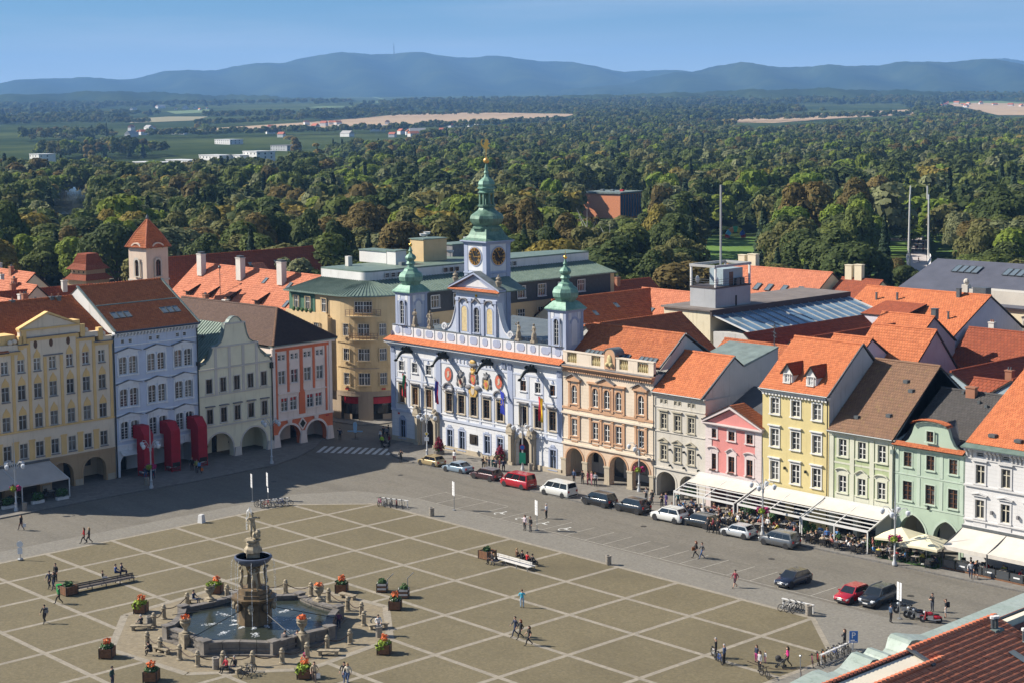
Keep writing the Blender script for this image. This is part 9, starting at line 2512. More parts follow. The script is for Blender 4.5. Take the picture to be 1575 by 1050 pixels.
pp((840.5,797),'stand',200,'bald man in white shirt and black trousers standing on the road',(.52,.55,.62),BLK,'grey',arms='bare');pp((807.4,815),'stand',270,'woman in white and black, left of a couple by the sign post',(.5,.42,.45),BLK,'brown',True,True);pp((816,817.5),'stand',260,'man in black, right of a couple by the sign post',BLK,(.06,.06,.065),'dark')
pp((616.5,711),'phone',120,'man in black uniform standing alone at the kerb corner',BLK,BLK,'brown')
for i,(px,t,b,h,f,lab)in enumerate((((743.5,721.5),BLK,BLK,'brown',False,'man in black suit at the left of the wedding group'),((747.5,722),BEI,BEI,'blond',True,'woman in beige dress in the wedding group'),((752.5,722.5),NAVY,BLK,'dark',False,'man in navy suit in the wedding group'),((759,723),(.02,.11,.10),(.02,.11,.10),'blond',True,'woman in teal dress in the wedding group'),((763,724),(.04,.05,.09),BLK,'brown',False,'man in dark blue in the wedding group'),((768.5,724.5),BURG,BURG,'blond',True,'woman in burgundy dress in the wedding group'),((774.5,725.5),NAVY,BLK,'dark',False,'man in navy at the right of the wedding group'))):pp(px,random.choice(['stand','relaxed','crossed']),uf(120,330),lab,t,b,h,f,f,on=P_Z)
pp((699,711),'stand',280,'woman in white top standing behind the ice blue saloon',WHT,(.12,.02,.03),'brown',True,True,on=P_Z)
for px,t,b,h,f,lab in (((883,742),DEN,BLK,'brown',False,'man in blue shirt before the first peach arch'),((896,743.5),BLK,BLK,'dark',False,'man in dark suit before the second peach arch'),((904,744.5),BURG,BURG,'dark',True,'woman in burgundy dress before the peach house'),((910,745.5),(.5,.22,.24),(.5,.22,.24),'blond',True,'woman in pink dress before the peach house'),((916,747),(.3,.32,.36),BLK,'brown',False,'man in pale shirt and dark waistcoat before the peach house')):pp(px,random.choice(['stand','relaxed']),uf(220,330),lab,t,b,h,f,f,on=P_Z)
for px,t,b,h,f,lab in (((1003,775),BLK,BLK,'dark',False,'man in black, back of the group behind the black estate'),((994,771),GRY,BLK,'brown',False,'man in grey, left of the group behind the black estate'),((1000,787),BLK,BLK,'grey',False,'broad man in black beside the white crossover'),((1018,780.7),BLK,BLK,'brown',True,'woman in black dress under the white house arch'),((1024.7,779.5),(.05,.03,.14),(.05,.03,.14),'brown',True,'woman in violet dress under the white house arch'),((1043,779),(.02,.09,.10),BLK,'dark',False,'man in teal shirt at the canopy post'),((1089,818),BLK,BLK,'brown',True,'woman in black dress beside the charcoal estate'),((1104,821),BLK,BLK,'blond',True,'woman in black coat before the silver hatchback'),((1097,819),BURG,BLK,'dark',True,'woman in burgundy between two women in black')):pp(px,random.choice(['stand','relaxed','crossed']),uf(200,340),lab,t,b,h,f,f,on=P_Z if px[1]<790 else 0)
for px,t,b,h,f,lab in (((523,676.5),NAVY,BLK,'dark',False,'street performer with arms raised beside the blue figure'),((585,678),WHT,NAVY,'dark',False,'man in white shirt at the lane corner'),((587.5,687),(.35,.55,.03),BLK,'dark',False,'person in yellow safety vest at the zebra crossing'),((590,673),BLK,BLK,'dark',False,'man in black at the back of the lane group'),((595,674),GRY,BLK,'brown',False,'man in grey in the lane group'),((597.5,671),BLK,NAVY,'dark',False,'man in navy at the right of the lane group'),((599,686),BURG,BLK,'brown',True,'woman in burgundy pushing the grey pram')):pp(px,'shade' if px[0]==523 else random.choice(['stand','relaxed']),uf(200,340),lab,t,b,h,f,f)
for px,t,b,h,f,lab in (((224,736.5),NAVY,DEN,'brown',False,'man in navy beside the lamp post at the red ducts'),((229,735),BLK,BLK,'dark',True,'woman in black behind the lamp post at the red ducts'),((236,735),(.30,.31,.36),NAVY,'grey',False,'man in pale grey right of the lamp post at the red ducts'),((295.5,723),BLK,BLK,'blond',False,'man in black before the third red duct'),((303,726),(.3,.28,.08),BLK,'brown',True,'woman in yellowish top before the third red duct'),((307,727.5),(.10,.24,.45),BLK,'dark',True,'woman in sky blue jacket with an orange bag')):pp(px,random.choice(['stand','walk']),uf(180,330),lab,t,b,h,f,f,on=P_Z)
carry((307,727.5),'orange bag of the woman in sky blue',C2((.55,.12,.01)),'bag',.3,.2,.8,P_Z)
pp((1101,1011),'stand',210,'grey haired man in black holding a white bicycle',BLK,BLK,'grey');pp((1114,1021),'stand',200,'man in blue jacket holding a blue bicycle',(.05,.08,.16),BLK,'grey');pp((1163.7,1018),'stand',260,'child in magenta and navy standing near the bicycle',NAVY,(.3,.03,.15),'brown',True,True,scale=.86)
pp((1168.5,1032),'stand',250,'person in grey top holding a black bicycle',(.34,.34,.35),BLK,'brown',True,True);pp((1177,1019),'stand',250,'small blond child in white and pink',WHT,(.5,.25,.3),'blond',scale=.6);pp((1211.5,1025),'walk',200,'woman in bright pink jacket pushing a dark pram',PNK,BLK,'dark',True,True)
pp((1299,997),'crossed',190,'woman in black looking at her phone near the parking sign',(.05,.05,.055),BLK,'brown',True,True)
pp((1370,957),'stand',60,'man in blue denim jacket with his back turned by the motorcycles',(.05,.08,.13),BLK,'dark');pp((1434,940),'crossed',250,'man in black standing behind the red scooter',BLK,(.04,.045,.06),'dark');pp((1454.5,949.5),'shade',210,'person in black top and pale shorts shading the eyes',BLK,(.5,.48,.45),'brown',legs='bare',arms='bare');carry((1454.5,949.5),'black backpack of the person shading the eyes',C2(BLK),'pack',.14,.10,1.25)
pp((1493,889),'walk',300,'person in white top and blue trousers pushing a buggy before the awning',(.5,.5,.5),NAVY,'brown',True,True,on=P_Z);pp((1501,889),'walk',310,'person in black top and bare legs before the awning',BLK,BLK,'blond',True,True,legs='bare',on=P_Z)
for px,lab in (((1058,787),'a'),):pass
for i,(px,t,lab)in enumerate((((1135,812),WHT,'waiter in white shirt beside the first canopy post'),((1181,818),WHT,'waitress in white behind the magenta flower lamp'),((1221,822),(.3,.32,.36),'guest in pale grey standing under the second canopy'),((1272,836),(.06,.16,.4),'man in bright blue shirt at the front of the third canopy'))):pp(px,random.choice(['stand','relaxed']),uf(180,350),lab,t,BLK,'brown',on=P_Z)
# TREES
def leafmat(name,c,c2,tr=0.33):
 m,n,l,b=nmat(name)
 b.inputs['Roughness'].default_value=0.75;b.inputs['Specular IOR Level'].default_value=0.15
 g=n.new('ShaderNodeNewGeometry');oi=n.new('ShaderNodeObjectInfo')
 x=_mix(n,l,oi.outputs['Random'],c,c2)
 y=_mix(n,l,_range(n,l,g.outputs['Random Per Island'],0,1,0,1),[0.78]*3,[1.22]*3)
 z=_mix(n,l,1.0,x,y,'MULTIPLY');l.new(z,b.inputs['Base Color'])
 t=n.new('ShaderNodeBsdfTranslucent');l.new(z,t.inputs['Color']);ms=n.new('ShaderNodeMixShader');ms.inputs[0].default_value=tr
 l.new(b.outputs[0],ms.inputs[1]);l.new(t.outputs[0],ms.inputs[2]);l.new(ms.outputs[0],n['Material Output'].inputs['Surface'])
 return m
LM={'dark':leafmat('dark leaves',(0.059,0.083,0.024),(0.084,0.107,0.031)),'mid':leafmat('mid leaves',(0.090,0.122,0.029),(0.128,0.152,0.037)),'olive':leafmat('olive leaves',(0.128,0.132,0.042),(0.173,0.161,0.055)),'bright':leafmat('bright leaves',(0.147,0.213,0.029),(0.198,0.238,0.035),.35),'brown':leafmat('browning leaves',(0.122,0.095,0.031),(0.173,0.128,0.040)),'yellow':leafmat('yellowing leaves',(0.211,0.177,0.035),(0.269,0.207,0.044)),'willow':leafmat('willow leaves',(0.160,0.177,0.077),(0.198,0.207,0.097)),'fir':leafmat('fir needles',(0.026,0.046,0.022),(0.038,0.061,0.028),.05),'poplar':leafmat('poplar leaves',(0.218,0.165,0.046),(0.256,0.183,0.055))}
M_BARK=plain('bark',(0.055,0.043,0.032),0.95,var=.3,scale=3);M_BIRCH=plain('birch bark',(0.42,0.40,0.36),0.9,var=.3,scale=4)
def crown_mesh(kind,n,leaf,seed):
 """leaf clumps on the shells of many lobes; h = 16 m tree, crown about 12 m wide unless columnar"""
 g=np.random.default_rng(seed)
 if kind=='poplar':L_,rx,rz,zc=26,1.9,8.2,9.6
 elif kind=='fir':L_,rx,rz,zc=0,3.2,8,8.5
 elif kind=='birch':L_,rx,rz,zc=22,3.4,6.4,9.6
 else:L_,rx,rz,zc=24,5.4,5.6,9.6
 P,N=[],[]
 if kind=='fir':
  t=g.random(n)**.7;z=16.5-15*t;rr=(.15+3.3*t)*(.72+.28*np.abs(np.sin(z*2.2)))*g.uniform(.6,1,n);a=g.uniform(0,2*PI,n)
  P=np.stack([rr*np.cos(a),rr*np.sin(a),z],1);N=np.stack([np.cos(a),np.sin(a),np.full(n,.6)],1)
 else:
  C=[]
  for i in range(L_):
   d=g.normal(size=3);d/=np.linalg.norm(d);k=g.uniform(.25,.78)if i else 0
   C.append((d[0]*rx*k,d[1]*rx*k,zc+d[2]*rz*k*(1 if d[2]>0 else.8),(g.uniform(.34,.52)if kind not in ('poplar',)else g.uniform(.6,.8))*rx))
  C=np.array(C);w=C[:,3]**2;w/=w.sum()
  idx=g.choice(len(C),n*2,p=w);d=g.normal(size=(n*2,3));d/=np.linalg.norm(d,axis=1)[:,None];d[:,2]=np.where(d[:,2]<-.35,-d[:,2],d[:,2])
  r=C[idx,3:4]*g.uniform(.82,1.05,(n*2,1));p=C[idx,:3]+d*r
  dist=np.linalg.norm(p[:,None,:]-C[None,:,:3],axis=2)/C[None,:,3]
  ok=(dist<.72).sum(1)==0;p,d=p[ok][:n],d[ok][:n]
  if kind=='willow':p[:,2]-=.25*np.maximum(0,np.hypot(p[:,0],p[:,1])-2.2)**1.3
  P,N=p,d
 m=len(P);N=N+g.normal(size=(m,3))*.30+np.array([0,0,.15]);N/=np.linalg.norm(N,axis=1)[:,None]
 h=np.where(np.abs(N[:,2:3])<.9,np.array([[0,0,1.]]),np.array([[1.,0,0]]));A=np.cross(N,h);A/=np.linalg.norm(A,axis=1)[:,None];B=np.cross(N,A)
 s=leaf*g.uniform(.55,1.35,(m,1));a2=g.uniform(0,PI,(m,1));A,B=A*np.cos(a2)+B*np.sin(a2),-A*np.sin(a2)+B*np.cos(a2)
 q=np.stack([P-A*s,P-B*s*.75+N*s*.15,P+A*s,P+B*s*.75-N*s*.1],1).reshape(-1,3)
 return q,np.arange(m*4).reshape(-1,4)
def trunk_mesh(kind,seed):
 g=random.Random(seed);mb=MB()
 if kind=='fir':mb.tube([(0,0,0),(0,0,8),(0,0,16)],[.28,.16,.03],7)
 elif kind in ('poplar','birch'):
  mb.tube([(0,0,0),(.1,0,6),(.0,.1,12),(0,0,16.5 if kind=='birch' else 16)],[.26,.18,.10,.02],7)
  for k in range(8):a=g.uniform(0,6.3);z=5+k*1.1;r=1.3 if kind=='poplar' else 2.6;mb.tube([(0,0,z),(r*.5*cos(a),r*.5*sin(a),z+1.5),(r*cos(a),r*sin(a),z+3.4)],[.08,.06,.02],5)
 else:
  mb.tube([(0,0,0),(.1,.05,2.5),(0,0,5)],[.42,.33,.26],8)
  for k in range(7):a=k*.9+g.uniform(-.3,.3);r=g.uniform(2.2,4.0);mb.tube([(0,0,3.6+.2*k),(r*.45*cos(a),r*.45*sin(a),6.3+.3*k),(r*cos(a),r*sin(a),8.6+.6*k)],[.17,.11,.03],6)
  mb.tube([(0,0,5),(.2,-.1,9),(0,.1,13.6)],[.24,.14,.03],7)
 return mb.mesh('trunk',M_BIRCH if kind=='birch' else M_BARK,smooth=50)
NEARP,FARP={},{}
KINDS_=[('dark','broad'),('mid','broad'),('olive','broad'),('bright','broad'),('brown','broad'),('yellow','broad'),('willow','willow'),('fir','fir'),('poplar','poplar'),('olive','birch')]
for i,(mk,kd)in enumerate(KINDS_):
 key=mk if kd in ('broad',)else kd
 for v in range(2):
  q,f=crown_mesh(kd,3400 if kd!='poplar' else 1700,.42,100+i*7+v);NEARP.setdefault(key,[]).append((np_mesh('crown',q,f,LM[mk]),trunk_mesh(kd,i*3+v)))
 q,f=crown_mesh(kd,520,.95,300+i);FARP[key]=np_mesh('far crown',q,f,LM[mk])
KEEP=[(1390,1446,318,428,520),(1104,1152,330,392,590),(908,980,286,326,748),(300,424,214,240,1300),(190,290,230,246,1300),(98,124,292,318,880),(44,82,226,240,1250)]
FPX=[[(222,205),(330,196),(470,187),(560,181),(640,173),(888,175),(885,183),(740,192),(640,199),(520,204),(400,208)],[(1062,190),(1110,183),(1200,177),(1400,168),(1410,178),(1300,184),(1190,193)],[(1430,160),(1590,158),(1590,179),(1535,180),(1480,168)],[(190,183),(320,179),(300,189),(200,193)]]
def pin(x,y,P):
 c=False;j=len(P)-1
 for i in range(len(P)):
  if (P[i][1]>y)!=(P[j][1]>y)and x<(P[j][0]-P[i][0])*(y-P[i][1])/(P[j][1]-P[i][1])+P[i][0]:c=not c
  j=i
 return c
def proj(p):
 d=CR@(np.array(p)-CAM);return CX+F_PX*d[0]/d[2],CY-F_PX*d[1]/d[2],d[2]
def blocked(p,h,w,s):
 x,yt,_=proj((p[0],p[1],p[2]+h));_,yb,_=proj((p[0],p[1],p[2]));hw=w/2*F_PX/s
 for x0,x1,y0,y1,sd in KEEP:
  if s<sd and x+hw>x0 and x-hw<x1 and yb>y0 and yt<y1:return True
 if s>700 and any(pin(x,yt+f*(yb-yt),P)for P in FPX for f in (0,.5)):return True
 return False
def st_of(p):d=Vector((p[0]-CAM[0],p[1]-CAM[1],0));return d.dot(FWD),d.dot(RGT)
COLN={'dark':'dark green','mid':'mid green','olive':'olive green','bright':'fresh green','brown':'brownish','yellow':'yellowing','willow':'pale willow like','fir':'dark pointed conifer','poplar':'slim golden poplar','birch':'thin birch'}
LANDM=[(60,'far left'),(135,'around the golden poplar'),(205,'left of the church tower'),(300,'right of the church tower'),(400,'behind the monastery roofs'),(520,'behind the sand coloured building'),(640,'left of the clock tower'),(745,'behind the clock tower'),(850,'right of the clock tower'),(900,'behind the right turret'),(1000,'around the brick building'),(1090,'left of the rooftop mast'),(1170,'right of the rooftop mast'),(1340,'around the twin dark chestnuts'),(1470,'around the footbridge'),(1600,'at the right edge')]
def lab_of(key,p,h,s,w):
 x,yt,_=proj((p[0],p[1],p[2]+h));place=next(n for a,n in LANDM if x<a)if x<1600 else 'at the right edge'
 row='in the front row' if s<370 else 'in the second row' if s<410 else 'in the third row' if s<450 else 'in the fourth row' if s<500 else 'deep in the wood';wd='narrow' if w<12.5 else 'broad' if w>15.5 else 'round'
 size='small' if h<12.5 else 'tall' if h>18.5 else 'medium'
 return '%s %s %s tree %s, %s'%(size,wd,COLN[key],row,place)
def tree(p,key,h,w,label,group='trees of the park wood',v=None):
 v=random.randint(0,1)if v is None else v
 cm,tm=NEARP[key][v];base=16.5 if key in ('fir','poplar','birch')else 15.6;wb={'fir':6.4,'poplar':4.4,'birch':7.6}.get(key,12.2)
 r=thing('pine_tree' if key=='fir' else 'poplar_tree' if key=='poplar' else 'birch_tree' if key=='birch' else 'tree',label,'tree',p,uf(0,6.28),group)
 r.scale=(w/wb,w/wb,h/base)
 link('trunk',tm,r);link('crown',cm,r);return r
ntree=0;placed=[]
def key_tree(px,ytop,h,w,key,label,v=None):
 global ntree
 p=G(px,ytop,h);tree((p[0],p[1],0),key,h,w,label,'single trees of the park',v);placed.append((p[0],p[1],w));ntree+=1
key_tree(1240,276,26,17.5,'brown','huge dark chestnut with browning crown, left of the twin pair');key_tree(1317,276,25.5,16,'brown','huge dark chestnut with browning crown, right of the twin pair')
key_tree(838,358,20,17,'yellow','broad yellowing chestnut right beside the clock tower');key_tree(1010,312,21,12,'yellow','tall yellowing tree left of the rooftop mast')
key_tree(903,318,23,9,'birch','thin birch with bare pale trunk behind the right turret');key_tree(938,345,20,10,'birch','half bare birch right of the turret')
key_tree(132,214,24,7,'poplar','tall golden poplar standing alone at the left');key_tree(140,222,22,6,'poplar','golden poplar close behind the tall lone poplar')
for px,yt,lab in ((455,211,'golden poplar, first from the left above the green copper roof'),(487,219,'golden poplar, second from the left above the green copper roof'),(572,219,'golden poplar, third from the left towards the clock tower'),(602,214,'golden poplar, fourth from the left towards the clock tower'),(662,204,'golden poplar nearest the clock tower')):key_tree(px,yt,24,10,'poplar',lab)
key_tree(1398,279,19,15,'bright','bright green tree standing behind the footbridge');key_tree(1128,213,22,20,'bright','large yellow green crown standing out, left of a similar pair');key_tree(1203,213,22,21,'bright','large yellow green crown standing out, right of a similar pair')
key_tree(452,322,16,15,'brown','round brownish tree behind the monastery roof end');key_tree(405,316,17,16,'bright','fresh green tree beside the round brownish tree');key_tree(520,385,12,9,'olive','low olive tree behind the sand coloured building');key_tree(1390,405,9,9,'dark','dark rounded shrub before the footbridge');key_tree(1375,395,10,7,'brown','small brownish tree left of the footbridge');key_tree(1225,402,6.5,8,'bright','low bright green bush behind the orange roof');key_tree(1245,404,6,7,'bright','low bright green bush right of its twin');key_tree(1175,320,20,9,'fir','dark conifer right of the colourful inflatable');key_tree(820,308,19,9,'fir','dark conifer above the yellowing chestnut');key_tree(85,355,17,8,'fir','dark conifer behind the squat tower')
cand=[]
def smin(t):return 330 if t>-25 else 330+(-25-t)*1.15 if t>-95 else 412
s=325.0
while s<2900:
 sp=11.5 if s<600 else 13 if s<1100 else 14.0 if s<1800 else 17.0
 t=-.34*s-40
 while t<.37*s+40:
  ss,tt=s+uf(-.45,.45)*sp,t+uf(-.45,.45)*sp
  if ss>smin(tt)and not (ss>1150 and tt<-.02*ss-40 and (sin(ss*.011+tt*.006)+sin(tt*.017-ss*.004)>-1.35)):
   p=terr_pt(ss,tt)
   patch=sin(p.x*.021+1.3)+sin(p.y*.027)+sin((p.x-p.y)*.013+.7)
   rr=random.random()+patch*.07
   near_conif=random.random()<.10
   key='fir' if near_conif and patch<.3 else 'dark' if rr<.30 else 'mid' if rr<.55 else 'olive' if rr<.70 else 'willow' if rr<.80 else 'brown' if rr<.86 else 'bright' if rr<.96 else 'yellow'
   h=random.triangular(11,24,17)*(1.0 if key!='fir' else 1.12)*(1-.25*max(0,(420-ss)/100));w=random.triangular(9.5,20,14)if key!='fir' else uf(5,8)
   cand.append((ss,tt,p,key,h,w))
  t+=sp
 s+=sp*.86
cand.sort(key=lambda c:c[0])
stuff=[]
for ss,tt,p,key,h,w in cand:
 if blocked(p,h,w,ss):continue
 if any(abs(p.x-a)+abs(p.y-b)<c*.55 for a,b,c in placed):continue
 x,yt,_=proj((p.x,p.y,p.z+h));hw=w/2*F_PX/ss
 if ntree<300 and -10<x+hw and x-hw<1585:
  tree(p,key,h,w,lab_of(key,p,h,ss,w));ntree+=1
 elif-.42*ss<tt<.45*ss:stuff.append((p,key,h,w))
def scatter(name,items,label=None):
 keys=list(FARP);lib=bpy.data.collections.new(name+' crowns')
 for i,k in enumerate(keys):
  o=bpy.data.objects.new('%02d crown'%i,FARP[k]);lib.objects.link(o)
 me=bpy.data.meshes.new(name);me.from_pydata([tuple(it[0])for it in items],[],[])
 base={'fir':16.5,'poplar':16.5,'birch':16.5};wbs={'fir':6.4,'poplar':4.4,'birch':7.6}
 sc_=np.array([(w/wbs.get(k,12.2),w/wbs.get(k,12.2),h/base.get(k,15.6))for _,k,h,w in items],np.float32)
 a=me.attributes.new('sc','FLOAT_VECTOR','POINT');a.data.foreach_set('vector',sc_.ravel())
 a=me.attributes.new('kd','INT','POINT');a.data.foreach_set('value',np.array([keys.index(k)for _,k,_,_ in items],np.int32))
 a=me.attributes.new('rt','FLOAT_VECTOR','POINT');a.data.foreach_set('vector',np.array([(0,0,uf(0,6.28))for _ in items],np.float32).ravel())
 o=link(name,me,kind='stuff')
 ng=bpy.data.node_groups.new(name,'GeometryNodeTree');ng.interface.new_socket('Geometry',in_out='INPUT',socket_type='NodeSocketGeometry');ng.interface.new_socket('Geometry',in_out='OUTPUT',socket_type='NodeSocketGeometry')
 N=ng.nodes;gi,go=N.new('NodeGroupInput'),N.new('NodeGroupOutput');ip=N.new('GeometryNodeInstanceOnPoints');ci=N.new('GeometryNodeCollectionInfo');ci.inputs['Collection'].default_value=lib;ci.inputs['Separate Children'].default_value=True;ci.inputs['Reset Children'].default_value=True
 def at(nm,tp):x=N.new('GeometryNodeInputNamedAttribute');x.data_type=tp;x.inputs['Name'].default_value=nm;return x.outputs['Attribute']
 Lk=ng.links;Lk.new(gi.outputs[0],ip.inputs['Points']);Lk.new(ci.outputs[0],ip.inputs['Instance']);ip.inputs['Pick Instance'].default_value=True
 Lk.new(at('kd','INT'),ip.inputs['Instance Index']);Lk.new(at('sc','FLOAT_VECTOR'),ip.inputs['Scale']);Lk.new(at('rt','FLOAT_VECTOR'),ip.inputs['Rotation']);Lk.new(ip.outputs[0],go.inputs[0])
 md=o.modifiers.new('scatter','NODES');md.node_group=ng
 return o
scatter('park_wood',stuff)
# FAR COUNTRY
M_STUB=plain('stubble field',(0.36,0.25,0.145),1.0,var=.12,scale=.004,coord='Object');M_STUB2=plain('dry grass field',(0.24,0.21,0.105),1.0,var=.12,scale=.004);M_MEAD=plain('green meadow',(0.105,0.155,0.045),1.0,var=.15,scale=.006);M_LAWN=plain('park lawn',(0.085,0.16,0.022),1.0,var=.2,scale=.05)
FIELDS=[]
def field(pts,m,name='field',dz=.6):
 P=[terr_hit(a,b)for a,b in pts];FIELDS.append([(p.x,p.y)for p in P])
 mb=MB();mb.poly([(p.x,p.y,p.z+dz)for p in P]);return tag(mb.build(name,m),kind='structure')
inpoly=pin
field([(228,207),(330,198),(470,189),(560,182),(640,174),(760,174),(888,176),(870,180),(740,187),(640,193),(520,198),(400,202)],M_STUB)
field([(1068,188),(1110,183),(1200,178),(1300,174),(1400,169),(1408,177),(1300,182),(1190,190)],M_STUB);field([(1430,161),(1500,159),(1575,160),(1590,178),(1535,178),(1480,165)],M_STUB);field([(0,180),(60,177),(110,178),(95,184),(0,188)],M_STUB2);field([(195,184),(260,180),(320,180),(300,186),(200,190)],M_STUB2)
field([(470,166),(560,158),(600,156),(640,157),(580,163),(500,167)],M_MEAD);field([(572,150),(620,145),(700,142),(716,146),(640,152),(590,154)],M_MEAD);field([(255,172),(320,169),(330,173),(270,176)],M_MEAD);field([(1440,158),(1575,155),(1575,159),(1440,162)],M_MEAD)
def lawn(pts,m=M_LAWN,name='lawn',z=.05):mb=MB();mb.poly([tuple(G(a,b)[:2])+(z,)for a,b in pts]);tag(mb.build(name,m),kind='structure')
lawn([(1080,400),(1180,400),(1170,366),(1090,364)]);lawn([(1330,392),(1480,395),(1480,358),(1330,356)]);lawn([(1340,424),(1470,428),(1470,400),(1340,398)])
lawn([(1345,372),(1400,371),(1400,367),(1345,366)],M_PAVE,'path',.09)
lawn([(-40,330),(140,330),(140,288),(-40,288)],M_WATER,'river',.04)
def hillmat():
 m,n,l,b=nmat('wooded hill');b.inputs['Roughness'].default_value=1;b.inputs['Specular IOR Level'].default_value=0
 a=_noise(n,l,.0016,6,.65,coord='World');c=_noise(n,l,.012,5,.7,coord='World')
 x=_mix(n,l,_range(n,l,a.outputs['Fac'],.4,.62,0,1),(0.018,0.032,0.018),(0.045,0.062,0.026));l.new(_mix(n,l,_range(n,l,c.outputs['Fac'],.4,.7,0,.6),x,(0.012,0.022,0.012)),b.inputs['Base Color']);return m
M_HILL=hillmat()
def hill(ridge,D,foot=.72,back=1.2,n_=150,rough=1.0):
 xs=np.linspace(ridge[0][0],ridge[-1][0],n_);ys=np.interp(xs,[r[0]for r in ridge],[r[1]for r in ridge])
 prof=[(foot,0),(foot+(1-foot)*.35,.18),(foot+(1-foot)*.6,.45),(foot+(1-foot)*.82,.78),(1.0,1.0),(1+(back-1)*.4,.75),(back,0)]
 V,Fq=[],[]
 for i,(x,y)in enumerate(zip(xs,ys)):
  d=ray(x,y);hd=math.hypot(d[0],d[1]);zr=CAM[2]+d[2]/hd*D+rough*(2*sin(x*.11)+1.5*sin(x*.37+1)+1.5*sin(x*.9));ux,uy=d[0]/hd,d[1]/hd
  for j,(f,k)in enumerate(prof):
   dd=D*f*(1+.03*sin(x*.05+j));zb=TZ(dd*.98)-25;z=zb+(zr-zb)*k+(0 if j in (0,4,6)else 6*sin(x*.05+j*2.1)*(1-k)*2);V.append((CAM[0]+ux*dd,CAM[1]+uy*dd,z))
 k=len(prof)
 for i in range(n_-1):
  for j in range(k-1):Fq.append((i*k+j,(i+1)*k+j,(i+1)*k+j+1,i*k+j+1))
 me=np_mesh('hills',np.array(V),np.array(Fq),M_HILL);me.polygons.foreach_set('use_smooth',[True]*len(Fq));o=link('hills',me,kind='structure');return o
hill([(-120,140),(-40,133),(0,130),(40,122),(80,119),(130,121),(190,122),(250,112),(330,106),(380,101),(430,97),(460,88),(520,84),(560,81),(606,82),(660,84),(720,87),(790,90),(850,93),(900,101),(950,108),(1000,110),(1065,109),(1140,125),(1200,140)],13500)
hill([(840,141),(900,136),(960,128),(1010,118),(1060,110),(1100,101),(1140,98),(1180,101),(1250,103),(1330,100),(1400,97),(1470,93),(1530,93),(1575,98),(1650,104),(1750,116)],10800,.75)
hill([(1440,110),(1500,96),(1545,91),(1600,93),(1680,105)],15500,.85)
hill([(-120,150),(0,147),(100,143),(200,140),(280,145),(380,147),(480,151),(540,154),(620,162)],7200,.80,1.25)
hill([(640,164),(720,156),(800,152),(900,147),(1000,144),(1100,140),(1250,137),(1400,139),(1500,143),(1575,144),(1700,148)],6000,.78,1.3)
d_=ray(606,82);k_=13500/math.hypot(d_[0],d_[1]);t=thing('transmitter_mast','tiny transmitter mast on the summit of the long hill','mast',Vector(CAM+d_*k_));MB().tube([(0,0,-20),(0,0,40),(0,0,80)],[4,3,1.5],8).build('mast',M_GUTTER,t)
far=[]
s=2850.0
while s<6200:
 sp=20+(s-2850)*.008;t=-.36*s
 while t<.40*s:
  ss,tt=s+uf(-.5,.5)*sp,t+uf(-.5,.5)*sp;p=terr_pt(ss,tt)
  nz=sin(ss*.0032+tt*.0011+2.2)+sin(tt*.0042+1.0)+.7*sin(ss*.009-tt*.006);right=tt>-.10*ss
  if nz>(-.9 if right else.35)and not blocked(p,15,10,ss)and not any(inpoly(p.x,p.y,P)for P in FIELDS):rr=random.random();far.append((p,'dark' if rr<.5 else 'mid' if rr<.75 else 'olive' if rr<.9 else 'fir',uf(14,22),uf(16,24)))
  t+=sp
 s+=sp
for (a,b),(c,d),n_ in (((228,213),(640,203),120),((640,201),(900,189),80),((1060,190),(1400,181),110),((300,196),(560,181),120),((560,181),(900,174),110),((0,190),(230,192),90)):
 for i in range(n_):f=(i+random.random())/n_;p=terr_hit(a+(c-a)*f,b+(d-b)*f+uf(-1.0,1.5));far.append((p,random.choice(['dark','mid','olive','mid']),uf(10,17),uf(10,17)))
scatter('far_woods',far)
def villa_mesh(w,d,h,m):
 mb=MB();mb.cur=0;mb.box(-w/2,w/2,-d/2,d/2,0,h);mb.cur=1;mb.prism([(-d/2-.4,h),(d/2+.4,h),(0,h+d*.42)],-w/2-.3,w/2+.3,'x');return mb.mesh('village house',[M_WHITE,m])
VM=[villa_mesh(13,10,6,plain('village roof red',(.36,.10,.05),.8)),villa_mesh(16,9,5,plain('village roof orange',(.46,.15,.06),.8)),villa_mesh(11,9,6.5,plain('village roof brown',(.18,.09,.06),.8)),villa_mesh(26,12,6,plain('village roof grey',(.30,.29,.28),.8))]
def village(x0,x1,y0,y1,n_,where_):
 names=['red roofed','orange roofed','brown roofed','long grey roofed']
 for i in range(n_):
  k=random.choice([0,0,1,1,2,3]);p=terr_hit(uf(x0,x1),uf(y0,y1));o=link('village_house',VM[k],None,p,uf(0,3.1),uf(.7,1.05));tag(o,'small white %s house among trees %s'%(names[k],where_),'house','village houses %s'%where_)
village(410,725,191,214,26,'below the tan field');village(190,300,199,212,14,'left of the tan field');village(1035,1085,178,188,9,'by the small right hand field');village(1430,1575,160,166,12,'on the right horizon plain');village(0,115,179,184,10,'on the left horizon plain');village(200,330,166,172,8,'under the left hills')
def block(name,label,cat,pts,rows,m,floors,roofm=None,fr=M_GUTTER):
 pass
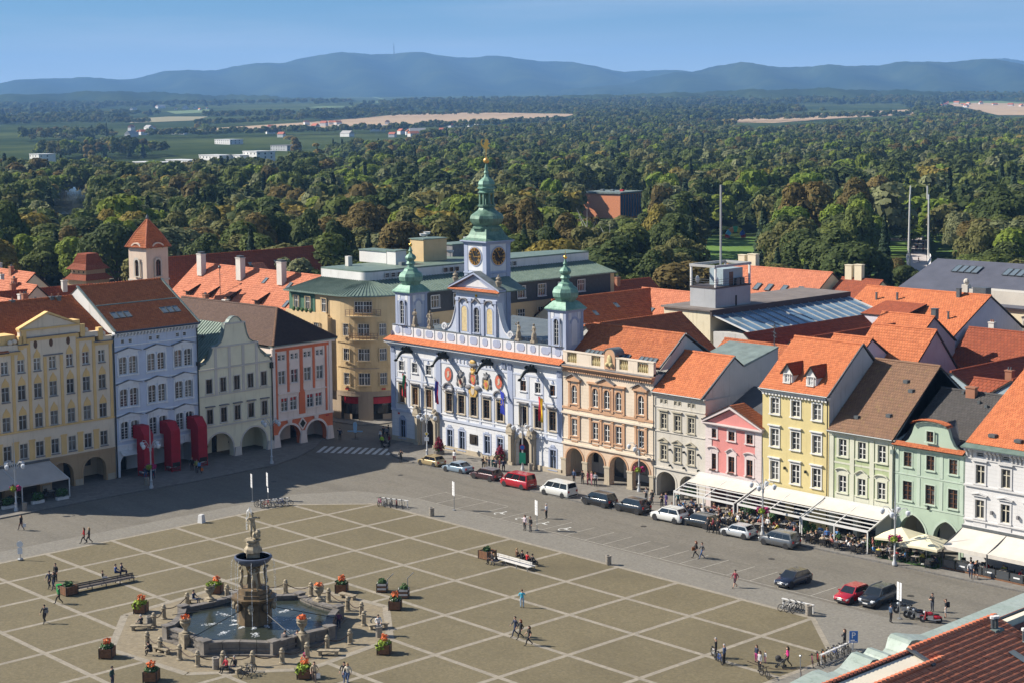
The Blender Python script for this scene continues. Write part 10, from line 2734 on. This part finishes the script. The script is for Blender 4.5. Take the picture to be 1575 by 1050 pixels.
def flatblock(label,px,py,w,d,floors,m,name='apartment_block',win=True,fh=3.0,rz=-.06,glass=None,group=None):
 p=terr_hit(px,py);r=thing(name,label,'building',p,rz,group);H=floors*fh
 MB().box(-w/2,w/2,-d/2,d/2,-1,H).build('wall',m,r);MB().box(-w/2-.4,w/2+.4,-d/2-.4,d/2+.4,H,H+.5).build('roof',M_WHM if m is M_WHITE else M_LEADW,r)
 wm=MB().quad((-.7,0,0),(.7,0,0),(.7,0,1.3),(-.7,0,1.3)).mesh('far window',glass or M_GLASS)
 for f in range(floors):
  for i in range(int(w/5.5)):link('window',wm,r,(-w/2+2+i*5.5,-d/2-.06,f*fh+.9))
  for i in range(int(d/6)):link('window',wm,r,(w/2+.06,-d/2+2.2+i*6,f*fh+.9),PI/2)
 return r
for px,py,w,d,fl,lab in ((238,268,46,14,3,'white terraced apartment block, left end of the white row'),(285,264,40,14,3,'white apartment block, second from the left in the white row'),(335,262,34,16,4,'white apartment block in the middle of the white row'),(372,262,22,16,4,'white apartment block, fourth in the white row'),(399,262,22,18,5,'tall white apartment block at the right end of the white row')):flatblock(lab,px,py,w,d,fl,M_WHITE,fh=3.1)
flatblock('blue topped white building at the left edge of the wood',66,258,20,16,4,M_WHITE);q=bpy.data.objects
flatblock('long grey hall with pale roof behind the left trees',118,262,30,14,2,M_CONC,'hall')
flatblock('long white shed roof at the edge of the tan field',728,192,60,16,1,M_WHITE,'shed',fh=6);flatblock('white hall among the village roofs',352,222,40,20,2,M_WHITE,'hall');flatblock('grey and white hall beside the village',440,232,36,20,2,M_CONC,'hall')
p=G(942,334);r=thing('brick_hall','orange brick hall with grey flat roof standing in the park wood','building',p,.2)
MB().box(-9.5,9.5,-9,9,0,10.6).build('wall',plain('orange brick',(.60,.23,.11),.85,var=.15,scale=2),r);MB().box(-10,10,-9.5,9.5,10.6,11.3).build('roof',M_ZINCG,r)
for i in range(8):MB().box(9.5,9.75,-8.6+i*2.2,-7.2+i*2.2,.5,10.2).build('window_strip',M_SIGNB if False else M_BLUEGL,r)
for i in range(3):MB().cbox(-5+i*5,0,11.3,1.5,1.5,.8).build('roof_vent',M_REDSIGN if i==2 else M_LEAD,r)
A,B=G(1413,424),G(1412,368);A,B=Vector(A),Vector(B);L_=(B-A).length;r=thing('footbridge','white footbridge with four slim masts leading into the park','footbridge',A,math.atan2((B-A).y,(B-A).x))
MB().box(0,L_,-2.4,2.4,.3,.9).build('deck',plain('bridge deck',(.42,.38,.36),.8,var=.1),r)
for s_ in (-1,1):
 q=MB();n_=20
 for i in range(n_):f0,f1=i/n_,(i+1)/n_;w0=.9+1.1*sin(PI*f0*2)**2;w1=.9+1.1*sin(PI*f1*2)**2;q.quad((L_*f0,s_*2.5,.5),(L_*f1,s_*2.5,.5),(L_*f1,s_*(2.6+.5*w1),.5+w1),(L_*f0,s_*(2.6+.5*w0),.5+w0))
 q.build('side_panel',M_SIGNW,r)
 for f in (.28,.72):MB().tube([(L_*f,s_*2.9,0),(L_*f,s_*2.7,20.5)],[.35,.22],8).build('mast',M_WHM,r)
for i in range(14):f=.45+.045*i*.9;p=A+(B-A)*min(.98,f);pp_=Vector((-(B-A).y,(B-A).x,0)).normalized()*uf(-1.8,1.8);o_=person((p.x+pp_.x,p.y+pp_.y),random.choice(['stand','walk']),uf(0,360),'tiny pedestrian on the white footbridge',random.choice([RED,WHT,BLK,NAVY,(.1,.3,.6)]),random.choice([BLK,DEN]),'brown',group='pedestrians on the footbridge',z=.9)
p=A+(B-A)*.22;person((p.x,p.y),'walk',40,'lone pedestrian in red walking on the near part of the footbridge',RED,BLK,'dark',z=.9)
p=G(1131,368);r=thing('inflatable','colourful striped inflatable on the lawn right of the rooftop mast','inflatable',p,.7);r.scale=(.55,)*3
for i,c in enumerate(((.5,.02,.02),(.02,.10,.5),(.6,.45,.02),(.02,.3,.08),(.55,.2,.02),(.1,.4,.55),(.5,.02,.02))):
 a0,a1=-PI*.05+i*PI*.157,-PI*.05+(i+1)*PI*.157;q=MB()
 for j in range(4):
  b0,b1=(j-2)*.5,(j-1)*.5;P=lambda a,b:(7*cos(a)*cos(b),4.2*sin(b),1+7.5*max(0,sin(a))*cos(b));q.quad(P(a0,b0),P(a1,b0),P(a1,b1),P(a0,b1))
 q.build('coloured_panel',plain('inflatable %d'%i,c,.5),r)
# AIR
hm=bpy.data.materials.new('blue air');hm.use_nodes=True;hn,hl=hm.node_tree.nodes,hm.node_tree.links;hn.remove(hn['Principled BSDF'])
pv=hn.new('ShaderNodeVolumePrincipled');pv.inputs['Density'].default_value=7.0e-5;pv.inputs['Color'].default_value=(0.27,0.54,1.0,1);pv.inputs['Anisotropy'].default_value=0.0
hl.new(pv.outputs[0],hn['Material Output'].inputs['Volume'])
q=MB();C_=[(-600,-9000),(21500,-21000),(21500,21000),(-600,9000)]
q.prism([tuple((terr_pt(s_,t_)).xy)for s_,t_ in C_],-60,820,'z');o=q.build('haze',hm,kind='stuff')
